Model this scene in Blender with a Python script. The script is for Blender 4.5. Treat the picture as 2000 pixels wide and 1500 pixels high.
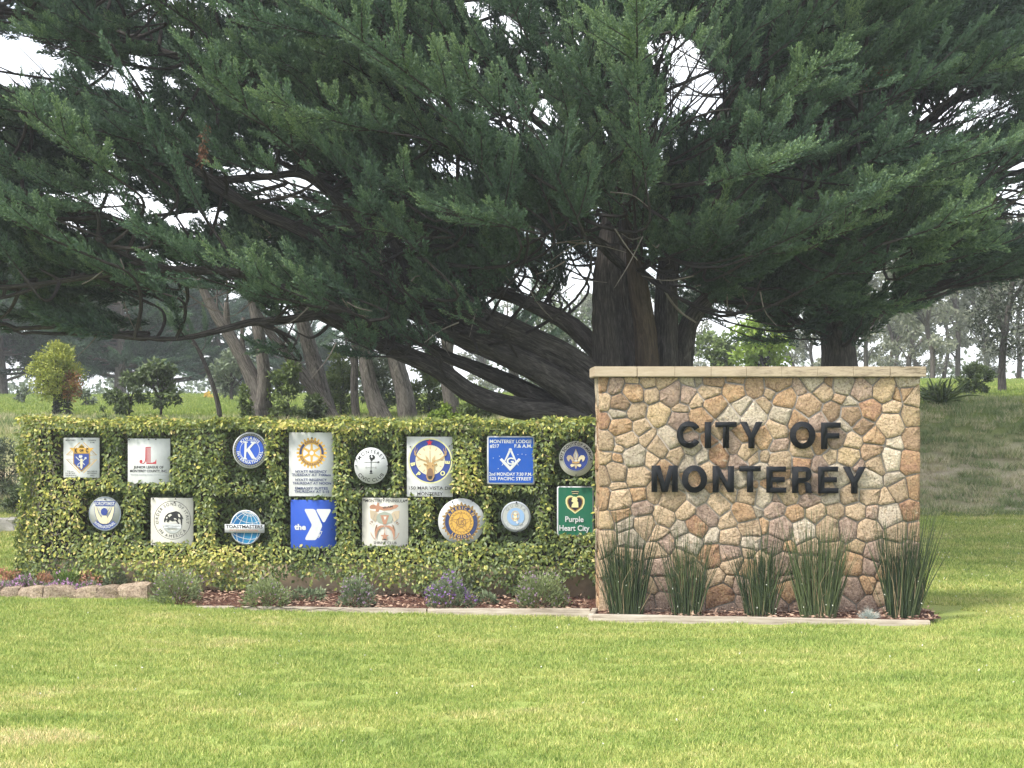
import bpy, bmesh, math, random
import numpy as np
from mathutils import Vector, Matrix
from mathutils.geometry import tessellate_polygon

for _o in list(bpy.data.objects):
    bpy.data.objects.remove(_o)
S = bpy.context.scene
COL = S.collection
R = math.radians
rng = np.random.default_rng(7)
random.seed(7)

# ------------------------------------------------------------------ camera
F = 2750.0            # focal length in photo pixels (2000 wide)
EYE = 2.24
HZ = 790.0            # row of the eye level in the photo
cd = bpy.data.cameras.new('camera')
cam = bpy.data.objects.new('camera', cd)
COL.objects.link(cam)
cam.location = (0, 0, EYE)
cam.rotation_euler = (R(90), 0, 0)
cd.sensor_width = 36
cd.lens = 36 * F / 2000
cd.shift_y = (HZ - 750) / 2000
cd.clip_start = 0.1
cd.clip_end = 6000
S.camera = cam

# ------------------------------------------------------------------ sky, sun, exposure
SUN = Vector((-0.62, -0.42, 0.95)).normalized()
EL = math.asin(SUN.z)
AZ = math.atan2(SUN.x, SUN.y)
W = bpy.data.worlds.new('World')
S.world = W
W.use_nodes = True
wt = W.node_tree
wt.nodes.clear()
w_out = wt.nodes.new('ShaderNodeOutputWorld')
w_bg = wt.nodes.new('ShaderNodeBackground')
w_sky = wt.nodes.new('ShaderNodeTexSky')
w_sky.sky_type = 'NISHITA'
w_sky.sun_disc = False
w_sky.sun_elevation = EL
w_sky.sun_rotation = AZ % (2 * math.pi)
w_sky.dust_density = 2.0
w_tc = wt.nodes.new('ShaderNodeTexCoord')
w_map = wt.nodes.new('ShaderNodeMapping')
w_map.inputs['Scale'].default_value = (1.0, 1.0, 2.6)
w_n = wt.nodes.new('ShaderNodeTexNoise')
w_n.inputs['Scale'].default_value = 2.4
w_n.inputs['Detail'].default_value = 7
w_n.inputs['Roughness'].default_value = 0.6
w_r = wt.nodes.new('ShaderNodeValToRGB')
w_r.color_ramp.elements[0].position = 0.33
w_r.color_ramp.elements[0].color = (0.2, 0.2, 0.2, 1)
w_r.color_ramp.elements[1].position = 0.55
w_r.color_ramp.elements[1].color = (1, 1, 1, 1)
w_mix = wt.nodes.new('ShaderNodeMix')
w_mix.data_type = 'RGBA'
w_mix.inputs['B'].default_value = (8.6, 8.9, 9.4, 1)
lk = wt.links.new
lk(w_tc.outputs['Generated'], w_map.inputs['Vector'])
lk(w_map.outputs['Vector'], w_n.inputs['Vector'])
lk(w_n.outputs['Fac'], w_r.inputs['Fac'])
lk(w_r.outputs['Color'], w_mix.inputs['Factor'])
lk(w_sky.outputs['Color'], w_mix.inputs['A'])
lk(w_mix.outputs['Result'], w_bg.inputs['Color'])
w_bg.inputs['Strength'].default_value = 0.10
lk(w_bg.outputs['Background'], w_out.inputs['Surface'])

sd = bpy.data.lights.new('sun', 'SUN')
sd.energy = 2.2
sd.angle = R(13)
sd.color = (1.0, 0.94, 0.84)
sun = bpy.data.objects.new('sun', sd)
COL.objects.link(sun)
sun.rotation_euler = SUN.to_track_quat('Z', 'Y').to_euler()

S.view_settings.view_transform = 'Standard'
S.view_settings.look = 'None'
S.view_settings.gamma = 1
S.view_settings.use_curve_mapping = False
S.view_settings.exposure = 1.45

# ------------------------------------------------------------------ helpers
def at(px, py, y):
    return Vector(((px - 1000) / F * y, y, EYE - (py - HZ) / F * y))

def nodes(name):
    m = bpy.data.materials.new(name)
    m.use_nodes = True
    nt = m.node_tree
    nt.nodes.clear()
    return m, nt

def N(nt, typ, props=None, **ins):
    n = nt.nodes.new(typ)
    for k, v in (props or {}).items():
        setattr(n, k, v)
    for k, v in ins.items():
        key = k.replace('_', ' ')
        sock = n.inputs[key] if key in n.inputs else n.inputs[k]
        if isinstance(v, bpy.types.NodeSocket):
            nt.links.new(v, sock)
        else:
            sock.default_value = v
    return n

def c4(c):
    return (c[0], c[1], c[2], 1.0)

def noise(nt, scale, vec=None, detail=4.0, rough=0.55, dist=0.0):
    n = N(nt, 'ShaderNodeTexNoise', None, Scale=scale, Detail=detail, Roughness=rough, Distortion=dist)
    if vec is not None:
        nt.links.new(vec, n.inputs['Vector'])
    return n.outputs['Fac']

def ramp(nt, fac, stops):
    r = nt.nodes.new('ShaderNodeValToRGB')
    e = r.color_ramp.elements
    while len(e) < len(stops):
        e.new(0.5)
    for i, (p, c) in enumerate(stops):
        e[i].position = p
        e[i].color = c4(c) if not isinstance(c, (int, float)) else (c, c, c, 1)
    nt.links.new(fac, r.inputs['Fac'])
    return r.outputs['Color']

def mix(nt, fac, a, b, mode='MIX'):
    m = nt.nodes.new('ShaderNodeMix')
    m.data_type = 'RGBA'
    m.blend_type = mode
    for s, v in (('Factor', fac), ('A', a), ('B', b)):
        sk = m.inputs[s]
        if isinstance(v, bpy.types.NodeSocket):
            nt.links.new(v, sk)
        elif s == 'Factor':
            sk.default_value = v
        else:
            sk.default_value = c4(v)
    return m.outputs['Result']

def mth(nt, op, a, b=0.0, clamp=False):
    m = nt.nodes.new('ShaderNodeMath')
    m.operation = op
    m.use_clamp = clamp
    for i, v in enumerate((a, b)):
        if isinstance(v, bpy.types.NodeSocket):
            nt.links.new(v, m.inputs[i])
        else:
            m.inputs[i].default_value = v
    return m.outputs[0]

def wpos(nt):
    return nt.nodes.new('ShaderNodeNewGeometry').outputs['Position']

def mapped(nt, vec, scale):
    return N(nt, 'ShaderNodeMapping', None, Vector=vec, Scale=scale).outputs['Vector']

def finish(nt, color, rough=0.8, bump=None, bstr=0.5, bdist=0.02, trans=0.0, spec=0.3, tcol=None):
    p = N(nt, 'ShaderNodeBsdfPrincipled', None, Roughness=rough)
    p.inputs['Specular IOR Level'].default_value = spec
    if isinstance(color, bpy.types.NodeSocket):
        nt.links.new(color, p.inputs['Base Color'])
    else:
        p.inputs['Base Color'].default_value = c4(color)
    if bump is not None:
        b = N(nt, 'ShaderNodeBump', None, Strength=bstr, Distance=bdist, Height=bump)
        nt.links.new(b.outputs['Normal'], p.inputs['Normal'])
    o = nt.nodes.new('ShaderNodeOutputMaterial')
    sh = p.outputs['BSDF']
    if trans > 0:
        t = nt.nodes.new('ShaderNodeBsdfTranslucent')
        tc = tcol if tcol is not None else color
        if isinstance(tc, bpy.types.NodeSocket):
            nt.links.new(tc, t.inputs['Color'])
        else:
            t.inputs['Color'].default_value = c4(tc)
        ms = nt.nodes.new('ShaderNodeMixShader')
        ms.inputs[0].default_value = trans
        nt.links.new(sh, ms.inputs[1])
        nt.links.new(t.outputs[0], ms.inputs[2])
        sh = ms.outputs[0]
    nt.links.new(sh, o.inputs['Surface'])

def plain(name, c, rough=0.6, var=0.12, scale=30, spec=0.3):
    m, nt = nodes(name)
    f = noise(nt, scale, wpos(nt))
    d = tuple(x * (1 - var * 2) for x in c)
    col = ramp(nt, f, [(0.3, d), (0.62, c)])
    finish(nt, col, rough, spec=spec)
    return m

def leaf_mat(name, dark, light, attr='tone', atype='GEOMETRY', rough=0.55, trans=0.2, ns=2.0, spec=0.3):
    """foliage colour from a stored per-leaf value plus a slow variation through the plant"""
    m, nt = nodes(name)
    a = N(nt, 'ShaderNodeAttribute', {'attribute_name': attr, 'attribute_type': atype}).outputs['Fac']
    n = noise(nt, ns, wpos(nt), 3)
    f = mth(nt, 'ADD', a, mth(nt, 'MULTIPLY', mth(nt, 'SUBTRACT', n, 0.5), 0.7), True)
    col = mix(nt, f, dark, light)
    finish(nt, col, rough, trans=trans, spec=spec)
    return m

def mesh_np(name, V, polys, mat=None, smooth=False, attrs=None, uv=None):
    """V (n,3); polys: list of integer arrays (k,3) / (k,4)"""
    me = bpy.data.meshes.new(name)
    V = np.asarray(V, dtype=np.float32)
    polys = [np.asarray(p, dtype=np.int32) for p in polys if len(p)]
    me.vertices.add(len(V))
    me.vertices.foreach_set('co', V.ravel())
    if polys:
        loops = np.concatenate([p.ravel() for p in polys])
        tot = np.concatenate([np.full(len(p), p.shape[1], dtype=np.int32) for p in polys])
        start = np.concatenate(([0], np.cumsum(tot)[:-1])).astype(np.int32)
        me.loops.add(len(loops))
        me.loops.foreach_set('vertex_index', loops)
        me.polygons.add(len(tot))
        me.polygons.foreach_set('loop_start', start)
        me.polygons.foreach_set('loop_total', tot)
        if smooth:
            me.polygons.foreach_set('use_smooth', np.ones(len(tot), dtype=bool))
        if uv is not None:
            l = me.uv_layers.new(name='UVMap')
            l.data.foreach_set('uv', np.asarray(uv, dtype=np.float32)[loops].ravel())
    for k, v in (attrs or {}).items():
        v = np.asarray(v, dtype=np.float32)
        if v.ndim == 1:
            at_ = me.attributes.new(k, 'FLOAT', 'POINT')
            at_.data.foreach_set('value', v)
        else:
            at_ = me.attributes.new(k, 'FLOAT_VECTOR', 'POINT')
            at_.data.foreach_set('vector', v.ravel())
    me.update(calc_edges=True)
    if mat:
        me.materials.append(mat)
    return me

def link(name, data, parent=None):
    o = bpy.data.objects.new(name, data)
    COL.objects.link(o)
    if parent is not None:
        o.parent = parent
    return o

def tag(o, label, cat, group=None):
    o['label'] = label
    o['category'] = cat
    if group:
        o['group'] = group
    return o

def thing(name, label, cat, loc=(0, 0, 0), rz=0.0, group=None):
    o = link(name, None)
    o.empty_display_size = 0.2
    o.location = loc
    o.rotation_euler = (0, 0, rz)
    return tag(o, label, cat, group)

def part(name, me, parent, label=None, kind=None, mat=None):
    o = link(name, me, parent)
    if mat:
        me.materials.append(mat)
    if label:
        o['label'] = label
    if kind:
        o['kind'] = kind
    return o

def structure(name, me):
    o = link(name, me)
    o['kind'] = 'structure'
    return o

class MB:
    """collects loose pieces into one mesh"""
    def __init__(s):
        s.V, s.T, s.Q, s.n, s.A, s.U = [], [], [], 0, [], []
    def add(s, V, T=(), Q=(), tone=None, uv=None):
        V = np.asarray(V, dtype=float).reshape(-1, 3)
        if len(T):
            s.T.append(np.asarray(T, dtype=int) + s.n)
        if len(Q):
            s.Q.append(np.asarray(Q, dtype=int) + s.n)
        s.V.append(V)
        s.n += len(V)
        s.A.append(np.zeros(len(V)) if tone is None else np.broadcast_to(np.asarray(tone, dtype=float), (len(V),)))
        s.U.append(np.zeros((len(V), 2)) if uv is None else uv)
    def box(s, lo, hi):
        x0, y0, z0 = lo
        x1, y1, z1 = hi
        s.add([(x0, y0, z0), (x1, y0, z0), (x1, y1, z0), (x0, y1, z0), (x0, y0, z1), (x1, y0, z1), (x1, y1, z1), (x0, y1, z1)],
              Q=[(0, 3, 2, 1), (4, 5, 6, 7), (0, 1, 5, 4), (1, 2, 6, 5), (2, 3, 7, 6), (3, 0, 4, 7)])
    def mesh(s, name, mat=None, smooth=False, off=(0, 0, 0)):
        V = np.concatenate(s.V) - np.asarray(off, dtype=float)
        P = []
        if s.T:
            P.append(np.concatenate(s.T))
        if s.Q:
            P.append(np.concatenate(s.Q))
        return mesh_np(name, V, P, mat, smooth, {'tone': np.concatenate(s.A)}, np.concatenate(s.U))

def spline(P, n):
    """Catmull-Rom through rows of P (any width)"""
    P = np.asarray(P, dtype=float)
    if len(P) < 3:
        t = np.linspace(0, 1, n)[:, None]
        return P[0] * (1 - t) + P[-1] * t
    Q = np.vstack([2 * P[0] - P[1], P, 2 * P[-1] - P[-2]])
    out = []
    m = len(P) - 1
    for u in np.linspace(0, m - 1e-6, n):
        i = int(u)
        t = u - i
        a, b, c, d = Q[i], Q[i + 1], Q[i + 2], Q[i + 3]
        out.append(0.5 * (2 * b + (c - a) * t + (2 * a - 5 * b + 4 * c - d) * t * t + (3 * b - a - 3 * c + d) * t ** 3))
    return np.array(out)

def tube(mb, P, rad, sides=8, flute=0.0, seed=0, cap=True, tone=None):
    P = np.asarray(P, dtype=float)
    rad = np.broadcast_to(np.asarray(rad, dtype=float), (len(P),))
    T = np.gradient(P, axis=0)
    T /= np.linalg.norm(T, axis=1)[:, None] + 1e-9
    up = np.array([0, 0, 1.0]) if abs(T[0][2]) < 0.9 else np.array([1.0, 0, 0])
    u = np.cross(T[0], up)
    u /= np.linalg.norm(u)
    V, UV = [], []
    L = 0.0
    rg = np.random.default_rng(seed)
    ph = rg.uniform(0, 6.28, 5)
    fr = np.array([2, 3, 5, 7, 9])[:5]
    for i in range(len(P)):
        u = u - T[i] * np.dot(u, T[i])
        u /= np.linalg.norm(u) + 1e-9
        v = np.cross(T[i], u)
        if i:
            L += np.linalg.norm(P[i] - P[i - 1])
        a = np.arange(sides) / sides * 2 * np.pi
        r = np.full(sides, rad[i])
        if flute:
            w = sum(np.sin(a * fr[k] + ph[k] + L * (0.35 * k - 0.5)) * (0.5 ** (0.35 * k)) for k in range(5))
            r = r * (1 + flute * 0.5 * w + rg.normal(0, flute * 0.12, sides))
        V.append(P[i] + np.outer(np.cos(a) * r, u) + np.outer(np.sin(a) * r, v))
        UV.append(np.stack([a / 6.283 * max(1.0, round(6.283 * rad[0] / 0.6)), np.full(sides, L)], 1))
    V = np.concatenate(V)
    UV = np.concatenate(UV)
    q = []
    for i in range(len(P) - 1):
        b = i * sides
        for k in range(sides):
            k2 = (k + 1) % sides
            q.append((b + k, b + k2, b + sides + k2, b + sides + k))
    t = []
    if cap:
        n = len(V)
        V = np.vstack([V, P[-1][None]])
        UV = np.vstack([UV, UV[-1:]])
        b = (len(P) - 1) * sides
        t = [(b + k, b + (k + 1) % sides, n) for k in range(sides)]
    mb.add(V, T=t, Q=q, uv=UV, tone=tone)

def unit(v):
    return v / (np.linalg.norm(v, axis=-1, keepdims=True) + 1e-9)

def kites(C, D, Nn, L, Wd, fold=0.0, belly=0.45):
    """leaf blades: base C, direction D, normal Nn; returns V (4n), T (2n)"""
    D = unit(D)
    Sd = unit(np.cross(D, Nn))
    Nn = np.cross(Sd, D)
    L = np.broadcast_to(L, (len(C),))[:, None]
    Wd = np.broadcast_to(Wd, (len(C),))[:, None]
    a = C
    m = C + D * L * belly
    b = m + Sd * Wd * 0.5 + Nn * Wd * fold
    c = m - Sd * Wd * 0.5 + Nn * Wd * fold
    d = C + D * L
    V = np.stack([a, b, c, d], 1).reshape(-1, 3)
    i = np.arange(len(C))[:, None] * 4
    T = np.concatenate([i + np.array([[0, 1, 3]]), i + np.array([[0, 3, 2]])])
    return V, T

def rdir(n):
    return unit(rng.normal(size=(n, 3)))

PROTO = {}
def proto_collection(name, meshes):
    c = bpy.data.collections.new(name)
    for i, me in enumerate(meshes):
        o = bpy.data.objects.new('%s_%02d' % (name, i), me)
        c.objects.link(o)
    PROTO[name] = c
    return c

GN = {}
def scatter_group(coll):
    if coll.name in GN:
        return GN[coll.name]
    g = bpy.data.node_groups.new('scatter_' + coll.name, 'GeometryNodeTree')
    g.interface.new_socket('Geometry', in_out='INPUT', socket_type='NodeSocketGeometry')
    g.interface.new_socket('Geometry', in_out='OUTPUT', socket_type='NodeSocketGeometry')
    gi = g.nodes.new('NodeGroupInput')
    go = g.nodes.new('NodeGroupOutput')
    ip = g.nodes.new('GeometryNodeInstanceOnPoints')
    ci = g.nodes.new('GeometryNodeCollectionInfo')
    ci.inputs['Collection'].default_value = coll
    ci.inputs['Separate Children'].default_value = True
    ci.inputs['Reset Children'].default_value = True
    ip.inputs['Pick Instance'].default_value = True
    def named(nm, typ):
        a = g.nodes.new('GeometryNodeInputNamedAttribute')
        a.data_type = typ
        a.inputs['Name'].default_value = nm
        return a.outputs['Attribute']
    L = g.links.new
    L(gi.outputs[0], ip.inputs['Points'])
    L(ci.outputs[0], ip.inputs['Instance'])
    L(named('rot', 'FLOAT_VECTOR'), ip.inputs['Rotation'])
    L(named('scl', 'FLOAT_VECTOR'), ip.inputs['Scale'])
    L(named('pick', 'INT'), ip.inputs['Instance Index'])
    L(ip.outputs[0], go.inputs[0])
    GN[coll.name] = g
    return g

def scatter(name, P, rot, scl, pick, tone, coll, parent=None, off=(0, 0, 0), kind='stuff'):
    P = np.asarray(P) - np.asarray(off)
    scl = np.asarray(scl, dtype=float)
    if scl.ndim == 1:
        scl = np.repeat(scl[:, None], 3, 1)
    me = mesh_np(name, P, [], None, False, {'rot': rot, 'scl': scl, 'tone': tone})
    a = me.attributes.new('pick', 'INT', 'POINT')
    a.data.foreach_set('value', np.asarray(pick, dtype=np.int32))
    for m in {m for o in coll.objects for m in o.data.materials}:
        me.materials.append(m)
    o = link(name, me, parent)
    md = o.modifiers.new('scatter', 'NODES')
    md.node_group = scatter_group(coll)
    if kind:
        o['kind'] = kind
    return o

def eulers(D, roll):
    """rotation taking +X to D with +Z as near to up as possible, then rolled about D"""
    out = np.zeros((len(D), 3))
    for i, d in enumerate(D):
        x = Vector(d).normalized()
        y = Vector((0, 0, 1)).cross(x)
        if y.length < 1e-3:
            y = Vector((0, 1, 0))
        y.normalize()
        z = x.cross(y)
        m = Matrix((x, y, z)).transposed() @ Matrix.Rotation(roll[i], 3, 'X')
        out[i] = m.to_euler()
    return out

def sstep(a, b, x):
    t = np.clip((x - a) / (b - a), 0, 1)
    return t * t * (3 - 2 * t)

# ------------------------------------------------------------------ ground
_vn = [(rng.uniform(0.15, 1.2), rng.uniform(0, 6.28), rng.uniform(0, 6.28)) for _ in range(14)]
def wob(x, y):
    s = 0
    for f, p, q in _vn:
        s = s + np.sin(x * f * math.cos(q) + y * f * math.sin(q) + p) * 0.35 / (0.6 + f)
    return s / 4.0

def ground_z(x, y):
    x = np.asarray(x, dtype=float)
    y = np.asarray(y, dtype=float)
    w = sstep(-3, 8, x)
    z = 0.02 * sstep(-1.5, -5, x) * 2 + 0.29 * sstep(16.5, 24.5, y)
    z = z + (1.50 + 0.43 * w) * sstep(24.3, 31.5, y)
    z = z + (0.76 + 0.25 * w) * np.clip((y - 31) / 27, 0, 1) ** 0.8
    z = z + 0.10 * wob(x, y) * sstep(24, 28, y)
    z = np.where(y > 62, z + (0.0 - z) * sstep(62, 150, y), z)
    return z

gx = np.unique(np.concatenate([np.arange(-14, 14.01, 0.35), np.arange(-40, 40.1, 2.0), np.array([-3000, -1200, -500, -250, -120, -70, 70, 120, 250, 500, 1200, 3000])]))
gy = np.unique(np.concatenate([np.arange(4, 36, 0.35), np.arange(36, 72, 1.5), np.array([-300, -100, -40, -15, -5, 0, 80, 95, 120, 150, 220, 400, 800, 1600, 3500])]))
GX, GY = np.meshgrid(gx, gy)
GZ = ground_z(GX, GY)
V = np.stack([GX.ravel(), GY.ravel(), GZ.ravel()], 1)
nx, ny = len(gx), len(gy)
ii = (np.arange(ny - 1)[:, None] * nx + np.arange(nx - 1)[None]).ravel()
Q = np.stack([ii, ii + 1, ii + nx + 1, ii + nx], 1)

def lawn_colour(nt, p):
    big = noise(nt, 0.55, mapped(nt, p, (0.8, 1.7, 1)), 5, 0.6)
    mid = noise(nt, 2.6, mapped(nt, p, (0.7, 1.6, 1)), 4, 0.6)
    f = mth(nt, 'ADD', mth(nt, 'MULTIPLY', big, 0.6), mth(nt, 'MULTIPLY', mid, 0.4))
    d = N(nt, 'ShaderNodeVectorMath', {'operation': 'DISTANCE'})
    nt.links.new(mapped(nt, p, (0.42, 1.0, 0.0)), d.inputs[0])
    d.inputs[1].default_value = (-3.35 * 0.42, 9.35, 0)
    worn = mth(nt, 'MULTIPLY', ramp(nt, mth(nt, 'ADD', d.outputs['Value'], mth(nt, 'MULTIPLY', mid, 0.5)), [(0.42, 0.20), (0.62, 0.0)]), 1.0)
    f = mth(nt, 'ADD', f, worn)
    return ramp(nt, f, [(0.33, (0.24, 0.325, 0.085)), (0.46, (0.33, 0.41, 0.11)), (0.56, (0.42, 0.465, 0.145)), (0.68, (0.57, 0.53, 0.26))])

m_ground, nt = nodes('ground_soil_and_turf')
p = wpos(nt)
xyz = N(nt, 'ShaderNodeSeparateXYZ', None, Vector=p)
yy = mth(nt, 'ADD', xyz.outputs['Y'], mth(nt, 'MULTIPLY', mth(nt, 'SUBTRACT', noise(nt, 0.7, p, 4), 0.5), 2.6))
bank = mth(nt, 'MULTIPLY', ramp(nt, mth(nt, 'DIVIDE', yy, 60), [(0.398, 0.0), (0.415, 1.0)]),
           ramp(nt, mth(nt, 'DIVIDE', yy, 60), [(0.452, 1.0), (0.495, 0.0)]))
dry = ramp(nt, noise(nt, 1.3, p, 6, 0.7), [(0.32, (0.24, 0.27, 0.14)), (0.45, (0.43, 0.40, 0.25)), (0.56, (0.56, 0.48, 0.35)), (0.7, (0.62, 0.54, 0.43))])
lawn = mix(nt, 0.35, lawn_colour(nt, p), (0.10, 0.13, 0.03))
fine = noise(nt, 55, mapped(nt, p, (1, 0.5, 1)), 4, 0.7)
rough_turf = ramp(nt, mth(nt, 'DIVIDE', yy, 60), [(0.43, 0.0), (0.50, 1.0)])
lawn = mix(nt, mth(nt, 'MULTIPLY', rough_turf, 0.5), lawn, (0.12, 0.17, 0.04))
col = mix(nt, bank, lawn, dry)
col = mix(nt, 0.8, col, ramp(nt, fine, [(0.3, (0.45, 0.45, 0.42)), (0.62, (1, 1, 1))]), 'MULTIPLY')
finish(nt, col, 0.95, bump=fine, bstr=0.6, bdist=0.03, spec=0.1)
structure('ground', mesh_np('ground', V, [Q], m_ground, True))

# ------------------------------------------------------------------ planting bed soil (mulch)
m_mulch, nt = nodes('bark_mulch')
p = wpos(nt)
v = N(nt, 'ShaderNodeTexVoronoi', None, Scale=38.0, Vector=mapped(nt, p, (1, 1.8, 1)))
col = ramp(nt, v.outputs['Color'], [(0.1, (0.045, 0.022, 0.018)), (0.45, (0.10, 0.048, 0.036)), (0.8, (0.17, 0.09, 0.065)), (0.97, (0.34, 0.24, 0.17))])
finish(nt, col, 0.95, bump=v.outputs['Distance'], bstr=0.8, bdist=0.03, spec=0.1)

HM = 0.13                                  # the hedge runs back a little towards the left
HA = math.atan(HM)
H0 = Vector((0.92, 15.66, 0.0))
def hedge_y(x):
    return H0.y + HM * (H0.x - x)

def sheet(name, outline, z, mat, bump=0.02, step=0.09):
    """a gently uneven bed filling a polygon, built as a fine grid clipped to the outline"""
    xs = [q[0] for q in outline]
    ys = [q[1] for q in outline]
    ax = np.arange(min(xs), max(xs) + step, step)
    lo = np.interp(ax, [q[0] for q in outline if q[2] == 0], [q[1] for q in outline if q[2] == 0])
    hi = np.interp(ax, [q[0] for q in outline if q[2] == 1], [q[1] for q in outline if q[2] == 1])
    k = 12
    t = np.linspace(0, 1, k)
    X = np.repeat(ax[:, None], k, 1)
    Y = lo[:, None] * (1 - t) + hi[:, None] * t
    Z = z + ground_z(X, Y) * 0.5 + rng.uniform(-1, 1, X.shape) * bump + 0.03 * t
    Vv = np.stack([X.ravel(), Y.ravel(), Z.ravel()], 1)
    n = len(ax)
    i = (np.arange(n - 1)[:, None] * k + np.arange(k - 1)[None]).ravel()
    return structure(name, mesh_np(name, Vv, [np.stack([i, i + k, i + k + 1, i + 1], 1)], mat, False))

sheet('mulch_bed', [(-3.7, 15.42, 0), (-3.05, 15.24, 0), (0.8, 14.82, 0), (-3.7, hedge_y(-3.7) + 0.35, 1), (0.92, hedge_y(0.92) + 0.35, 1)], 0.045, m_mulch)
sheet('mulch_bed', [(0.82, 14.52, 0), (4.2, 14.29, 0), (4.4, 14.45, 0), (0.82, 15.0, 1), (4.2, 15.0, 1), (4.4, 14.95, 1)], 0.035, m_mulch)

# loose chips on the bed
mb = MB()
for (xa, xb, fy, by, n, z0) in ((-3.6, 0.85, lambda x: 15.24 - 0.109 * (x + 3.05) + 0.03, lambda x: hedge_y(x) + 0.2, 1500, 0.07), (0.9, 4.4, lambda x: 14.52 - 0.068 * (x - 0.82) + 0.03, lambda x: 14.86, 900, 0.055)):
    x = rng.uniform(xa, xb, n)
    t = rng.uniform(0, 1, n)
    y = fy(x) * (1 - t) + by(x) * t
    C = np.stack([x, y, z0 + 0.03 * t + rng.uniform(-0.01, 0.02, n)], 1)
    D = rdir(n)
    D[:, 2] *= 0.25
    Vv, T = kites(C, D, rdir(n) * 0.6 + np.array([0, -0.3, 0.8]), rng.uniform(0.03, 0.085, n), rng.uniform(0.01, 0.025, n))
    mb.add(Vv, T=T, tone=np.repeat(rng.uniform(0, 1, n), 4))
m_chip = leaf_mat('dry_bark_chips', (0.07, 0.034, 0.026), (0.46, 0.31, 0.22), trans=0, rough=0.9)
o = link('bark_chips', mb.mesh('bark_chips', m_chip))
o['kind'] = 'stuff'

# ------------------------------------------------------------------ stone sign wall
WX0, WX1, WY, WT = 0.918, 4.304, 14.85, 0.72
WZ1 = 2.530
PXM = F / WY
def wu(px):
    return (px - 1000) / PXM
def wz(py):
    return EYE - (py - HZ) / PXM

z5 = """155,270,o 290,300,p 465,240,t 620,240,t 790,240,t 1045,260,g 1170,240,g 1290,220,b 1530,235,b 180,440,t 460,360,o 645,365,t 865,365,p 1015,375,p
1275,330,t 1120,445,t 1515,350,o 350,460,b 330,575,g 485,545,t 725,585,y 965,520,t 1330,490,o 1600,510,w 1730,300,b 185,660,r 345,715,o 540,715,t 955,680,p
1165,650,o 1470,610,g 1720,600,w 185,865,t 390,850,t 630,840,t 845,840,w 735,920,t 345,945,t 175,1050,y 320,1065,o 480,1030,g 650,1050,t 915,1020,t
1030,750,o 1110,745,p 1060,840,p 1250,850,r 1340,750,t 1185,1040,w 1040,1080,g 1360,1030,r 1080,935,g 1530,900,p 1620,820,o 1650,960,t 1545,1080,p 1720,1040,t
155,1250,t 285,1205,t 500,1230,t 290,1325,t 145,1430,o 510,1400,o 310,1460,t 795,1160,o 700,1390,t 950,1340,w 1100,1270,o 1250,1180,t 1280,1330,o 880,1460,t
1150,1450,w 1420,1220,p 1480,1400,t 1600,1260,g 1680,1430,t 1740,1340,o"""
z6 = """205,270,b 470,310,p 590,230,g 755,250,b 900,260,g 1100,330,p 1195,225,g 1310,330,y 1555,245,w 165,360,t 685,340,t 1450,370,o 1565,345,o 1650,410,t 280,420,o
860,415,b 60,500,t 540,500,b 980,480,w 985,590,b 1170,530,r 1395,530,t 1600,600,y 250,590,g 785,570,b 640,660,p 430,650,o 1100,700,b 1390,685,t 890,690,w 190,745,t
10,640,w 40,830,o 215,920,p 460,790,o 800,800,p 990,870,t 1210,820,o 1440,880,w 1625,830,b 1190,980,b 60,1030,t 650,880,o 470,960,t 760,1010,t 960,1020,y
1580,1090,r 240,1080,t 460,1070,r 1250,1110,t 1390,1070,w 640,1100,p 1060,1110,p 870,1230,g 1160,1280,w 1420,1260,w 1640,1350,o 1480,1380,t 450,1230,t
240,1190,o 30,1180,g 600,1180,o 100,1350,o 250,1280,t 460,1330,o 600,1320,p 720,1310,t 320,1400,t 790,1430,w 980,1420,t 1160,1420,t 1350,1460,t 520,1460,p 50,1450,w 180,1480,p"""
z7 = """530,240,p 850,170,t 990,250,t 1300,190,t 180,360,y 330,300,o 760,310,t 1195,290,p 1415,360,t 1580,270,o 1690,230,g 370,380,g 560,400,t 1090,400,r 960,450,g
700,470,t 180,520,t 420,520,g 1240,500,w 1450,520,t 1620,430,t 710,640,t 775,580,p 1010,560,w 1250,700,r 1430,680,p 730,820,p 400,680,t 950,700,t 1460,790,t 740,990,p
630,1040,t 1300,930,t 1430,980,t 720,1150,p 1360,1090,r 1400,1215,p 1520,1130,p 350,850,t 350,1000,p 200,1170,t 1050,900,t 1000,1080,p 570,1180,p 1600,650,t 1600,850,o 1550,1000,p 1620,560,w"""
z8 = """30,180,g 150,210,p 280,110,t 470,150,p 690,110,w 870,100,t 1030,110,t 1180,140,t 1400,220,r 345,270,o 530,270,t 740,240,t 925,240,t 1060,250,p 1230,270,w 50,370,o 220,400,p
850,390,p 420,420,w 660,410,t 1020,410,t 1300,430,t 1440,430,b 150,550,p 265,565,o 950,560,y 1080,600,p 480,560,t 680,580,t 240,720,p 900,720,o 1030,730,p 270,860,p 480,750,t 640,800,p
1250,620,t 1400,600,p 1200,800,o 1380,800,p 880,970,p 1000,920,o 300,960,o 450,950,p 640,1000,t 780,1110,p 1010,1090,p 1200,1000,t 1380,1000,p 1250,1130,p 400,1120,p 580,1130,p 60,700,t 60,860,p 80,1000,t 150,1110,p"""
seeds = []
for txt, x0, y0, k in ((z5, 1150, 700, 5.358), (z6, 1480, 700, 5.358), (z7, 1150, 950, 5.173), (z8, 1480, 950, 4.762)):
    for w in txt.split():
        a, b, c = w.split(',')
        px, py = x0 + float(a) / k, y0 + float(b) / k
        if all((px - s[0]) ** 2 + (py - s[1]) ** 2 > 17 ** 2 for s in seeds):
            seeds.append((px, py, c))

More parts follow.
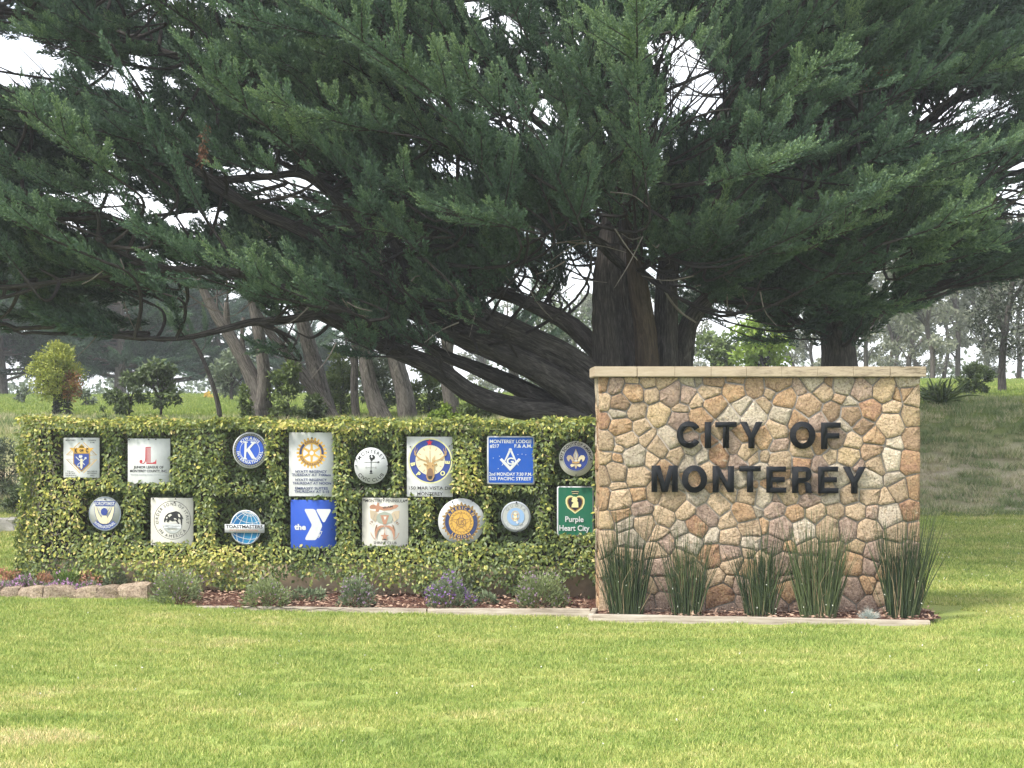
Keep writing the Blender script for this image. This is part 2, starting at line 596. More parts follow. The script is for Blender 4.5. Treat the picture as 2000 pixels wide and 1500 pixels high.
def stone_mat(name, stops):
    stops = [(q, tuple((u * 0.72 + v * 0.28) * 1.02 for u, v in zip(c, (0.47, 0.35, 0.255)))) for q, c in stops]
    m, nt = nodes(name)
    p = wpos(nt)
    rnd = nt.nodes.new('ShaderNodeObjectInfo').outputs['Random']
    off = N(nt, 'ShaderNodeVectorMath', {'operation': 'ADD'})
    nt.links.new(p, off.inputs[0])
    cx = N(nt, 'ShaderNodeCombineXYZ', None, X=mth(nt, 'MULTIPLY', rnd, 9.0))
    nt.links.new(cx.outputs[0], off.inputs[1])
    q = off.outputs[0]
    a = noise(nt, 9.0, q, 6, 0.65, 0.6)
    b = noise(nt, 48, q, 6, 0.78)
    g = noise(nt, 22, q, 6, 0.78, 1.0)
    f = mth(nt, 'ADD', mth(nt, 'MULTIPLY', a, 0.6), mth(nt, 'MULTIPLY', g, 0.4))
    col = ramp(nt, f, stops)
    col = mix(nt, 1.0, col, ramp(nt, b, [(0.36, (0.42, 0.37, 0.33)), (0.5, (0.98, 0.97, 0.96)), (0.64, (1.3, 1.27, 1.22))]), 'MULTIPLY')
    val = N(nt, 'ShaderNodeHueSaturation', None, Saturation=0.95, Color=col, Value=mth(nt, 'ADD', mth(nt, 'MULTIPLY', rnd, 0.4), 0.8))
    finish(nt, val.outputs[0], 0.85, bump=mth(nt, 'ADD', mth(nt, 'MULTIPLY', g, 0.7), mth(nt, 'MULTIPLY', b, 0.3)), bstr=1.0, bdist=0.05, spec=0.12)
    return m
tan, org, gry, wht, prp, brn, red, yel = (0.50, 0.37, 0.23), (0.45, 0.26, 0.12), (0.42, 0.38, 0.30), (0.60, 0.53, 0.42), (0.33, 0.235, 0.195), (0.34, 0.22, 0.13), (0.37, 0.19, 0.105), (0.56, 0.42, 0.23)
SM = {
    't': stone_mat('tan_sandstone', [(0.32, brn), (0.45, tan), (0.58, (0.55, 0.42, 0.28)), (0.7, org)]),
    'o': stone_mat('rusty_orange_stone', [(0.33, brn), (0.46, org), (0.56, (0.50, 0.33, 0.18)), (0.68, tan)]),
    'g': stone_mat('pale_grey_stone', [(0.33, (0.3, 0.26, 0.21)), (0.48, gry), (0.6, (0.48, 0.44, 0.35)), (0.72, tan)]),
    'w': stone_mat('whitish_stone', [(0.34, tan), (0.46, wht), (0.58, (0.66, 0.59, 0.48)), (0.7, org)]),
    'p': stone_mat('mauve_brown_stone', [(0.33, (0.2, 0.14, 0.12)), (0.46, prp), (0.57, (0.42, 0.31, 0.25)), (0.69, org)]),
    'b': stone_mat('brown_stone', [(0.33, (0.2, 0.115, 0.065)), (0.47, brn), (0.58, (0.43, 0.29, 0.175)), (0.7, tan)]),
    'r': stone_mat('red_brown_stone', [(0.35, (0.22, 0.1, 0.055)), (0.46, red), (0.56, org), (0.66, wht)]),
    'y': stone_mat('yellow_buff_stone', [(0.33, org), (0.45, yel), (0.6, tan), (0.7, wht)]),
}

def clip(poly, n, d):
    """keep the side where n.p <= d"""
    out = []
    for i in range(len(poly)):
        a, b = poly[i], poly[(i + 1) % len(poly)]
        da, db = n[0] * a[0] + n[1] * a[1] - d, n[0] * b[0] + n[1] * b[1] - d
        if da <= 0:
            out.append(a)
        if (da < 0 < db) or (db < 0 < da):
            t = da / (da - db)
            out.append((a[0] + (b[0] - a[0]) * t, a[1] + (b[1] - a[1]) * t))
    return out

def cells(pts, rect, gap):
    x0, x1, z0, z1 = rect
    res = []
    rr = random.Random(3)
    wts = [rr.uniform(-0.009, 0.009) for _ in pts]
    for i, (x, z) in enumerate(pts):
        poly = [(x0, z0), (x1, z0), (x1, z1), (x0, z1)]
        for j, (a, b) in enumerate(pts):
            if i == j:
                continue
            dx, dz = a - x, b - z
            L = math.hypot(dx, dz)
            if L > 0.75:
                continue
            n = (dx / L, dz / L)
            h = math.sin(i * 12.9 + j * 12.9 + min(i, j) * 3.1) * 0.5 + 0.5
            poly = clip(poly, n, n[0] * x + n[1] * z + max(0.2 * L, min(0.8 * L, L / 2 + (wts[i] - wts[j]) / (2 * L))) - gap * (0.6 + 0.8 * h))
            if len(poly) < 3:
                break
        if len(poly) >= 3:
            res.append((i, poly))
    return res

def rounded(poly, rr):
    """cut each corner twice and shake the outline a little"""
    # drop tiny edges
    P = [poly[0]]
    for q in poly[1:]:
        if math.hypot(q[0] - P[-1][0], q[1] - P[-1][1]) > 0.012:
            P.append(q)
    out = []
    n = len(P)
    for i in range(n):
        a, b, c = P[i - 1], P[i], P[(i + 1) % n]
        la = math.hypot(a[0] - b[0], a[1] - b[1])
        lc = math.hypot(c[0] - b[0], c[1] - b[1])
        k = rr.uniform(0.003, 0.015)
        ta, tc = min(0.4, k / la), min(0.4, k / lc)
        p1 = (b[0] + (a[0] - b[0]) * ta, b[1] + (a[1] - b[1]) * ta)
        p3 = (b[0] + (c[0] - b[0]) * tc, b[1] + (c[1] - b[1]) * tc)
        p2 = ((p1[0] + p3[0] + 0.7 * b[0]) / 2.7, (p1[1] + p3[1] + 0.7 * b[1]) / 2.7)
        out += [p1, p2, p3]
        if lc > 0.07:
            m = ((b[0] + c[0]) / 2 + rr.uniform(-0.006, 0.006), (b[1] + c[1]) / 2 + rr.uniform(-0.006, 0.006))
            out.append(m)
    return out

def stone_mesh(name, poly, depth, base, rr):
    """base point and 2D poly (x, z) -> a boulder face standing proud towards -y"""
    n = len(poly)
    cx = sum(q[0] for q in poly) / n
    cz = sum(q[1] for q in poly) / n
    tilt = (rr.uniform(-0.05, 0.05), rr.uniform(-0.05, 0.05))
    V = []
    for (k, y) in ((1.0, 0.02), (0.995, -depth * 0.75), (0.972, -depth * 1.0), (0.6, -depth * 1.05)):
        for q in poly:
            x, z = q[0] - cx, q[1] - cz
            yy = y + (tilt[0] * x + tilt[1] * z if k < 1 else 0) + (rr.uniform(-0.004, 0.004) if k < 0.99 else 0)
            V.append((x * k, yy, z * k))
    V.append((0, -depth * 1.05 + rr.uniform(-0.004, 0.004), 0))
    Q, T = [], []
    for r in range(3):
        for i in range(n):
            j = (i + 1) % n
            Q.append((r * n + i, r * n + j, (r + 1) * n + j, (r + 1) * n + i))
    for i in range(n):
        T.append((3 * n + i, 3 * n + (i + 1) % n, 4 * n))
    return V, T, Q, (cx, cz)

wall = thing('stone_sign_wall', 'tall tan and rust fieldstone wall with pale cap and black letters', 'stone wall', (2.611, WY + WT / 2, 0))
WO = np.array(wall.location)
m_mortar = plain('grey_mortar', (0.32, 0.29, 0.25), 0.95, 0.15, 60, 0.1)
mb = MB()
mb.box((WX0 + 0.035, WY + 0.018, -0.15), (WX1 - 0.035, WY + WT - 0.035, WZ1))
part('mortar_core', mb.mesh('mortar_core', m_mortar, off=WO), wall)
rr = random.Random(11)
pts = [(wu(a), wz(b)) for a, b, c in seeds]
for i, poly in cells(pts, (WX0, WX1, -0.06, WZ1 - 0.004), 0.0062):
    V, T, Q, (cx, cz) = stone_mesh('stone', rounded(poly, rr), rr.uniform(0.014, 0.026), 0, rr)
    me = mesh_np('stone', V, [T, Q], SM[seeds[i][2]], False)
    o = part('stone', me, wall)
    o.location = Vector((cx, WY + 0.022, cz)) - wall.location
# the two ends, coursed more squarely
for side in (0, 1):
    ps = []
    for r in range(11):
        for k in range(4):
            ps.append((0.1 + k * 0.19 + rr.uniform(-0.06, 0.06) + (r % 2) * 0.07, 0.05 + r * 0.232 + rr.uniform(-0.07, 0.07)))
    for i, poly in cells(ps, (0.03, WT - 0.03, -0.06, WZ1 - 0.004), 0.009):
        V, T, Q, (cx, cz) = stone_mesh('stone', rounded(poly, rr), rr.uniform(0.028, 0.04), 0, rr)
        me = mesh_np('stone', V, [T, Q], SM[rr.choice('ttoopgbwr')], False)
        o = part('stone', me, wall)
        if side == 0:
            o.rotation_euler = (0, 0, R(-90))
            o.location = Vector((WX0 + 0.038, WY + WT - cx, cz)) - wall.location
        else:
            o.rotation_euler = (0, 0, R(90))
            o.location = Vector((WX1 - 0.038, WY + cx, cz)) - wall.location

# cap stones
m_cap, nt = nodes('weathered_cast_cap')
p = wpos(nt)
a = noise(nt, 3.0, mapped(nt, p, (1, 1, 5)), 6, 0.7)
b = noise(nt, 22, mapped(nt, p, (0.5, 1, 3)), 6, 0.75)
x = N(nt, 'ShaderNodeSeparateXYZ', None, Vector=p).outputs['X']
st = mth(nt, 'MULTIPLY', ramp(nt, mth(nt, 'DIVIDE', x, 5.0), [(0.35, 0.25), (0.62, 1.0)]), ramp(nt, mth(nt, 'ADD', mth(nt, 'MULTIPLY', a, 0.5), mth(nt, 'MULTIPLY', b, 0.5)), [(0.47, 0.0), (0.6, 1.0)]))
col = mix(nt, st, ramp(nt, b, [(0.3, (0.33, 0.265, 0.19)), (0.6, (0.455, 0.375, 0.285))]), (0.15, 0.12, 0.085))
finish(nt, col, 0.9, bump=b, bstr=0.4, bdist=0.01, spec=0.1)
edges = [1160, 1245, 1318, 1389, 1458, 1527, 1597, 1667, 1738, 1810]
for i in range(len(edges) - 1):
    bm = bmesh.new()
    x0, x1 = (edges[i] - 1000) / F * 14.79 + (0.0015 if i else 0), (edges[i + 1] - 1000) / F * 14.79 - 0.0015
    dy = rr.uniform(-0.002, 0.002)
    bmesh.ops.create_cube(bm, size=1)
    for v in bm.verts:
        v.co = ((x0 + x1) / 2 + v.co.x * (x1 - x0) - WO[0], (14.79 + 15.63) / 2 + dy + v.co.y * 0.84 - WO[1], WZ1 + 0.0555 + v.co.z * 0.109)
    bmesh.ops.bevel(bm, geom=[e for e in bm.edges if abs((e.verts[0].co - e.verts[1].co).x) > 0.05 or i in (0, 8)], offset=0.008, segments=2, affect='EDGES')
    me = bpy.data.meshes.new('cap_stone')
    bm.to_mesh(me)
    bm.free()
    part('cap_stone', me, wall, mat=m_cap)

# letters
m_letter = plain('matt_black_painted_metal', (0.0075, 0.009, 0.012), 0.7, 0.2, 60, 0.2)
LD = 0.030
def letter(ch, x0, x1, y0, y1):
    """outline loops in photo pixels (outer, then holes)"""
    w, h, s = x1 - x0, y1 - y0, 11.6
    def P(*q):
        return [(x0 + a * w, y0 + b * h) for a, b in q]
    sx, sy = s / w, s / h
    if ch == 'I':
        return [P((0, 0), (1, 0), (1, 1), (0, 1))]
    if ch == 'T':
        c0, c1 = 0.5 - sx / 2, 0.5 + sx / 2
        b = sy * 0.9
        return [P((0, 0), (1, 0), (1, b), (c1, b), (c1, 1), (c0, 1), (c0, b), (0, b))]
    if ch == 'F':
        b = sy * 0.9
        return [P((0, 0), (1, 0), (1, b), (sx, b), (sx, 0.40), (0.92, 0.40), (0.92, 0.40 + b), (sx, 0.40 + b), (sx, 1), (0, 1))]
    if ch == 'E':
        b = sy * 0.86
        return [P((0, 0), (1, 0), (1, b), (sx, b), (sx, 0.40), (0.94, 0.40), (0.94, 0.40 + b), (sx, 0.40 + b), (sx, 1 - b), (1.02, 1 - b), (1.02, 1), (0, 1))]
    if ch == 'N':
        k = sx * 1.02
        return [P((0, 0), (k, 0), (1 - sx, 0.66), (1 - sx, 0), (1, 0), (1, 1), (1 - k, 1), (sx, 0.34), (sx, 1), (0, 1))]
    if ch == 'M':
        k = sx
        return [P((0, 0), (k * 1.45, 0), (0.5, 0.66), (1 - k * 1.45, 0), (1, 0), (1, 1), (1 - k * 0.93, 1), (1 - k * 0.93, 0.26), (0.5 + k * 0.5, 1), (0.5 - k * 0.5, 1), (k * 0.93, 0.26), (k * 0.93, 1), (0, 1))]
    if ch == 'Y':
        k = sx
        return [P((0, 0), (k * 1.12, 0), (0.5, 0.42), (1 - k * 1.12, 0), (1, 0), (0.5 + k / 2, 0.60), (0.5 + k / 2, 1), (0.5 - k / 2, 1), (0.5 - k / 2, 0.60))]
    if ch == 'O':
        n = 36
        o = [(0.5 + 0.5 * math.cos(t), 0.5 + 0.5 * math.sin(t)) for t in [i / n * 6.28319 for i in range(n)]]
        q = [(0.5 + (0.5 - sx) * math.cos(t), 0.5 + (0.5 - sy * 0.92) * math.sin(t)) for t in [i / n * 6.28319 for i in range(n)]]
        return [P(*o), P(*q)]
    if ch == 'C':
        n = 30
        a0, a1 = R(32), R(328)
        an = [a0 + (a1 - a0) * i / n for i in range(n + 1)]
        o = [(0.52 + 0.52 * math.cos(t), 0.5 + 0.5 * math.sin(t)) for t in an]
        q = [(0.52 + (0.52 - sx) * math.cos(t), 0.5 + (0.5 - sy * 0.92) * math.sin(t)) for t in reversed(an)]
        return [P(*(o + q))]
    if ch == 'R':
        b = sy * 0.86
        arc = lambda r, cy, ry: [(1 - 0.05 - r + r * math.cos(t), cy + ry * math.sin(t)) for t in [R(-90 + 180 * i / 10) for i in range(11)]]
        outer = [(0, 0)] + arc(0.32, 0.285, 0.285) + [(0.80, 0.60), (0.93, 0.70), (0.95, 0.92), (1.02, 1), (1.02 - sx * 1.15, 1), (1.0 - sx * 1.2, 0.74), (0.60, 0.62), (sx, 0.62), (sx, 1), (0, 1)]
        inner = [(sx, b)] + arc(0.24, b + (0.57 - b - 0.14) / 2 + 0.0, (0.57 - b - 0.14) / 2)[:] + [(sx, 0.43)]
        inner = [(min(a, 0.95 - sx * 0.9) if a > 0.5 else a, c) for a, c in inner]
        return [P(*outer), P(*inner)]

def extrude_loops(loops, conv, y_front, y_back):
    """tessellated prism; conv maps 2D to (x, z)"""
    pts = [Vector((*conv(a), 0)) for l in loops for a in l]
    tri = tessellate_polygon([[Vector((*conv(a), 0)) for a in l] for l in loops])
    n = len(pts)
    V = [(q.x, y_front, q.y) for q in pts] + [(q.x, y_back, q.y) for q in pts]
    T = []
    for t in tri:
        a, b, c = (pts[k] for k in t)
        if (b - a).cross(c - a).z < 0:
            t = (t[0], t[2], t[1])
        T += [tuple(t), (t[0] + n, t[2] + n, t[1] + n)]
    Q = []
    s = 0
    for l in loops:
        m = len(l)
        for i in range(m):
            Q.append((s + i, s + (i + 1) % m, n + s + (i + 1) % m, n + s + i))
        s += m
    return V, T, Q

for ch, a, b, c, d in (('C', 1321.3, 1367, 822.5, 875), ('I', 1375.8, 1387.6, 824, 875), ('T', 1396.3, 1437.5, 824, 875), ('Y', 1444.5, 1488.6, 824, 875), ('O', 1541.4, 1591, 823, 876.5), ('F', 1602.5, 1640.3, 825, 877),
                       ('M', 1272, 1322.8, 909, 960.5), ('O', 1331.2, 1380, 908.5, 962), ('N', 1391, 1432.3, 910, 961), ('T', 1443, 1484.5, 910, 961), ('E', 1496, 1533.5, 911, 962), ('R', 1546, 1585.5, 911, 962.5), ('E', 1597, 1635, 911, 963), ('Y', 1645, 1689, 911.5, 963.5)):
    loops = letter(ch, a, b, c, d)
    V, T, Q = extrude_loops(loops, lambda q: (wu(q[0]), wz(q[1])), WY - 0.018 - LD, WY - 0.018)
    part('letter', mesh_np('letter', np.array(V) - WO, [T, Q], m_letter), wall)

# ------------------------------------------------------------------ hedge (creeper-clad screen)
ca, sa = math.cos(HA), math.sin(HA)
def hedge_sz(px, py, off=0.0):
    """photo pixel -> (distance along the hedge from its right end, height) on the plane off metres behind its face"""
    kx, ky = (px - 1000) / F, (py - HZ) / F
    d = (H0.y + off / ca + HM * H0.x) / (1 + HM * kx)
    x, z = kx * d, EYE - ky * d
    return (H0.x - x) / ca - off * sa * 0, z

def hedge_world(s, off, z):
    return np.stack([H0.x - s * ca + off * sa, H0.y + s * sa + off * ca, z], -1)

HS1 = hedge_sz(33, 960)[0]
HTOP = 2.045
holes = []         # recesses (s0, s1, z0, z1, depth)
def recess(px0, py0, px1, py1, d=0.11):
    s1, z1 = hedge_sz(px0, py0)
    s0, z0 = hedge_sz(px1, py1)
    holes.append((s0, s1, z0, z1, d * 1.2))
for q in ((112, 843, 197, 932, .1), (238, 846, 333, 940, .1), (440, 838, 519, 940, .10), (553, 838, 650, 968, .1), (683, 858, 765, 956, .09), (786, 842, 883, 968, .1), (940, 846, 1042, 947, .1), (1084, 856, 1158, 932, .1),
          (160, 956, 240, 1040, .11), (282, 958, 380, 1058, .12), (424, 968, 526, 1066, .13), (556, 972, 655, 1066, .09), (700, 966, 797, 1064, .1), (846, 962, 943, 1056, .11), (963, 962, 1046, 1060, .11), (1078, 944, 1160, 1040, .1)):
    recess(*q)

def hedge_face(s, z):
    """distance of the leaf surface behind the nominal face (negative = bulging forward)"""
    y = 0.045 * np.sin(s * 3.1 + z * 2.0) * np.sin(z * 4.3 - s) + 0.02 * np.sin(s * 9 + 1.3) * np.sin(z * 8.0)
    y = y - 0.07 * sstep(0.75, 0.42, z) - 0.03 * sstep(1.85, 2.04, z)
    for s0, s1, z0, z1, d in holes:
        e = 0.035
        m = sstep(s0 - e, s0 + e, s) * sstep(s1 + e, s1 - e, s) * sstep(z0 - e, z0 + e, z) * sstep(z1 + e, z1 - e, z)
        y = y * (1 - m) + m * np.maximum(y, 0) + m * d
    return y

hedge = thing('creeper_hedge', 'long low hedge of yellow-green creeper carrying two rows of club signs', 'hedge', hedge_world(np.float64(HS1 / 2), 0.3, np.float64(0.0)))
HO = np.array(hedge.location)
m_stucco = plain('tan_stucco', (0.36, 0.285, 0.20), 0.95, 0.15, 14, 0.1)
m_twigcore, nt = nodes('dark_old_stems')
finish(nt, ramp(nt, noise(nt, 30, wpos(nt), 5), [(0.35, (0.018, 0.02, 0.012)), (0.65, (0.05, 0.045, 0.03))]), 0.95, spec=0.05)  # dark brown stem colour for the hedge core

def hbox(mb, s0, s1, o0, o1, z0, z1):
    P = [hedge_world(np.float64(s), o, np.float64(z)) for z in (z0, z1) for (s, o) in ((s0, o0), (s1, o0), (s1, o1), (s0, o1))]
    mb.add(P, Q=[(0, 3, 2, 1), (4, 5, 6, 7), (0, 1, 5, 4), (1, 2, 6, 5), (2, 3, 7, 6), (3, 0, 4, 7)])
mb = MB()
hbox(mb, 0.0, HS1 - 0.22, 0.16, 0.44, -0.1, 0.4)
part('footing_wall', mb.mesh('footing_wall', m_stucco, off=HO), hedge)
mb = MB()
hbox(mb, 0.0, HS1 - 0.14, 0.27, 0.46, 0.402, HTOP - 0.1)
part('stem_core', mb.mesh('stem_core', m_twigcore, off=HO), hedge)

m_hleaf, nt = nodes('creeper_leaf')
a = N(nt, 'ShaderNodeAttribute', {'attribute_name': 'tone', 'attribute_type': 'GEOMETRY'}).outputs['Fac']
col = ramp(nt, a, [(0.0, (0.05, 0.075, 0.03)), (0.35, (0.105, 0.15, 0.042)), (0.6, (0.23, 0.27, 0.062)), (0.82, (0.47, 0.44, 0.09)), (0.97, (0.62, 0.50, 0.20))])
finish(nt, col, 0.42, trans=0.25, spec=0.4)

def gauss(n, s):
    return rng.normal(0, s, n)

Cs, Ns, To = [], [], []
# front face, in two or three shuffled layers
n = 40000
s = rng.uniform(-0.02, HS1, n)
z = rng.uniform(0.12, HTOP, n)
low = 0.22 + 0.08 * np.sin(s * 2.3 + 1) + 0.06 * np.sin(s * 6.1) + 0.05 * np.sin(s * 13)
fringe = (z > low) | (rng.uniform(size=n) < np.exp(-(low - z) / 0.05) * 0.6)
f = hedge_face(s, z)
rec = f > 0.055
thin = 0.5 + 0.5 * np.sin(s * 2.7 + 0.5 * np.sin(z * 7)) * np.sin(z * 3.3 + s * 1.4)
keep = fringe & (rng.uniform(size=n) < np.where(rec, 0.9, 0.93))
# bare, twiggy patch near the left end
bare = (s > HS1 - 0.75) & (rng.uniform(size=n) < 0.35)
keep &= ~bare
s, z, f, rec, thin = s[keep], z[keep], f[keep], rec[keep], thin[keep]
n = len(s)
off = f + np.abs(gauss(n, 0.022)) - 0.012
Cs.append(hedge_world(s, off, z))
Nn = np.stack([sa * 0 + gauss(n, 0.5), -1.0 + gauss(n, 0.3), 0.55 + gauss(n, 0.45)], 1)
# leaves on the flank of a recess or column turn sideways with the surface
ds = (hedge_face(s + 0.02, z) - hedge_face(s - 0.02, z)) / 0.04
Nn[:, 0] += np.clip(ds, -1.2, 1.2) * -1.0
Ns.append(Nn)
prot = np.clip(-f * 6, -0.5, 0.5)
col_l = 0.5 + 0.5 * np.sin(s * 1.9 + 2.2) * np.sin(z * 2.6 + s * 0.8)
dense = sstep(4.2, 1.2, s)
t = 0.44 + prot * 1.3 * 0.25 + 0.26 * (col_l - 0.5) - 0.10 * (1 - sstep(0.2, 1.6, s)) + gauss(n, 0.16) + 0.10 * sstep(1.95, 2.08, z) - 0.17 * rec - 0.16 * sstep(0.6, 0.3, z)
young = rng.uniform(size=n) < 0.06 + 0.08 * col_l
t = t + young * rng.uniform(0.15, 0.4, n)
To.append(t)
# top
n = 9000
s = rng.uniform(-0.02, HS1, n)
o = rng.uniform(-0.04, 0.55, n)
zz = HTOP + 0.02 * np.sin(s * 5) + 0.015 * np.sin(s * 13 + 1) + gauss(n, 0.014) + 0.02 * sstep(HS1 - 0.8, HS1, s)
Cs.append(hedge_world(s, o, zz))
Ns.append(np.stack([gauss(n, 0.5), gauss(n, 0.5) - 0.3, np.ones(n)], 1))
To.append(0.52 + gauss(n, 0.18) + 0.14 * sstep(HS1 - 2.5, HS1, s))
# left end
n = 4200
o = rng.uniform(-0.03, 0.6, n)
z = rng.uniform(0.15, HTOP + 0.02, n)
bul = 0.05 * np.sin(z * 3.2 + 0.6) + 0.03 * np.sin(z * 9)
s = HS1 - 0.03 + bul - 0.10 * sstep(1.5, 2.1, z) + gauss(n, 0.025)
Cs.append(hedge_world(s, o, z))
Ns.append(np.stack([-np.ones(n), gauss(n, 0.6) - 0.4, 0.4 + gauss(n, 0.4)], 1))
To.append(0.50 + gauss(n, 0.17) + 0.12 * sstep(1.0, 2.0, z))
# back
n = 5000
s = rng.uniform(-0.02, HS1, n)
z = rng.uniform(0.1, HTOP, n)
Cs.append(hedge_world(s, 0.56 + gauss(n, 0.03), z))
Ns.append(np.stack([gauss(n, 0.4), np.ones(n), 0.4 + gauss(n, 0.4)], 1))
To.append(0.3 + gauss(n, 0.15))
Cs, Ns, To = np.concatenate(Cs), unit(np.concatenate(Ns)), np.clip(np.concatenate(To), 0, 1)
n = len(Cs)
# blades lie roughly in the surface, most pointing down or outwards
D = rdir(n) + np.array([0, -0.25, -0.55])
D = unit(D - Ns * np.sum(D * Ns, 1)[:, None] * 0.75)
Ll = rng.uniform(0.036, 0.072, n)
Vv, T = kites(Cs, D, Ns, Ll, Ll * rng.uniform(0.42, 0.6, n), fold=0.18, belly=0.5)
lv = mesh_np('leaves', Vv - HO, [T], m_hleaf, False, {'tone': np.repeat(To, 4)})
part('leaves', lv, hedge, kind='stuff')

# woody runners
m_twig = plain('grey_runner_bark', (0.19, 0.17, 0.145), 0.9, 0.2, 40, 0.1)
mb = MB()
for k in range(170):
    left = k < 75
    s0 = rng.uniform(HS1 - 0.8, HS1 - 0.05) if left else rng.uniform(0.1, HS1)
    z0 = rng.uniform(0.4, 1.9)
    a = rng.uniform(0, 6.28)
    P = []
    ss, zz = s0, z0
    for j in range(7):
        fo = float(hedge_face(np.float64(ss), np.float64(zz)))
        P.append(hedge_world(np.float64(ss), fo + rng.uniform(-0.025, 0.03), np.float64(zz)))
        a += rng.normal(0, 0.55)
        ss += math.cos(a) * 0.055
        zz = min(max(zz + math.sin(a) * 0.055, 0.3), 2.05)
    tube(mb, spline(P, 12), np.linspace(0.0055, 0.0025, 12), 4, tone=0.5)
part('runners', mb.mesh('runners', m_twig, True, off=HO), hedge, kind='stuff')

# ------------------------------------------------------------------ flat print helpers
_gl = {}
def glyph(ch, bold):
    k = (ch, bold)
    if k not in _gl:
        def get(body):
            cu = bpy.data.curves.new('glyph', 'FONT')
            cu.body = body
            cu.size = 1
            cu.offset = bold
            cu.resolution_u = 3
            ob = bpy.data.objects.new('glyph', cu)
            me = bpy.data.meshes.new_from_object(ob)
            V = np.zeros(len(me.vertices) * 3)
            me.vertices.foreach_get('co', V)
            me.calc_loop_triangles()
            T = np.array([t.vertices[:] for t in me.loop_triangles], dtype=int).reshape(-1, 3)
            bpy.data.objects.remove(ob)
            bpy.data.meshes.remove(me)
            bpy.data.curves.remove(cu)
            return V.reshape(-1, 3)[:, :2], T
        a = get('I' + ch + 'I')[0][:, 0].max()
        b = get('II')[0][:, 0].max()
        V, T = get(ch) if ch != ' ' else (np.zeros((0, 2)), np.zeros((0, 3), int))
        _gl[k] = (V, T, a - b)
    return _gl[k]
CAPH = glyph('H', 0.0)[0][:, 1].max()

_pm = {}
PAINT = dict(white=(0.51, 0.525, 0.54), offwhite=(0.58, 0.565, 0.52), black=(0.025, 0.026, 0.03), gold=(0.55, 0.33, 0.075), darkgold=(0.30, 0.19, 0.06), blue=(0.035, 0.06, 0.24), lodge=(0.012, 0.075, 0.36), royal=(0.03, 0.085, 0.42), red=(0.38, 0.045, 0.06),
             star=(0.55, 0.03, 0.06), green=(0.012, 0.115, 0.065), grey=(0.36, 0.38, 0.37), dimgrey=(0.22, 0.23, 0.23), ochre=(0.42, 0.27, 0.12), brown=(0.20, 0.12, 0.075), navy=(0.03, 0.045, 0.12), teal=(0.02, 0.17, 0.33), teal2=(0.012, 0.11, 0.26), skyblue=(0.22, 0.34, 0.52), cream=(0.62, 0.55, 0.38),
             yellow=(0.62, 0.55, 0.16), sage=(0.30, 0.33, 0.28), rust=(0.38, 0.2, 0.13), paleyellow=(0.6, 0.58, 0.3), steel=(0.30, 0.33, 0.36), purple=(0.02, 0.018, 0.03), tan=(0.44, 0.36, 0.26), bluegrey=(0.20, 0.25, 0.36))
def paint(nm):
    if nm not in _pm:
        m, nt = nodes('sign_paint_' + nm)
        p = wpos(nt)
        a = noise(nt, 7, p, 6, 0.7)
        b = noise(nt, 45, mapped(nt, p, (1, 1, 0.25)), 4, 0.6)
        f = mth(nt, 'MULTIPLY', ramp(nt, a, [(0.42, 0.0), (0.7, 1.0)]), ramp(nt, b, [(0.4, 0.15), (0.65, 0.75)]))
        c = PAINT[nm]
        d = tuple(x * 0.62 + y * 0.25 for x, y in zip(c, (0.2, 0.19, 0.16)))
        finish(nt, mix(nt, mth(nt, 'MULTIPLY', f, 0.55), c, d), 0.6, spec=0.2)
        _pm[nm] = m
    return _pm[nm]

WORDS = {'lettering', 'small_print', 'motto', 'gear_lettering', 'sword_lettering'}
TINY = {'rope', 'ray', 'graduation', 'graticule_meridian', 'graticule_parallel', 'numeral', 'wreath', 'scratch', 'outline', 'cord', 'antler', 'charge', 'emblem_line'}

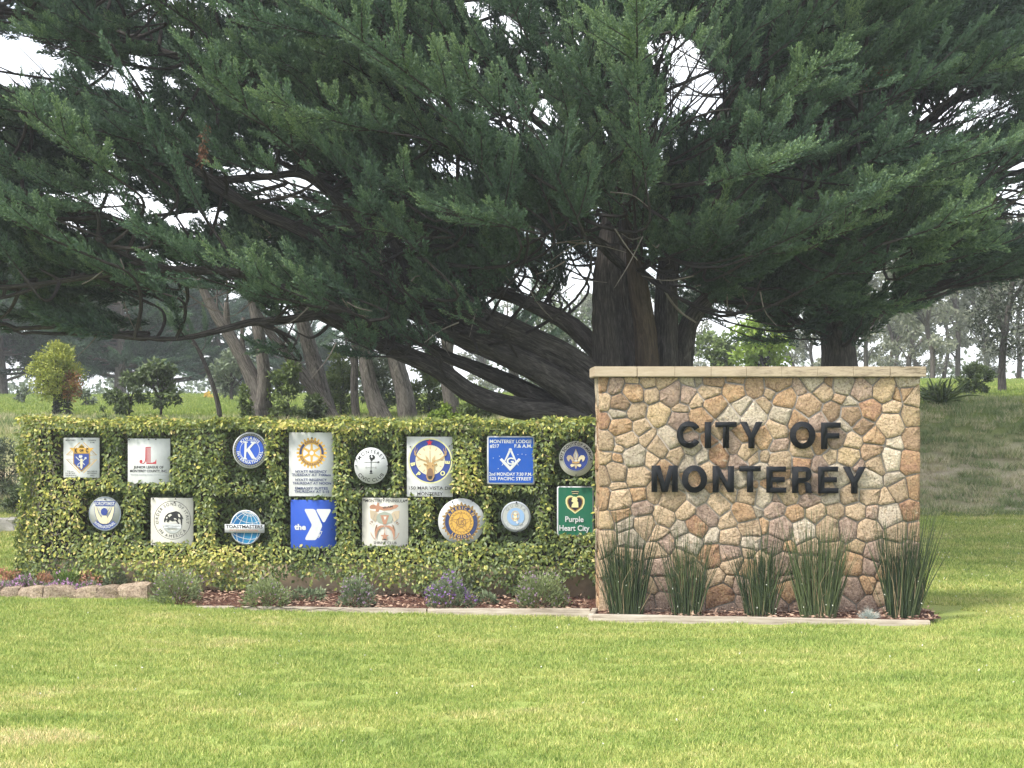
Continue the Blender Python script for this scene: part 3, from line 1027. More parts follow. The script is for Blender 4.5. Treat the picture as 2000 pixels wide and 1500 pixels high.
class Sign:
    """drawn in sixths of a photo pixel from a corner zm; becomes flat print on one plate"""
    def __init__(s, name, label, zm, cx, cy, off=0.038):
        s.zm = zm
        cx, cy = zm[0] + cx / 6, zm[1] + cy / 6
        kx = (cx - 1000) / F
        d = (H0.y + off / ca + HM * H0.x) / (1 + HM * kx)
        s.k = d / F
        s.cx, s.cy = cx, cy
        s.root = thing(name, label, 'sign', (kx * d, d, EYE - (cy - HZ) * s.k), -HA, 'club signs set into the hedge')
        s.n = 0
        s.line_no = 0
        s.lay = {}
        s.buf = {}
    def c(s, px, py):
        return (s.zm[0] + px / 6 - s.cx) * s.k, -(s.zm[1] + py / 6 - s.cy) * s.k
    def put(s, nm, col, V2, T):
        """V2 in photo pixels"""
        if (nm, col) not in s.lay:
            s.n += 1
            s.lay[(nm, col)] = s.n
        key = (nm, col) if nm in TINY else (nm, col, len(s.buf))
        if nm in WORDS and s.line_no:
            key = (nm, col, 'line', s.line_no)
        b = s.buf.setdefault(key, [MB(), s.lay[(nm, col)]])
        V2 = np.asarray(V2, dtype=float)
        if not len(V2):
            return
        X = (s.zm[0] + V2[:, 0] / 6 - s.cx) * s.k
        Z = -(s.zm[1] + V2[:, 1] / 6 - s.cy) * s.k
        b[0].add(np.stack([X, np.full(len(X), -0.003 - 0.0014 * b[1]), Z], 1), T=T)
    def poly(s, nm, col, *loops):
        pts = [q for l in loops for q in l]
        tri = tessellate_polygon([[Vector((a, b, 0)) for a, b in l] for l in loops])
        s.put(nm, col, pts, np.array(tri).reshape(-1, 3))
    def disc(s, nm, col, cx, cy, r, ry=None, n=40):
        s.poly(nm, col, circ(cx, cy, r, ry or r, n))
    def ring(s, nm, col, cx, cy, r0, r1, a0=0, a1=360, n=44):
        if a1 - a0 >= 359.9:
            an = np.radians(np.linspace(0, 360, n + 1))
        else:
            an = np.radians(np.linspace(a0, a1, max(4, int(n * (a1 - a0) / 360) + 2)))
        V = np.concatenate([np.stack([cx + r0 * np.sin(an), cy - r0 * np.cos(an)], 1), np.stack([cx + r1 * np.sin(an), cy - r1 * np.cos(an)], 1)])
        m = len(an)
        i = np.arange(m - 1)
        s.put(nm, col, V, np.concatenate([np.stack([i, i + 1, m + i], 1), np.stack([i + 1, m + i + 1, m + i], 1)]))
    def line(s, nm, col, pts, w, closed=False):
        P = np.asarray(pts, dtype=float)
        if closed:
            P = np.vstack([P, P[:1]])
        T = np.gradient(P, axis=0) if len(P) > 2 else np.repeat((P[1] - P[0])[None], 2, 0)
        if closed:
            T[0] = T[-1] = (P[1] - P[0]) + (P[-1] - P[-2])
        T = T / (np.linalg.norm(T, axis=1)[:, None] + 1e-9)
        Nn = np.stack([-T[:, 1], T[:, 0]], 1)
        w = np.broadcast_to(np.asarray(w, dtype=float), (len(P),))[:, None] / 2
        m = len(P)
        i = np.arange(m - 1)
        s.put(nm, col, np.concatenate([P + Nn * w, P - Nn * w]), np.concatenate([np.stack([i, i + 1, m + i], 1), np.stack([i + 1, m + i + 1, m + i], 1)]))
    def text(s, nm, col, txt, x0, x1, base, h, bold=0.015, slant=0.0, rot=0.0):
        """fit between x0 and x1, baseline row, cap height h"""
        s.line_no += 1
        x = 0
        V, T, n = [], [], 0
        for ch in txt:
            v, t, adv = glyph(ch, bold)
            if len(v):
                V.append(v + np.array([[x, 0]]))
                T.append(t + n)
                n += len(v)
            x += adv
        V = np.concatenate(V)
        mn, mx = V[:, 0].min(), V[:, 0].max()
        X = x0 + (V[:, 0] - mn) / (mx - mn) * (x1 - x0) + slant * V[:, 1] * h
        Y = base - V[:, 1] / CAPH * h
        if rot:
            dx, dy = X - x0, Y - base
            X, Y = x0 + dx * math.cos(R(rot)) + dy * math.sin(R(rot)), base - dx * math.sin(R(rot)) + dy * math.cos(R(rot))
        s.put(nm, col, np.stack([X, Y], 1), np.concatenate(T))
    def arc(s, nm, col, txt, cx, cy, r, a0, a1, h, bold=0.015, inside=False, wide=1.0):
        """letters along a circle, angles clockwise from the top; inside=True reads along the bottom"""
        s.line_no += 1
        adv = [glyph(ch, bold)[2] for ch in txt]
        tot = sum(adv)
        x = 0
        for ch, w in zip(txt, adv):
            v, t, _ = glyph(ch, bold)
            a = R(a0 + (a1 - a0) * (x + w / 2) / tot)
            x += w
            if not len(v):
                continue
            lx = (v[:, 0] - w / 2) / CAPH * h * wide
            ly = v[:, 1] / CAPH * h
            if not inside:
                rad = np.array([math.sin(a), -math.cos(a)])
                tang = np.array([math.cos(a), math.sin(a)])
                P = np.array([cx, cy]) + np.outer(r + ly, rad) + np.outer(lx, tang)
            else:
                rad = np.array([math.sin(a), -math.cos(a)])
                tang = -np.array([math.cos(a), math.sin(a)])
                P = np.array([cx, cy]) + np.outer(r - ly, rad) + np.outer(lx, tang)
            s.put(nm, col, P, t)
    def plate(s, col, loop, th=0.006, name='plate'):
        V, T, Q = extrude_loops([loop], lambda q: s.c(*q), -0.003, th)
        part(name, mesh_np(name, V, [T, Q], paint(col)), s.root)
    def bolts(s, *pts, r=1.5):
        for x, y in pts:
            mb = MB()
            X, Z = s.c(x, y)
            a = np.arange(8) / 8 * 6.283
            rr_ = r * s.k
            y0 = -0.006 - 0.0014 * 14
            V = [(X + rr_ * math.cos(q), -0.003, Z + rr_ * math.sin(q)) for q in a] + [(X + rr_ * .7 * math.cos(q), y0, Z + rr_ * .7 * math.sin(q)) for q in a] + [(X, y0 - 0.003, Z)]
            mb.add(V, T=[(8 + i, 8 + (i + 1) % 8, 16) for i in range(8)], Q=[(i, (i + 1) % 8, 8 + (i + 1) % 8, 8 + i) for i in range(8)])
            part('bolt', mb.mesh('bolt', paint('black')), s.root)
    def done(s):
        for key, (mb, _) in s.buf.items():
            part(key[0], mb.mesh(key[0], paint(key[1])), s.root, kind='stuff' if key[0] in WORDS or key[0] in TINY else None)

def circ(cx, cy, rx, ry=None, n=40, a0=0, a1=360):
    ry = ry or rx
    if a1 - a0 >= 360:
        an = np.radians(np.arange(n) / n * 360)
    else:
        an = np.radians(np.linspace(a0, a1, n))
    return [(cx + rx * math.sin(a), cy - ry * math.cos(a)) for a in an]
def rrect(x0, y0, x1, y1, r=3, n=4):
    out = []
    for cx, cy, a in ((x1 - r, y0 + r, 0), (x1 - r, y1 - r, 90), (x0 + r, y1 - r, 180), (x0 + r, y0 + r, 270)):
        out += circ(cx, cy, r, r, n, a, a + 90)
    return out
def starpts(cx, cy, r, ri, n=5, rot=0):
    return [(cx + (r if i % 2 == 0 else ri) * math.sin(R(rot + 180 / n * i)), cy - (r if i % 2 == 0 else ri) * math.cos(R(rot + 180 / n * i))) for i in range(2 * n)]

# ------------------------------------------------------------------ the sixteen club signs
Z1, Z2, Z3, Z4 = (100, 830), (400, 830), (660, 830), (920, 830)
def mir(pts, c):
    return [(2 * c - a, b) for a, b in pts]

# knights' council
g = Sign('square_sign', 'white square sign with blue shield on a gold star and diamond', Z1, 355, 385)
g.plate('white', rrect(135, 150, 575, 620, 8))
for sx in (1, -1):
    for pts in ([(335, 205), (335, 352), (172, 352)], [(335, 562), (335, 402), (172, 402)]):
        pts = pts if sx == 1 else mir(pts, 358)
        g.line('emblem', 'gold', pts, 10, True)
        g.line('emblem', 'gold', [(a * 0.82 + (358 + (-60 if sx == 1 else 60)) * 0.18, b * 0.82 + 378 * 0.18) for a, b in pts], 4, True)
g.poly('star', 'gold', [(358, 222), (402, 268), (510, 268), (462, 312), (462, 350), (256, 350), (256, 312), (206, 268), (316, 268)])
g.poly('shield', 'darkgold', [(256, 326), (462, 326), (462, 458), (358, 550), (256, 458)])
g.poly('shield', 'blue', [(268, 338), (450, 338), (450, 452), (358, 534), (268, 452)])
g.poly('charge', 'cream', [(345, 395), (372, 395), (370, 500), (358, 520), (346, 500)])
g.line('charge', 'white', [(290, 372), (318, 398), (340, 418)], 9)
g.line('charge', 'white', [(372, 440), (398, 464)], 9)
g.line('charge', 'white', [(412, 382), (396, 402), (374, 425)], 9)
g.line('charge', 'white', [(344, 440), (318, 460), (312, 485), (330, 492), (342, 484)], 8)
g.poly('charge', 'white', [(328, 362), (342, 348), (352, 362), (366, 348), (372, 372), (356, 388), (330, 384)])
g.disc('charge', 'white', 410, 388, 13, n=14)
g.text('lettering', 'black', 'K', 276, 310, 322, 44, 0.05)
g.text('lettering', 'black', 'OF', 336, 384, 312, 26, 0.05)
g.text('lettering', 'black', 'C', 412, 444, 318, 44, 0.05)
g.text('small_print', 'black', 'MONTEREY', 165, 290, 186, 15)
g.text('small_print', 'black', 'COUNCIL', 447, 540, 186, 15)
g.text('small_print', 'black', '# 1465', 470, 522, 211, 13)
g.text('small_print', 'black', '7:30 pm', 182, 262, 550, 14)
g.text('small_print', 'black', '1st & 3rd', 165, 280, 572, 14)
g.text('small_print', 'black', 'THURSDAYS', 160, 298, 598, 14)
g.text('small_print', 'black', 'SAN CARLOS', 428, 552, 548, 14)
g.text('small_print', 'black', 'CATHEDRAL', 432, 552, 572, 14)
g.text('small_print', 'black', 'HALL', 468, 524, 598, 14)
g.bolts((365, 165))
g.done()

# junior league
g = Sign('square_sign', 'plain white square sign with red J and L column emblem above black lettering', Z1, 1146, 420)
g.plate('white', rrect(888, 160, 1405, 690, 5))
for a in (1112, 1127, 1142, 1157):
    g.poly('emblem', 'red', [(a, 270), (a + 9, 270), (a + 9, 438), (a, 438)])
g.poly('emblem', 'red', [(1103, 258), (1172, 258), (1168, 268), (1107, 268)])
g.line('emblem', 'red', [(1108, 270), (1107, 400), (1100, 430), (1082, 450), (1060, 455)], [7, 12, 11, 9, 5])
g.disc('emblem', 'red', 1050, 430, 18, 22, 20)
g.poly('emblem', 'red', [(1115, 441), (1190, 441), (1222, 428), (1234, 404), (1238, 404), (1236, 456), (1115, 456)])
g.text('lettering', 'black', 'JUNIOR LEAGUE OF', 962, 1326, 508, 28, 0.02)
g.text('lettering', 'black', 'MONTEREY COUNTY, INC.', 915, 1372, 553, 28, 0.02)
g.text('motto', 'steel', 'Women building better communities', 918, 1362, 590, 17, 0.01, 0.2)
g.bolts((905, 172), (1146, 168), (1234, 168), r=1.1)
g.done()

# soroptimist
g = Sign('round_sign', 'pale blue-grey round sign with winged woman and blue lettered bands', Z1, 630, 1040)
g.plate('grey', circ(630, 1040, 198, 203, 48))
g.ring('border', 'bluegrey', 630, 1040, 188, 194)
g.poly('band', 'blue', [(495, 892), (765, 892), (742, 950), (518, 950)])
g.text('lettering', 'white', 'SOROPTIMIST', 508, 752, 940, 38, 0.02)
for m in (0, 1):
    f = (lambda P: P) if m == 0 else (lambda P: mir(P, 627))
    g.poly('wing', 'cream', f([(505, 952), (530, 962), (552, 1030), (588, 1086), (596, 1140), (574, 1150), (536, 1096), (516, 1030)]))
    g.line('wing', 'cream', f([(540, 965), (570, 1010), (598, 1040)]), 9)
    g.line('wing', 'cream', f([(568, 962), (588, 995), (604, 1015)]), 8)
    g.line('wing', 'cream', f([(598, 962), (608, 985), (615, 1000)]), 7)
    g.line('outline', 'blue', f([(500, 950), (512, 1040), (536, 1104), (574, 1156)]), 4)
    g.line('outline', 'blue', f([(534, 960), (560, 1034), (592, 1080)]), 3)
g.poly('figure', 'cream', [(600, 1062), (655, 1062), (672, 1110), (664, 1156), (590, 1156), (584, 1110)])
g.disc('hair', 'blue', 626, 1016, 42, 44, 24)
g.disc('figure', 'cream', 624, 1024, 27, 36, 20)
g.line('outline', 'blue', [(604, 1070), (626, 1104), (650, 1070)], 4)
g.ring('band', 'blue', 630, 1040, 126, 184, 128, 232)
g.arc('lettering', 'white', 'INTERNATIONAL', 630, 1040, 172, 231, 129, 34, 0.02, True, 0.75)
g.bolts((633, 868), (775, 885), r=1.3)
g.done()

# order of italians
g = Sign('square_sign', 'white square sign with black lion drawing inside a ring of lettering', Z1, 1418, 1135)
g.plate('offwhite', rrect(1158, 855, 1675, 1412, 6))
g.ring('border', 'black', 1422, 1115, 221, 226)
g.arc('lettering', 'black', 'ORDER SONS OF ITALY', 1422, 1115, 172, -106, 104, 34, 0.0)
g.arc('lettering', 'black', 'IN AMERICA', 1422, 1115, 208, 236, 124, 36, 0.0, True)
g.poly('lion', 'black', [(1322, 1105), (1338, 1065), (1370, 1035), (1420, 1020), (1468, 1008), (1510, 1022), (1540, 1060), (1558, 1098), (1544, 1100), (1540, 1170), (1530, 1172), (1522, 1110), (1500, 1090), (1486, 1120), (1512, 1160), (1498, 1164), (1460, 1118), (1420, 1130), (1392, 1112), (1372, 1140), (1352, 1138), (1362, 1108), (1340, 1120), (1330, 1140), (1318, 1136)])
for P in ([(1366, 1060), (1400, 1042), (1420, 1054), (1386, 1080)], [(1490, 1040), (1512, 1046), (1520, 1082), (1498, 1074)], [(1440, 1090), (1468, 1096), (1480, 1108), (1446, 1106)], [(1344, 1084), (1362, 1074), (1366, 1092), (1350, 1102)]):
    g.poly('lion', 'offwhite', P)
g.ring('pedestal', 'grey', 1425, 1150, 92, 118, 110, 250)
g.ring('pedestal', 'dimgrey', 1425, 1150, 118, 122, 100, 260)
g.poly('pedestal', 'white', [(1322, 1160), (1530, 1160), (1530, 1212), (1322, 1212)])
g.line('pedestal', 'dimgrey', [(1322, 1160), (1426, 1158), (1530, 1160)], 4)
g.text('motto', 'dimgrey', 'LIBERTY EQUALITY', 1332, 1520, 1190, 13)
g.text('motto', 'dimgrey', 'FRATERNITY', 1370, 1482, 1212, 13)
g.text('lettering', 'black', 'www.sonsofitalymo', 1170, 1590, 1396, 22, 0.02)
g.bolts((1190, 866), (1462, 866), (1450, 905), r=1.3)
g.done()

# kiwanis
g = Sign('round_sign', 'round blue sign with large white K inside a dark rim', Z2, 530, 297)
g.plate('white', circ(530, 297, 208, 213, 52))
g.ring('rim', 'black', 530, 297, 160, 197)
for k in range(40):
    a = k * 9
    g.line('rope', 'grey', [(530 + 172 * math.sin(R(a)), 297 - 172 * math.cos(R(a))), (530 + 181 * math.sin(R(a + 4)), 297 - 181 * math.cos(R(a + 4))), (530 + 192 * math.sin(R(a + 13)), 297 - 192 * math.cos(R(a + 13)))], 4)
g.disc('field', 'royal', 530, 297, 166)
g.ring('inner_ring', 'white', 530, 297, 116, 121)
g.arc('lettering', 'white', 'KIWANIS', 530, 297, 127, -52, 52, 32, 0.035)
g.arc('lettering', 'white', 'INTERNATIONAL', 530, 297, 158, 266, 94, 32, 0.035, True)
g.poly('emblem', 'white', [(455, 192), (508, 196), (506, 206), (494, 210), (492, 285), (556, 216), (540, 206), (542, 190), (606, 204), (604, 214), (588, 218), (530, 280), (594, 382), (610, 388), (608, 398), (556, 394), (500, 308), (488, 322), (484, 384), (498, 392), (496, 402), (450, 396), (452, 386), (462, 380), (468, 210), (454, 204)])
g.done()

# rotary
g = Sign('rectangular_sign', 'tall white sign with gold and navy gear wheel above five lines of lettering', Z2, 1248, 462)
g.plate('white', rrect(980, 88, 1515, 838, 6))
cx, cy = 1253, 327
for k in range(24):
    a = k * 15
    r0, r1, w0, w1 = 148, 182, 15, 10
    P = []
    for rr_, ww in ((r0, -w0), (r1, -w1), (r1, w1), (r0, w0)):
        P.append((cx + rr_ * math.sin(R(a)) + ww * math.cos(R(a)), cy - rr_ * math.cos(R(a)) + ww * math.sin(R(a))))
    g.poly('gear', 'gold', P)
g.ring('gear', 'gold', cx, cy, 104, 152)
for a0, a1, c_ in ((-88, -42, 'navy'), (-36, 36, 'brown'), (42, 98, 'navy'), (106, 254, 'brown'), (262, 272, 'navy')):
    g.ring('gear_panel', c_, cx, cy, 118, 146, a0, a1)
g.arc('gear_lettering', 'gold', 'ROTARY', cx, cy, 122, -30, 30, 20, 0.02)
g.arc('gear_lettering', 'gold', 'INTERNATIONAL', cx, cy, 142, 248, 112, 20, 0.02, True)
for k in range(6):
    a = k * 60
    P = []
    for rr_, ww in ((38, -16), (106, -11), (106, 11), (38, 16)):
        P.append((cx + rr_ * math.sin(R(a)) + ww * math.cos(R(a)), cy - rr_ * math.cos(R(a)) + ww * math.sin(R(a))))
    g.poly('gear', 'gold', P)
g.ring('gear', 'gold', cx, cy, 26, 42)
for t, a, b, base in (('HYATT REGENCY', 1060, 1440, 559), ('TUESDAY AT 7:00am', 1015, 1486, 598), ('HYATT REGENCY', 1060, 1440, 656), ('THURSDAY AT NOON', 1025, 1490, 696), ('EMBASSY SUITES', 1055, 1450, 756), ('THURSDAY AT 5:15', 1045, 1465, 794)):
    g.text('lettering', 'navy', t, a, b, base, 28, 0.022)
g.bolts((1258, 152))
g.done()

# toastmasters
g = Sign('round_sign', 'blue globe sign crossed by a white banner', Z2, 480, 1200)
cx, cy = 480, 1200
g.plate('white', circ(cx, cy, 190, 204, 52))
g.disc('globe', 'teal', cx, cy, 181, 195, 52)
g.poly('globe', 'teal2', [(q[0], q[1]) for q in circ(cx, cy, 181, 195, 30, 190, 350)][::-1] + [(cx - 40, cy - 150), (cx - 70, cy), (cx - 40, cy + 150)])
def gl(u, v):
    """point of a tilted globe"""
    a, b = R(u), R(v)
    x, y, z = math.cos(b) * math.sin(a), math.sin(b), math.cos(b) * math.cos(a)
    t = R(22)
    y, z = y * math.cos(t) - z * math.sin(t), y * math.sin(t) + z * math.cos(t)
    t = R(-12)
    x, y = x * math.cos(t) - y * math.sin(t), x * math.sin(t) + y * math.cos(t)
    return (cx + 181 * x, cy - 195 * y), z
for u in range(0, 360, 30):
    run = []
    for v in range(-90, 91, 6):
        q, z = gl(u, v)
        if z > 0.02:
            run.append(q)
    if len(run) > 4:
        g.line('graticule_%s' % 'meridian', 'white', run, 6)
for v in (-50, -20, 10, 40, 68):
    runs, run = [], []
    for u in range(0, 726, 6):
        q, z = gl(u, v)
        if z > 0.02:
            run.append(q)
        elif run:
            runs.append(run)
            run = []
    if runs:
        g.line('graticule_parallel', 'white', max(runs, key=len), 6)
b = Sign.__new__(Sign)
V, T, Q = extrude_loops([[(235, 1163), (712, 1163), (712, 1260), (235, 1260)]], lambda q: g.c(*q), -0.030, -0.016)
part('banner', mesh_np('banner', V, [T, Q], paint('white')), g.root)
g.n = 20
g.text('lettering', 'black', 'TOASTMASTERS', 248, 694, 1206, 36, 0.022)
g.text('small_print', 'rust', 'INTERNATIONAL', 298, 650, 1242, 22, 0.0)
g.done()

# the Y
g = Sign('square_sign', 'bright blue square sign with big white bent Y', Z2, 1275, 1165)
g.plate('royal', rrect(1000, 880, 1548, 1450, 6))
g.poly('emblem', 'white', [(1178, 984), (1272, 984), (1296, 996), (1376, 1166), (1378, 1190), (1310, 1338), (1292, 1348), (1188, 1350), (1176, 1340), (1178, 1322), (1252, 1184), (1252, 1162), (1170, 1004), (1170, 992)])
g.poly('emblem', 'white', [(1320, 984), (1472, 984), (1482, 994), (1480, 1010), (1412, 1132), (1396, 1140), (1384, 1130), (1312, 1004), (1312, 992)])
g.text('lettering', 'white', 'the', 1043, 1185, 1228, 62, 0.045)
g.text('lettering', 'white', 'YMCA', 1338, 1440, 1334, 28, 0.025, 0, 62)
g.bolts((1012, 892), (1490, 986), (1500, 1218), (1536, 892), r=1.0)
g.done()

# civic club
g = Sign('round_sign', 'small white round sign with black rooster weathervane', Z3, 388, 477)
g.plate('white', circ(388, 477, 200, 213, 52))
g.arc('lettering', 'black', 'MONTEREY', 388, 477, 148, -66, 66, 38, 0.01)
g.arc('lettering', 'black', 'CIVIC CLUB', 388, 477, 190, 238, 122, 40, 0.01, True)
g.poly('rooster', 'black', [(366, 372), (372, 352), (386, 348), (392, 356), (386, 368), (390, 380), (404, 384), (412, 372), (402, 366), (400, 352), (416, 348), (434, 362), (438, 384), (426, 402), (408, 410), (404, 420), (386, 420), (376, 404), (368, 392), (372, 382)])
g.poly('vane', 'black', [(304, 433), (470, 432), (470, 422), (496, 434), (470, 446), (470, 438), (304, 438)])
g.poly('vane', 'black', [(386, 420), (394, 420), (393, 530), (387, 530)])
g.line('vane', 'dimgrey', [(346, 498), (388, 496), (434, 498)], 5)
g.text('small_print', 'dimgrey', 'W', 318, 344, 510, 22)
g.text('small_print', 'dimgrey', 'E', 440, 458, 510, 22)
g.disc('vane', 'black', 390, 544, 14, n=16)
g.poly('vane', 'black', [(376, 560), (404, 560), (410, 572), (370, 572)])
g.bolts((208, 478), (588, 478), (206, 400), (586, 560), r=1.3)
g.done()

# elk lodge
g = Sign('rectangular_sign', 'tall white sign with an elk head over a clock inside a blue ring', Z3, 1076, 489)
g.plate('white', rrect(803, 138, 1350, 842, 6))
cx, cy = 1082, 420
g.disc('ring', 'paleyellow', cx, cy, 262, 266)
g.disc('ring', 'blue', cx, cy, 246, 250)
g.disc('clock_face', 'cream', cx, cy - 8, 174, 176)
for k in range(12):
    a = R(k * 30)
    g.line('numeral', 'rust', [(cx + 128 * math.sin(a), cy - 8 - 128 * math.cos(a)), (cx + 142 * math.sin(a), cy - 8 - 142 * math.cos(a)), (cx + 158 * math.sin(a), cy - 8 - 158 * math.cos(a))], 7)
g.line('clock_hand', 'brown', [(1080, 300), (1082, 400), (1083, 460)], 5)
for ch, a in (('B', -101), ('P', -138), ('O', 134), ('E', 95)):
    cxx, cyy = cx + 210 * math.sin(R(a)), cy - 210 * math.cos(R(a))
    g.arc('lettering', 'paleyellow', ch, cx, cy, 232, a % 360 + 6, a % 360 - 6, 48, 0.05, True)
g.poly('star', 'star', starpts(1076, 206, 40, 17))
for m in (0, 1):
    f = (lambda P: P) if m == 0 else (lambda P: mir(P, 1086))
    g.line('antler', 'ochre', f([(1070, 452), (1030, 420), (970, 400), (920, 360), (900, 310), (910, 252)]), [16, 14, 12, 11, 9, 4])
    for P in ([(1046, 425), (1040, 390), (1030, 352)], [(985, 404), (945, 396), (905, 345)], [(930, 368), (900, 350), (892, 300)], [(906, 330), (926, 300), (930, 270)], [(1064, 445), (1058, 400), (1044, 370)]):
        g.line('antler', 'ochre', f(P), [10, 8, 3])
    g.poly('ear', 'darkgold', f([(1050, 462), (1006, 448), (1004, 462), (1030, 478), (1052, 476)]))
g.poly('elk_head', 'ochre', [(1050, 446), (1086, 434), (1124, 446), (1136, 480), (1130, 560), (1136, 600), (1112, 646), (1080, 656), (1050, 640), (1036, 598), (1046, 540), (1038, 480)])
g.poly('muzzle', 'brown', [(1058, 520), (1084, 500), (1112, 520), (1126, 590), (1106, 634), (1080, 642), (1056, 628), (1042, 590)])
g.poly('muzzle', 'black', [(1062, 596), (1108, 596), (1102, 626), (1080, 636), (1064, 624)])
g.disc('eye', 'black', 1056, 478, 6, n=10)
g.disc('eye', 'black', 1116, 478, 6, n=10)
g.text('lettering', 'black', '150 MAR VISTA DR', 832, 1342, 756, 36, 0.012)
g.text('lettering', 'black', 'MONTEREY', 932, 1237, 824, 37, 0.012)
g.bolts((845, 255), (1312, 246), (845, 820), r=1.2)
g.done()

# shrine club
g = Sign('square_sign', 'weathered off-white square sign with faded brown curved sword and crescent', Z3, 553, 1137)
g.plate('offwhite', rrect(278, 855, 828, 1422, 6))
g.text('lettering', 'black', 'MONTEREY PENINSULA', 318, 792, 905, 32, 0.008)
g.poly('sword', 'rust', [(368, 962), (384, 938), (420, 934), (450, 946), (462, 910), (480, 910), (486, 950), (540, 962), (620, 950), (680, 930), (716, 944), (690, 972), (620, 996), (540, 1004), (486, 990), (470, 1020), (440, 1016), (444, 982), (400, 984), (374, 980)])
g.text('sword_lettering', 'black', 'ISLAM', 530, 648, 980, 22, 0.02, 0, 8)
g.poly('panel', 'tan', [(372, 1000), (440, 1010), (470, 1040), (440, 1140), (380, 1090)])
g.poly('panel', 'tan', mir([(372, 1000), (440, 1010), (470, 1040), (440, 1140), (380, 1090)], 550))
g.poly('sphinx', 'sage', [(450, 1080), (480, 1036), (548, 1012), (616, 1036), (648, 1080), (632, 1138), (590, 1146), (548, 1172), (506, 1146), (466, 1138)])
g.poly('sphinx', 'rust', [(498, 1056), (602, 1056), (568, 1164), (536, 1164)])
g.poly('sphinx', 'offwhite', [(536, 1072), (574, 1072), (554, 1116)])
for m in (0, 1):
    f = (lambda P: P) if m == 0 else (lambda P: mir(P, 553))
    g.poly('claw', 'rust', f([(548, 1176), (500, 1176), (458, 1200), (438, 1240), (434, 1290), (446, 1348), (452, 1300), (470, 1240), (506, 1204), (548, 1192)]))
    g.poly('claw', 'brown', f([(458, 1200), (466, 1160), (446, 1180), (432, 1230), (430, 1290), (438, 1240)]))
    g.line('cord', 'rust', f([(384, 1260), (404, 1310), (440, 1340)]), 6)
    g.line('cord', 'dimgrey', f([(440, 1040), (420, 1090), (400, 1150)]), 4)
g.line('cord', 'rust', [(553, 1190), (553, 1230), (553, 1268)], 7)
g.poly('star', 'rust', starpts(552, 1304, 54, 21))
g.poly('star', 'black', [(520, 1346), (553, 1330), (588, 1346)])
g.text('small_print', 'brown', '19', 392, 432, 1168, 30, 0.02, 0, 50)
g.text('small_print', 'brown', '41', 680, 718, 1142, 30, 0.02, 0, -50)
g.text('lettering', 'black', 'SHRINE CLUB', 416, 692, 1396, 30, 0.012)
g.bolts((302, 880), (806, 880), (298, 1402), (808, 1402), (538, 862), r=1.5)
g.done()

# veterans' legion
g = Sign('round_sign', 'large white round sign with golden sunburst badge and navy ring', Z3, 1447, 1132)
cx, cy = 1447, 1132
g.plate('white', circ(cx, cy, 277, 272, 56))
P = []
for k in range(60):
    big = k % 6 == 0
    r = 246 if big else (226 if k % 2 == 0 else 206)
    P.append((cx + r * math.sin(R(k * 6)), cy + 10 - r * math.cos(R(k * 6))))
g.poly('sunburst', 'darkgold', P)
for k in range(60):
    a = R(k * 6 + 3)
    g.line('ray', 'tan' if k % 2 else 'brown', [(cx + 196 * math.sin(a), cy + 10 - 196 * math.cos(a)), (cx + 205 * math.sin(a), cy + 10 - 205 * math.cos(a)), (cx + 216 * math.sin(a), cy + 10 - 216 * math.cos(a))], 8)
g.disc('ring', 'darkgold', cx, cy + 8, 199)
g.disc('ring', 'navy', cx, cy + 8, 193)
g.arc('lettering', 'gold', 'AMERICAN', cx, cy + 8, 152, -66, 66, 34, 0.02)
g.arc('lettering', 'gold', 'LEGION', cx, cy + 8, 186, 222, 138, 34, 0.02, True)
g.disc('medallion', 'darkgold', cx, cy + 8, 148)
g.disc('medallion', 'gold', cx, cy + 8, 142)
g.ring('wreath', 'darkgold', cx, cy + 8, 108, 114)
for k in range(22):
    a = R(k * 16.4)
    q = (cx + 124 * math.sin(a), cy + 8 - 124 * math.cos(a))
    t = (math.cos(a + 0.6), math.sin(a + 0.6))
    g.line('wreath', 'brown', [(q[0] - 14 * t[0], q[1] - 14 * t[1]), q, (q[0] + 14 * t[0], q[1] + 14 * t[1])], [2, 7, 2])
g.line('star_outline', 'brown', starpts(cx, cy + 12, 122, 48), 6, True)
g.ring('star_outline', 'brown', cx, cy + 8, 50, 56)
g.text('initials', 'brown', 'US', cx - 34, cx + 34, cy + 38, 58, 0.01)
g.bolts((1338, 900), (1580, 890), r=1.3)
g.done()

# masonic lodge
g = Sign('square_sign', 'blue square sign with white border and white compass and square around a G', Z4, 465, 412)
g.plate('white', rrect(185, 130, 745, 697, 22))
g.poly('field', 'lodge', rrect(203, 146, 730, 678, 16))
g.text('lettering', 'white', 'MONTEREY LODGE', 218, 712, 212, 38, 0.022)
g.text('lettering', 'white', '#217', 218, 330, 266, 38, 0.022)
g.text('lettering', 'white', 'F.& A.M.', 510, 716, 264, 38, 0.022)
g.text('lettering', 'white', '2nd MONDAY 7:30 P.M.', 210, 716, 594, 36, 0.022)
g.text('lettering', 'white', '525 PACIFIC STREET', 215, 710, 647, 36, 0.022)
g.line('compass', 'white', [(456, 296), (428, 360), (396, 422), (360, 480)], [24, 22, 14, 3])
g.line('compass', 'white', [(468, 296), (496, 360), (524, 418), (556, 474)], [24, 22, 14, 3])
g.disc('compass', 'white', 462, 290, 19, n=20)
g.poly('set_square', 'white', [(336, 408), (360, 388), (460, 486), (562, 388), (586, 406), (460, 540)])
for k in range(7):
    g.line('graduation', 'lodge', [(470 + k * 15, 524 - k * 17), (474 + k * 15, 519 - k * 17), (464 + k * 15, 514 - k * 17)][:2], 3)
g.text('initial', 'white', 'G', 418, 504, 462, 78, 0.03)
for q in ((260, 388), (335, 366), (552, 346), (600, 340), (645, 348), (318, 512)):
    g.disc('scratch', 'white', q[0], q[1], 5, n=8)
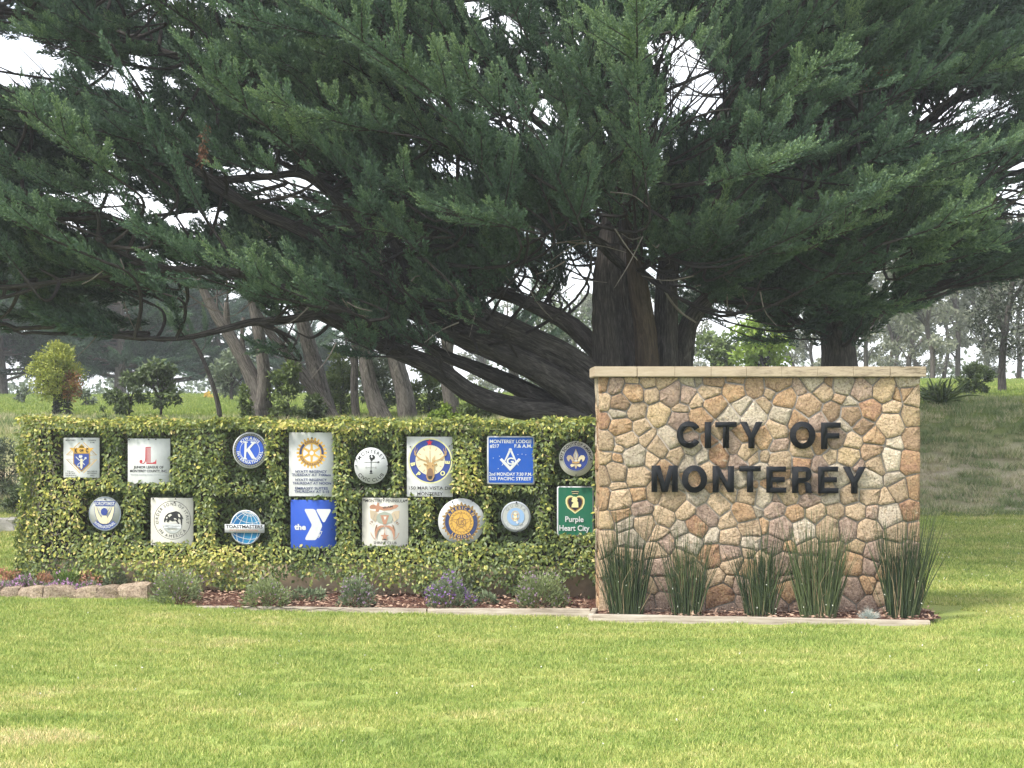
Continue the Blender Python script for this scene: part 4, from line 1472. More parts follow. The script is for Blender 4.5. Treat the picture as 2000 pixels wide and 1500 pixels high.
g.done()

# scouts
g = Sign('round_sign', 'grey-white round sign with gold lily on a blue disc, rightmost in the upper row', Z4, 1233, 395)
g.plate('offwhite', circ(1233, 395, 203, 206, 52))
g.ring('inner_ring', 'navy', 1229, 392, 150, 153)
g.disc('field', 'blue', 1229, 392, 142, 144)
g.arc('lettering', 'black', 'BOY SCOUTS OF AMERICA', 1231, 395, 160, -98, 98, 30, 0.03)
g.poly('lily', 'tan', [(1228, 278), (1246, 318), (1260, 352), (1252, 390), (1240, 414), (1218, 414), (1206, 390), (1198, 352), (1212, 318)])
g.poly('lily', 'white', [(1228, 296), (1240, 330), (1246, 356), (1228, 404), (1212, 356), (1218, 330)])
g.line('lily', 'brown', [(1222, 340), (1224, 362), (1222, 384)], 5)
for m in (0, 1):
    f = (lambda P: P) if m == 0 else (lambda P: mir(P, 1229))
    g.poly('lily', 'tan' if m == 0 else 'cream', f([(1210, 424), (1196, 380), (1168, 354), (1136, 356), (1120, 380), (1130, 412), (1150, 432), (1154, 406), (1168, 398), (1186, 428)]))
    g.poly('lily', 'cream', f([(1196, 458), (1170, 458), (1164, 476), (1180, 494), (1206, 482), (1218, 466)]))
g.poly('lily', 'ochre', [(1186, 428), (1272, 428), (1272, 450), (1186, 450)])
g.poly('lily', 'white', [(1212, 412), (1246, 412), (1246, 440), (1229, 456), (1212, 440)])
g.poly('lily', 'tan', [(1208, 452), (1250, 452), (1242, 490), (1229, 518), (1216, 490)])
g.bolts((1231, 203), (1230, 588), r=1.4)
g.done()

# small faded club
g = Sign('round_sign', 'smallest round sign, faded grey with pale blue centre and worn lettering', Z4, 525, 1075)
g.plate('steel', circ(525, 1075, 175, 180, 48))
g.ring('border', 'dimgrey', 525, 1075, 158, 163)
g.disc('rim', 'grey', 525, 1075, 154)
g.arc('lettering', 'dimgrey', 'QUOTA', 525, 1075, 116, -62, 62, 34, 0.015)
g.arc('lettering', 'white', 'INTERNATIONAL', 525, 1075, 150, 242, 118, 32, 0.02, True, 0.75)
g.disc('centre', 'skyblue', 525, 1075, 104)
g.line('figure', 'tan', circ(520, 1066, 44, 58, 16), 12, True)
g.poly('figure', 'cream', [(508, 1024), (532, 1024), (540, 1060), (536, 1126), (504, 1126), (500, 1060)])
g.line('figure', 'ochre', [(490, 1040), (520, 1060), (552, 1040)], 9)
g.line('figure', 'ochre', [(488, 1090), (520, 1104), (556, 1088)], 9)
g.poly('figure', 'steel', [(560, 1150), (598, 1140), (604, 1160), (572, 1172)])
g.poly('figure', 'white', [(536, 1120), (560, 1136), (548, 1160), (528, 1144)])
g.bolts((533, 908), (548, 1248), r=1.5)
g.done()

# purple heart
g = Sign('rectangular_sign', 'green upright sign with golden heart medal beside the stone wall', Z4, 1222, 1011)
g.plate('white', rrect(1006, 720, 1437, 1303, 22))
g.poly('field', 'green', rrect(1022, 732, 1424, 1290, 16))
def heart(cx, cy, w, h):
    top = circ(cx - w * 0.5, cy - h * 0.20, w * 0.52, h * 0.30, 12, -90, 70)
    return [(cx, cy + h * 0.62)] + [(cx - w * 0.78, cy + h * 0.28), (cx - w, cy)] + top + [(cx, cy - h * 0.38)] + mir(top, cx)[::-1] + [(cx + w, cy), (cx + w * 0.78, cy + h * 0.28)]
g.poly('medal', 'paleyellow', heart(1220, 922, 110, 190))
g.poly('medal', 'darkgold', heart(1220, 922, 92, 160))
g.poly('medal', 'purple', heart(1220, 920, 80, 138))
g.poly('bust', 'paleyellow', [(1218, 838), (1240, 850), (1250, 872), (1244, 890), (1256, 906), (1260, 966), (1176, 966), (1184, 930), (1202, 910), (1184, 898), (1176, 892), (1186, 872), (1182, 862), (1196, 844)])
g.poly('ribbon', 'black', [(1180, 768), (1262, 768), (1254, 812), (1188, 812)])
g.line('ribbon', 'paleyellow', [(1178, 782), (1220, 778), (1264, 782)], 5)
g.line('ribbon', 'paleyellow', [(1186, 806), (1220, 802), (1256, 806)], 5)
g.text('lettering', 'white', 'Purple', 1105, 1320, 1134, 62, 0.02)
g.text('lettering', 'white', 'Heart City', 1035, 1390, 1238, 62, 0.02)
g.done()

# ------------------------------------------------------------------ border boards and edging stones
m_board, nt = nodes('silvered_timber')
p = wpos(nt)
a = noise(nt, 14, mapped(nt, p, (0.15, 1, 2.5)), 6, 0.7)
finish(nt, ramp(nt, a, [(0.3, (0.13, 0.105, 0.08)), (0.48, (0.29, 0.25, 0.20)), (0.68, (0.40, 0.36, 0.30))]), 0.9, bump=a, bstr=0.5, bdist=0.01, spec=0.1)
def board(label, A, B, w, z0, z1a, z1b):
    A, B = np.array(A), np.array(B)
    d = unit(B - A)
    nrm = np.array([-d[1], d[0]])
    k = 14
    V, Q = [], []
    for i in range(k + 1):
        t = i / k
        c = A + (B - A) * t
        zt = z1a + (z1b - z1a) * t + rng.uniform(-0.003, 0.003)
        j = rng.uniform(-0.003, 0.003)
        for o, z in ((j, z0), (j, zt - 0.006), (j + 0.006, zt), (w - 0.006, zt), (w, zt - 0.006), (w, z0)):
            q = c + nrm * o
            V.append((q[0], q[1], z))
    for i in range(k):
        for m in range(5):
            Q.append((i * 6 + m, (i + 1) * 6 + m, (i + 1) * 6 + m + 1, i * 6 + m + 1))
    V = np.array(V)
    loc = np.array([A[0], A[1], 0.0])
    T = [(0, 1, 2), (0, 2, 3), (0, 3, 4), (0, 4, 5)]
    T += [tuple(x + k * 6 for x in t) for t in T]
    o = link('border_board', mesh_np('border_board', V - loc, [T, Q], m_board))
    o.location = loc
    tag(o, label, 'border board', 'timber edging of the planting beds')
board('half-buried grey board along the left half of the mulch bed', (-3.45, 15.30), (-0.915, 15.003), 0.06, -0.1, 0.05, 0.062)
board('grey board edging the mulch bed below the hedge, ending at the stone wall corner', (-0.90, 14.985), (0.82, 14.80), 0.09, -0.1, 0.064, 0.085)
board('short grey return board at the corner between the hedge bed and stone wall bed', (0.845, 14.47), (0.905, 14.86), 0.06, -0.1, 0.087, 0.092)
board('long grey board edging the bed in front of the stone wall', (0.84, 14.45), (4.22, 14.21), 0.075, -0.1, 0.083, 0.055)

m_edge = stone_mat('weathered_edging_stone', [(0.33, (0.16, 0.12, 0.09)), (0.47, (0.33, 0.26, 0.19)), (0.6, (0.42, 0.35, 0.27)), (0.72, (0.24, 0.2, 0.16))])
def rock_mesh(name, sx, sy, sz, seed, sub=3, rough=0.08, mat=None):
    bm = bmesh.new()
    bmesh.ops.create_cube(bm, size=1)
    bmesh.ops.subdivide_edges(bm, edges=bm.edges[:], cuts=sub, use_grid_fill=True)
    r_ = random.Random(seed)
    ph = [r_.uniform(0, 6.28) for _ in range(6)]
    for v in bm.verts:
        c = v.co
        k = 1 - 0.20 * max(0, (abs(c.x * 2) ** 4 + abs(c.y * 2) ** 4 + abs(c.z * 2) ** 4 - 1.2)) / 1.8
        w = 1 + rough * (math.sin(c.x * 7 + ph[0]) * math.sin(c.y * 6 + ph[1]) + math.sin(c.z * 7 + ph[2] + c.x * 4)) + r_.uniform(-rough, rough) * 0.5
        v.co = Vector((c.x * sx, c.y * sy, c.z * sz)) * k * w
    me = bpy.data.meshes.new(name)
    bm.to_mesh(me)
    bm.free()
    if mat:
        me.materials.append(mat)
    return me
edge = thing('stone_edging', 'low curb of pale rough stones around the flower bed left of the hedge', 'stone curb', (-5.0, 16.05, 0.0))
pxs = [-150, -95, -48, 0, 38, 84, 147, 189, 238]
for i in range(len(pxs) - 1):
    x0, x1 = at(pxs[i], 1160, 16.02).x, at(pxs[i + 1], 1160, 16.02).x
    o = part('stone', rock_mesh('stone', x1 - x0 + 0.01, 0.22, 0.19 + 0.01 * (i % 3), i, mat=m_edge), edge)
    o.location = Vector(((x0 + x1) / 2, 16.1, 0.065)) - edge.location
for (px, y, sx, sy, sz, zc) in ((268, 16.08, 0.34, 0.34, 0.26, 0.075), (286, 16.36, 0.24, 0.26, 0.25, 0.08)):
    o = part('stone', rock_mesh('stone', sx, sy, sz, px, mat=m_edge), edge)
    o.location = Vector((at(px, 0, y).x, y, zc)) - edge.location
sheet('flower_bed', [(-7.2, 16.1, 0), (-4.25, 16.1, 0), (-7.2, 17.2, 1), (-4.25, 16.7, 1)], 0.085, m_mulch)

# ------------------------------------------------------------------ small plants
def mound(name, label, cat, px, y, z0, rx, rz, n, ll, lw, mat, fl=0, flmat=None, fls=0.02, group=None, seed=0, upright=0.6, fl_low=0.3, stems=True):
    x = at(px, 0, y).x
    t = thing(name, label, cat, (x, y, z0), 0, group)
    d = rdir(n)
    d[:, 2] = np.abs(d[:, 2])
    r = rng.uniform(0.25, 1, n) ** 0.45
    lump = 1 + 0.16 * np.sin(d[:, 0] * 5 + seed) * np.sin(d[:, 2] * 4 + seed * 2) + 0.10 * np.sin(d[:, 0] * 11 + d[:, 1] * 9 + seed)
    C = d * np.array([rx, rx * 0.8, rz]) * (r * lump)[:, None]
    D = unit(d * np.array([1, 1, 0.7]) + np.array([0, 0, upright]) + rdir(n) * 0.5)
    V, T = kites(C, D, rdir(n), rng.uniform(0.6, 1.2, n) * ll, rng.uniform(0.7, 1.2, n) * lw)
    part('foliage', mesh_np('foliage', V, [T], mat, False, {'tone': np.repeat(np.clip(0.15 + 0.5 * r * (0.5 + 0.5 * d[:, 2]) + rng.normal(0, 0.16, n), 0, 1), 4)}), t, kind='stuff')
    if stems:
        mb = MB()
        for k in range(14):
            q = rdir(1)[0]
            q[2] = abs(q[2]) + 0.3
            q = unit(q) * np.array([rx, rx * 0.8, rz]) * 0.8
            tube(mb, np.array([q * 0.02, q * 0.5 + [0, 0, 0.02], q]), [0.006, 0.004, 0.002], 4)
        part('stems', mb.mesh('stems', m_stem), t, kind='stuff')
    if fl:
        d = rdir(fl)
        d[:, 2] = np.abs(d[:, 2]) * 0.9 + fl_low * 0.6
        d = unit(d)
        lump = 1 + 0.16 * np.sin(d[:, 0] * 5 + seed) * np.sin(d[:, 2] * 4 + seed * 2)
        C = d * np.array([rx, rx * 0.8, rz]) * (lump * rng.uniform(0.9, 1.12, fl))[:, None]
        C = np.repeat(C, 5, 0)
        V, T = kites(C, rdir(len(C)) + np.array([0, -0.2, 0.4]), rdir(len(C)), fls, fls * 0.8)
        part('flowers', mesh_np('flowers', V, [T], flmat, False, {'tone': rng.uniform(0, 1, len(V))}), t, kind='stuff')
    return t
m_stem = plain('brown_stem', (0.12, 0.085, 0.055), 0.9, 0.2)
m_lav = leaf_mat('lavender_foliage', (0.08, 0.12, 0.045), (0.34, 0.39, 0.18), ns=6)
m_lav2 = leaf_mat('grey_green_foliage', (0.065, 0.095, 0.055), (0.27, 0.33, 0.18), ns=6)
m_bright = leaf_mat('fresh_green_foliage', (0.05, 0.10, 0.02), (0.17, 0.27, 0.05), ns=6)
m_dry = leaf_mat('dry_orange_foliage', (0.14, 0.07, 0.035), (0.45, 0.25, 0.13), ns=6)
m_purple = leaf_mat('purple_petals', (0.17, 0.08, 0.28), (0.42, 0.26, 0.55), trans=0.2)
m_mauve = leaf_mat('mauve_petals', (0.25, 0.16, 0.26), (0.45, 0.33, 0.44), trans=0.2)
m_pink = leaf_mat('pink_petals', (0.40, 0.16, 0.40), (0.70, 0.45, 0.68), trans=0.2)
m_coral = leaf_mat('coral_petals', (0.45, 0.2, 0.14), (0.65, 0.36, 0.26), trans=0.2)
GL = 'lavender bushes along the mulch bed'
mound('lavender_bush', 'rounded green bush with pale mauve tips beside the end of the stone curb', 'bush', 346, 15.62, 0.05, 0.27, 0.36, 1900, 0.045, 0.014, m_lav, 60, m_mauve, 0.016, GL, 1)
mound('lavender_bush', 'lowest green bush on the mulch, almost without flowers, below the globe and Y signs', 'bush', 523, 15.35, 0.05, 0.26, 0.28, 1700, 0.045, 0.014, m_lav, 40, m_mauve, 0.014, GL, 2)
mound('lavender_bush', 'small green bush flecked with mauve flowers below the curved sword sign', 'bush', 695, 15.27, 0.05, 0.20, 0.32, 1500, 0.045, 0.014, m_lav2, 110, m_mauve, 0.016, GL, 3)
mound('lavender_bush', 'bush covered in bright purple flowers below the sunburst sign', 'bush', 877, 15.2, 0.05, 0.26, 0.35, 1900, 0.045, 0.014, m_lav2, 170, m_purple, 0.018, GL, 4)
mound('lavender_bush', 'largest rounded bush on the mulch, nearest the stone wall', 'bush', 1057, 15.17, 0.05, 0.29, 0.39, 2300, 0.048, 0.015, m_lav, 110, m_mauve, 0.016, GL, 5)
mound('ground_plant', 'sparse low green sprig on the mulch between the two right bushes', 'plant', 950, 15.35, 0.06, 0.12, 0.12, 200, 0.05, 0.025, m_lav2, seed=6)
mound('ground_plant', 'low dark straggly plant under the hedge right of the lowest bush', 'plant', 600, 15.72, 0.06, 0.22, 0.12, 350, 0.05, 0.025, m_lav2, seed=7)
GF = 'flowering clumps behind the stone curb'
for (nm, lb, px, y, rx, rz, mt, n, fl, fm, fs, sd_) in (
    ('flower_clump', 'coral flowering clump at the far left edge behind the stone curb', 12, 16.45, 0.20, 0.22, m_dry, 500, 160, m_coral, 0.018, 1),
    ('flower_clump', 'lilac daisy clump second from the left behind the stone curb', 50, 16.27, 0.22, 0.15, m_lav2, 600, 110, m_pink, 0.022, 2),
    ('flower_clump', 'pink daisy patch hanging over the left end of the stone curb', 5, 16.2, 0.2, 0.10, m_lav2, 400, 90, m_pink, 0.022, 3),
    ('flower_clump', 'dry orange clump between the lilac daisies and the green mound', 84, 16.38, 0.15, 0.18, m_dry, 420, 60, m_coral, 0.016, 4),
    ('flower_clump', 'bright green mound of foliage behind the stone curb', 135, 16.36, 0.2, 0.22, m_bright, 900, 10, m_pink, 0.02, 5),
    ('flower_clump', 'deep pink daisies in front of the green mound behind the curb', 118, 16.2, 0.18, 0.11, m_lav2, 450, 90, m_pink, 0.022, 6),
    ('flower_clump', 'rust coloured flowering clump right of the green mound', 180, 16.35, 0.17, 0.20, m_dry, 520, 110, m_coral, 0.018, 7),
    ('flower_clump', 'lilac daisies in front of the rust coloured clump', 172, 16.2, 0.16, 0.10, m_lav2, 420, 60, m_pink, 0.02, 8),
    ('flower_clump', 'grey-green leafy clump without flowers near the curb corner', 226, 16.34, 0.17, 0.22, m_lav2, 700, 0, None, 0.02, 9),
    ('flower_clump', 'small dry straw-coloured tuft above the curb corner stone', 272, 16.6, 0.13, 0.13, m_dry, 260, 0, None, 0.02, 10)):
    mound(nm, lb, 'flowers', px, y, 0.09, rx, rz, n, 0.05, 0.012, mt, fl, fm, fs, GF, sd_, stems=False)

# horsetail rushes
m_rush = leaf_mat('rush_green', (0.022, 0.040, 0.018), (0.13, 0.165, 0.065), trans=0, rough=0.6, ns=4)
m_speck = plain('white_petals', (0.7, 0.7, 0.6), 0.7, 0.05)
GR = 'rush clumps in front of the stone wall'
m_straw = plain('dry_straw_stem', (0.36, 0.28, 0.17), 0.85, 0.2, 20, 0.1)
def rush(label, px, y, base, top, h, n, lean, tone):
    t = thing('rush_clump', label, 'rushes', (at(px, 0, y).x, y, 0.05), 0, GR)
    mb = MB()
    for k in range(n):
        r = base * math.sqrt(rng.uniform(0, 1))
        a = rng.uniform(0, 6.28)
        b = np.array([r * math.cos(a), r * math.sin(a) * 0.35, -0.03])
        hh = h * (rng.uniform(0.55, 1.0) if rng.uniform() < 0.86 else rng.uniform(0.95, 1.28))
        g_ = np.array([math.cos(a) * r / base * top + lean * hh * 0.5 + rng.normal(0, 0.07), math.sin(a) * 0.35 * r / base * top * 0.5 + rng.normal(0, 0.02), 0])
        if b[1] + g_[1] > 0.2:
            g_[1] = 0.1
        P = np.array([b, b + g_ * 0.42 + [0, 0, hh * 0.5], b + g_ * 0.97 + [0, 0, hh * rng.uniform(0.97, 1)]])
        w = rng.uniform(0.0032, 0.005)
        tube(mb, P, [w, w * 0.9, w * 0.35], 3, cap=False, tone=np.clip(tone + 0.02 + rng.normal(0, 0.24), 0, 1))
    part('stems', mb.mesh('stems', m_rush, True), t, kind='stuff')
    mb = MB()
    for k in range(n // 18):
        a = rng.uniform(0, 6.28)
        b = np.array([base * rng.uniform(0.2, 1) * math.cos(a), base * 0.35 * math.sin(a), -0.03])
        hh = h * rng.uniform(0.3, 0.95)
        q = np.array([b[0] * 1.2 + rng.normal(0, 0.10), -abs(rng.normal(0, 0.05)), hh])
        P = np.array([b, b * 0.4 + q * 0.6 + [0, 0, 0.04], q + [rng.normal(0, 0.06), 0, -rng.uniform(0, 0.12) * hh]])
        tube(mb, P, [0.004, 0.0032, 0.0015], 3, cap=False, tone=0.5)
    part('dead_stems', mb.mesh('dead_stems', m_straw, True), t, kind='stuff')
    n = 4
    C = np.stack([rng.uniform(-base, base, n) * 1.3, np.full(n, -base * 0.36 - 0.03), rng.uniform(0.03, 0.4, n)], 1)
    V, T = kites(np.repeat(C, 4, 0), rdir(4 * n), rdir(4 * n), 0.010, 0.010)
    part('petals', mesh_np('petals', V, [T], m_speck), t, kind='stuff')
rush('dense dark rush clump at the left corner of the stone wall', 1222, 14.60, 0.17, 0.17, 0.95, 290, 0.0, 0.18)
rush('narrow rush clump second from the left against the stone wall', 1342, 14.62, 0.15, 0.14, 0.86, 190, 0.0, 0.3)
rush('thin dark rush clump in the middle of the stone wall', 1485, 14.58, 0.15, 0.15, 0.86, 200, 0.02, 0.25)
rush('green widely spread rush clump right of the middle, under the letters', 1598, 14.55, 0.18, 0.20, 0.97, 290, 0.02, 0.5)
rush('tall dark rush clump leaning past the right corner of the stone wall', 1762, 14.5, 0.16, 0.21, 1.02, 310, 0.10, 0.2)

# blue fescue
t = thing('fescue_tuft', 'small pale blue-grey grass tuft on the mulch by the right rushes', 'grass tuft', (at(1697, 0, 14.42).x, 14.42, 0.045))
n = 420
d = rdir(n)
d[:, 2] = np.abs(d[:, 2]) * 0.8 + 0.15
V, T = kites(rng.normal(0, 0.02, (n, 3)) * [1, 1, 0.1], d, rdir(n), rng.uniform(0.08, 0.15, n), 0.004, belly=0.3)
m_fes = leaf_mat('blue_grey_blades', (0.24, 0.29, 0.27), (0.52, 0.57, 0.52), trans=0.1)
part('blades', mesh_np('blades', V, [T], m_fes, False, {'tone': np.repeat(rng.uniform(0, 1, n), 4)}), t, kind='stuff')

# ------------------------------------------------------------------ cypress foliage
def plume(seed):
    """one tapering rope-like spray: short branchlets packed round a slightly upcurved stem"""
    r_ = np.random.default_rng(seed)
    C, D, L, Wd, To = [], [], [], [], []
    nb = 58
    bend = r_.uniform(0.05, 0.16)
    gap = r_.uniform(0.0, 0.12)
    for i in range(nb):
        t = gap + (0.99 - gap) * (i / nb) ** 0.95
        p = np.array([t, 0.03 * math.sin(t * 5 + seed), bend * t * t])
        tang = unit(np.array([1, 0, 2 * bend * t]))
        roll = (math.pi / 2 if i % 2 else -math.pi / 2) + r_.normal(0, 0.7)
        ang = R(r_.uniform(24, 46) * (1 - 0.3 * t))
        side = np.array([0, math.sin(roll), math.cos(roll)])
        d = unit(tang * math.cos(ang) + side * math.sin(ang) + np.array([0, 0, 0.10]))
        lb = (0.05 + 0.17 * (1 - t) ** 0.75) * min(1, 0.4 + t * 5) * r_.uniform(0.6, 1.3)
        k = int(3 + lb * 42)
        for j in range(k):
            s = (j + 0.4) / k
            C.append(p + d * lb * s)
            D.append(unit(d + r_.normal(0, 0.38, 3) + np.array([0.2, 0, 0.15])))
            L.append(r_.uniform(0.045, 0.085) * (1.15 - 0.4 * s))
            Wd.append(r_.uniform(0.014, 0.024))
            To.append(0.1 + 0.5 * s + 0.35 * t + r_.normal(0, 0.1))
    C, D = np.array(C), np.array(D)
    Nn = unit(r_.normal(size=C.shape) + np.array([0, 0, 0.6]))
    V, T = kites(C, D, Nn, np.array(L), np.array(Wd), belly=0.4)
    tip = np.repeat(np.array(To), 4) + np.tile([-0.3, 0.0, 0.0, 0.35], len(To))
    return mesh_np('plume', V, [T], m_cyp, False, {'tip': np.clip(tip, 0, 1)})

def sprig(seed):
    """a short flat spray with coarse scaly cords, the unit of the long sprays"""
    r_ = np.random.default_rng(seed)
    C, D, L, Wd, To = [], [], [], [], []
    nb = 24
    for i in range(nb):
        t = 0.98 * (i / nb)
        p = np.array([t, 0, 0.14 * t * t])
        roll = (math.pi / 2 if i % 2 else -math.pi / 2) + r_.normal(0, 0.6)
        ang = R(r_.uniform(25, 48) * (1 - 0.35 * t))
        side = np.array([0, math.sin(roll), math.cos(roll)])
        d = unit(np.array([math.cos(ang), 0, 0.2 * t]) + side * math.sin(ang) + np.array([0, 0, 0.12]))
        lb = (0.06 + 0.24 * (1 - t) ** 0.8) * min(1, 0.45 + t * 4) * r_.uniform(0.6, 1.3)
        k = int(2 + lb * 16)
        for j in range(k):
            s = (j + 0.4) / k
            C.append(p + d * lb * s)
            D.append(unit(d + r_.normal(0, 0.36, 3) + np.array([0.15, 0, 0.2])))
            L.append(r_.uniform(0.10, 0.17) * (1.15 - 0.4 * s))
            Wd.append(r_.uniform(0.036, 0.056))
            To.append(0.1 + 0.45 * s + 0.3 * t + r_.normal(0, 0.12))
    C, D = np.array(C), np.array(D)
    V, T = kites(C, D, unit(r_.normal(size=C.shape) + np.array([0, 0, 0.7])), np.array(L), np.array(Wd), belly=0.45)
    tip = np.repeat(np.array(To), 4) + np.tile([-0.35, 0.0, 0.0, 0.4], len(To))
    return mesh_np('sprig', V, [T], m_cyp, False, {'tip': np.clip(tip, 0, 1)})

def cyp_mat(name, c0, c1, c2):
    m, nt = nodes(name)
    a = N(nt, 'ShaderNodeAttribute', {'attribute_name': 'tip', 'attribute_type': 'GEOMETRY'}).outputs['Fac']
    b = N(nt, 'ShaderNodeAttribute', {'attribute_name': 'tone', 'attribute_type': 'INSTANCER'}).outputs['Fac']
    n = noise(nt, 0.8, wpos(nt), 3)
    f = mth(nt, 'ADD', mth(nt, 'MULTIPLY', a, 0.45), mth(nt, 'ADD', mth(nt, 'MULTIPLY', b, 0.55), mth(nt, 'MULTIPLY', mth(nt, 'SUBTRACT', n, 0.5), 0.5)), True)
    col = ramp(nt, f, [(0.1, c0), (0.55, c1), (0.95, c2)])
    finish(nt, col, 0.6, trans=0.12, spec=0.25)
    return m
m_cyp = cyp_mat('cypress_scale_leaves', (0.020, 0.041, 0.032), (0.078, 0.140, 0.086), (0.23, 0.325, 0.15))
plumes = proto_collection('cypress_plume', [plume(i) for i in range(8)])
sprigs = proto_collection('cypress_sprig', [sprig(50 + i) for i in range(8)])

def bark_mat(name, dark, mid, light, sc=1.0):
    m, nt = nodes(name)
    uv = nt.nodes.new('ShaderNodeTexCoord').outputs['UV']
    a = noise(nt, 1.0, mapped(nt, uv, (6 * sc, 1.6 * sc, 1)), 7, 0.72, 1.6)
    b = noise(nt, 1.0, mapped(nt, uv, (20 * sc, 6 * sc, 1)), 5, 0.7, 0.8)
    f = mth(nt, 'ADD', mth(nt, 'MULTIPLY', a, 0.65), mth(nt, 'MULTIPLY', b, 0.35))
    finish(nt, ramp(nt, f, [(0.36, dark), (0.5, mid), (0.66, light)]), 0.95, bump=f, bstr=1.0, bdist=0.06, spec=0.08)
    return m
m_bark = bark_mat('cypress_bark', (0.016, 0.015, 0.015), (0.064, 0.058, 0.055), (0.17, 0.155, 0.142), 1.3)
m_barkl = bark_mat('cypress_bark_brown', (0.03, 0.023, 0.018), (0.075, 0.056, 0.042), (0.14, 0.107, 0.08))
m_barkg = bark_mat('grey_furrowed_bark', (0.022, 0.02, 0.018), (0.13, 0.118, 0.107), (0.29, 0.27, 0.24), 1.5)
m_twigs = plain('bare_grey_twig', (0.23, 0.205, 0.18), 0.9, 0.2, 20, 0.1)

HOLES = [(25, 125, 75, 44), (255, 166, 62, 16), (75, 100, 50, 20), (330, 0, 20, 10), (545, 365, 90, 26), (785, 495, 30, 16), (1315, 110, 42, 32), (1385, 185, 40, 42), (1345, 190, 40, 25), (1480, 160, 25, 22), (1750, 190, 62, 16), (1870, 225, 90, 38), (1965, 328, 70, 22), (1990, 395, 35, 52),
         (1700, 545, 34, 16), (1705, 580, 22, 10), (985, 560, 60, 14), (895, 330, 40, 12), (965, 40, 28, 16), (1830, 110, 30, 10), (215, 405, 30, 20), (390, 430, 40, 16), (140, 445, 30, 12), (120, 690, 60, 14), (440, 545, 30, 10), (1430, 285, 20, 10), (1280, 240, 20, 12), (1420, 640, 45, 26), (650, 640, 20, 22), (565, 650, 40, 18), (1905, 170, 30, 10), (990, 235, 22, 14), (1065, 245, 34, 14), (845, 200, 18, 12), (470, 610, 26, 14), (280, 615, 24, 14), (20, 610, 26, 22), (1570, 330, 16, 10), (1640, 250, 14, 10)]
def in_hole(P, grow=1.0, keep=0.0):
    """where the photograph shows sky between the sprays"""
    px = 1000 + P[:, 0] / P[:, 1] * F
    py = HZ - (P[:, 2] - EYE) / P[:, 1] * F
    m = np.zeros(len(P), bool)
    for a, b, c, d in HOLES:
        m |= ((px - a) / (c * grow + 5)) ** 2 + ((py - b) / (d * grow + 5)) ** 2 < 1
    return m & (rng.uniform(size=len(P)) >= keep)

BARE = [(500, 405, 70, 30, 18.9), (590, 450, 60, 26, 19.0), (650, 395, 40, 40, 19.3), (700, 470, 36, 46, 19.3), (760, 550, 46, 40, 19.4), (850, 615, 60, 34, 19.6), (960, 650, 70, 46, 20), (430, 530, 60, 16, 18.6), (330, 525, 60, 14, 18.4), (240, 498, 40, 16, 18.2), (560, 572, 40, 22, 18.8), (640, 618, 36, 20, 19), (470, 345, 50, 10, 19.1), (1060, 610, 60, 34, 21.6), (1130, 710, 60, 40, 20.6), (1240, 640, 80, 80, 20.3)]
def bare_limb(P):
    """stretches of limb that carry little foliage in front of them"""
    px = 1000 + P[:, 0] / P[:, 1] * F
    py = HZ - (P[:, 2] - EYE) / P[:, 1] * F
    m = np.zeros(len(P), bool)
    for a, b, c, d, y in BARE:
        m |= (((px - a) / c) ** 2 + ((py - b) / d) ** 2 < 1) & (P[:, 1] < y + 0.3)
    return m & (rng.uniform(size=len(P)) >= 0.12)

def limb_pts(rows, n=None):
    """rows (px, py, depth, width px) -> world points and radii"""
    W_ = np.array([[*at(a, b, d), w * d / F / 2] for a, b, d, w in rows])
    n = n or max(8, 5 * len(rows))
    q = spline(W_, n)
    return q[:, :3], np.maximum(q[:, 3], 0.006)

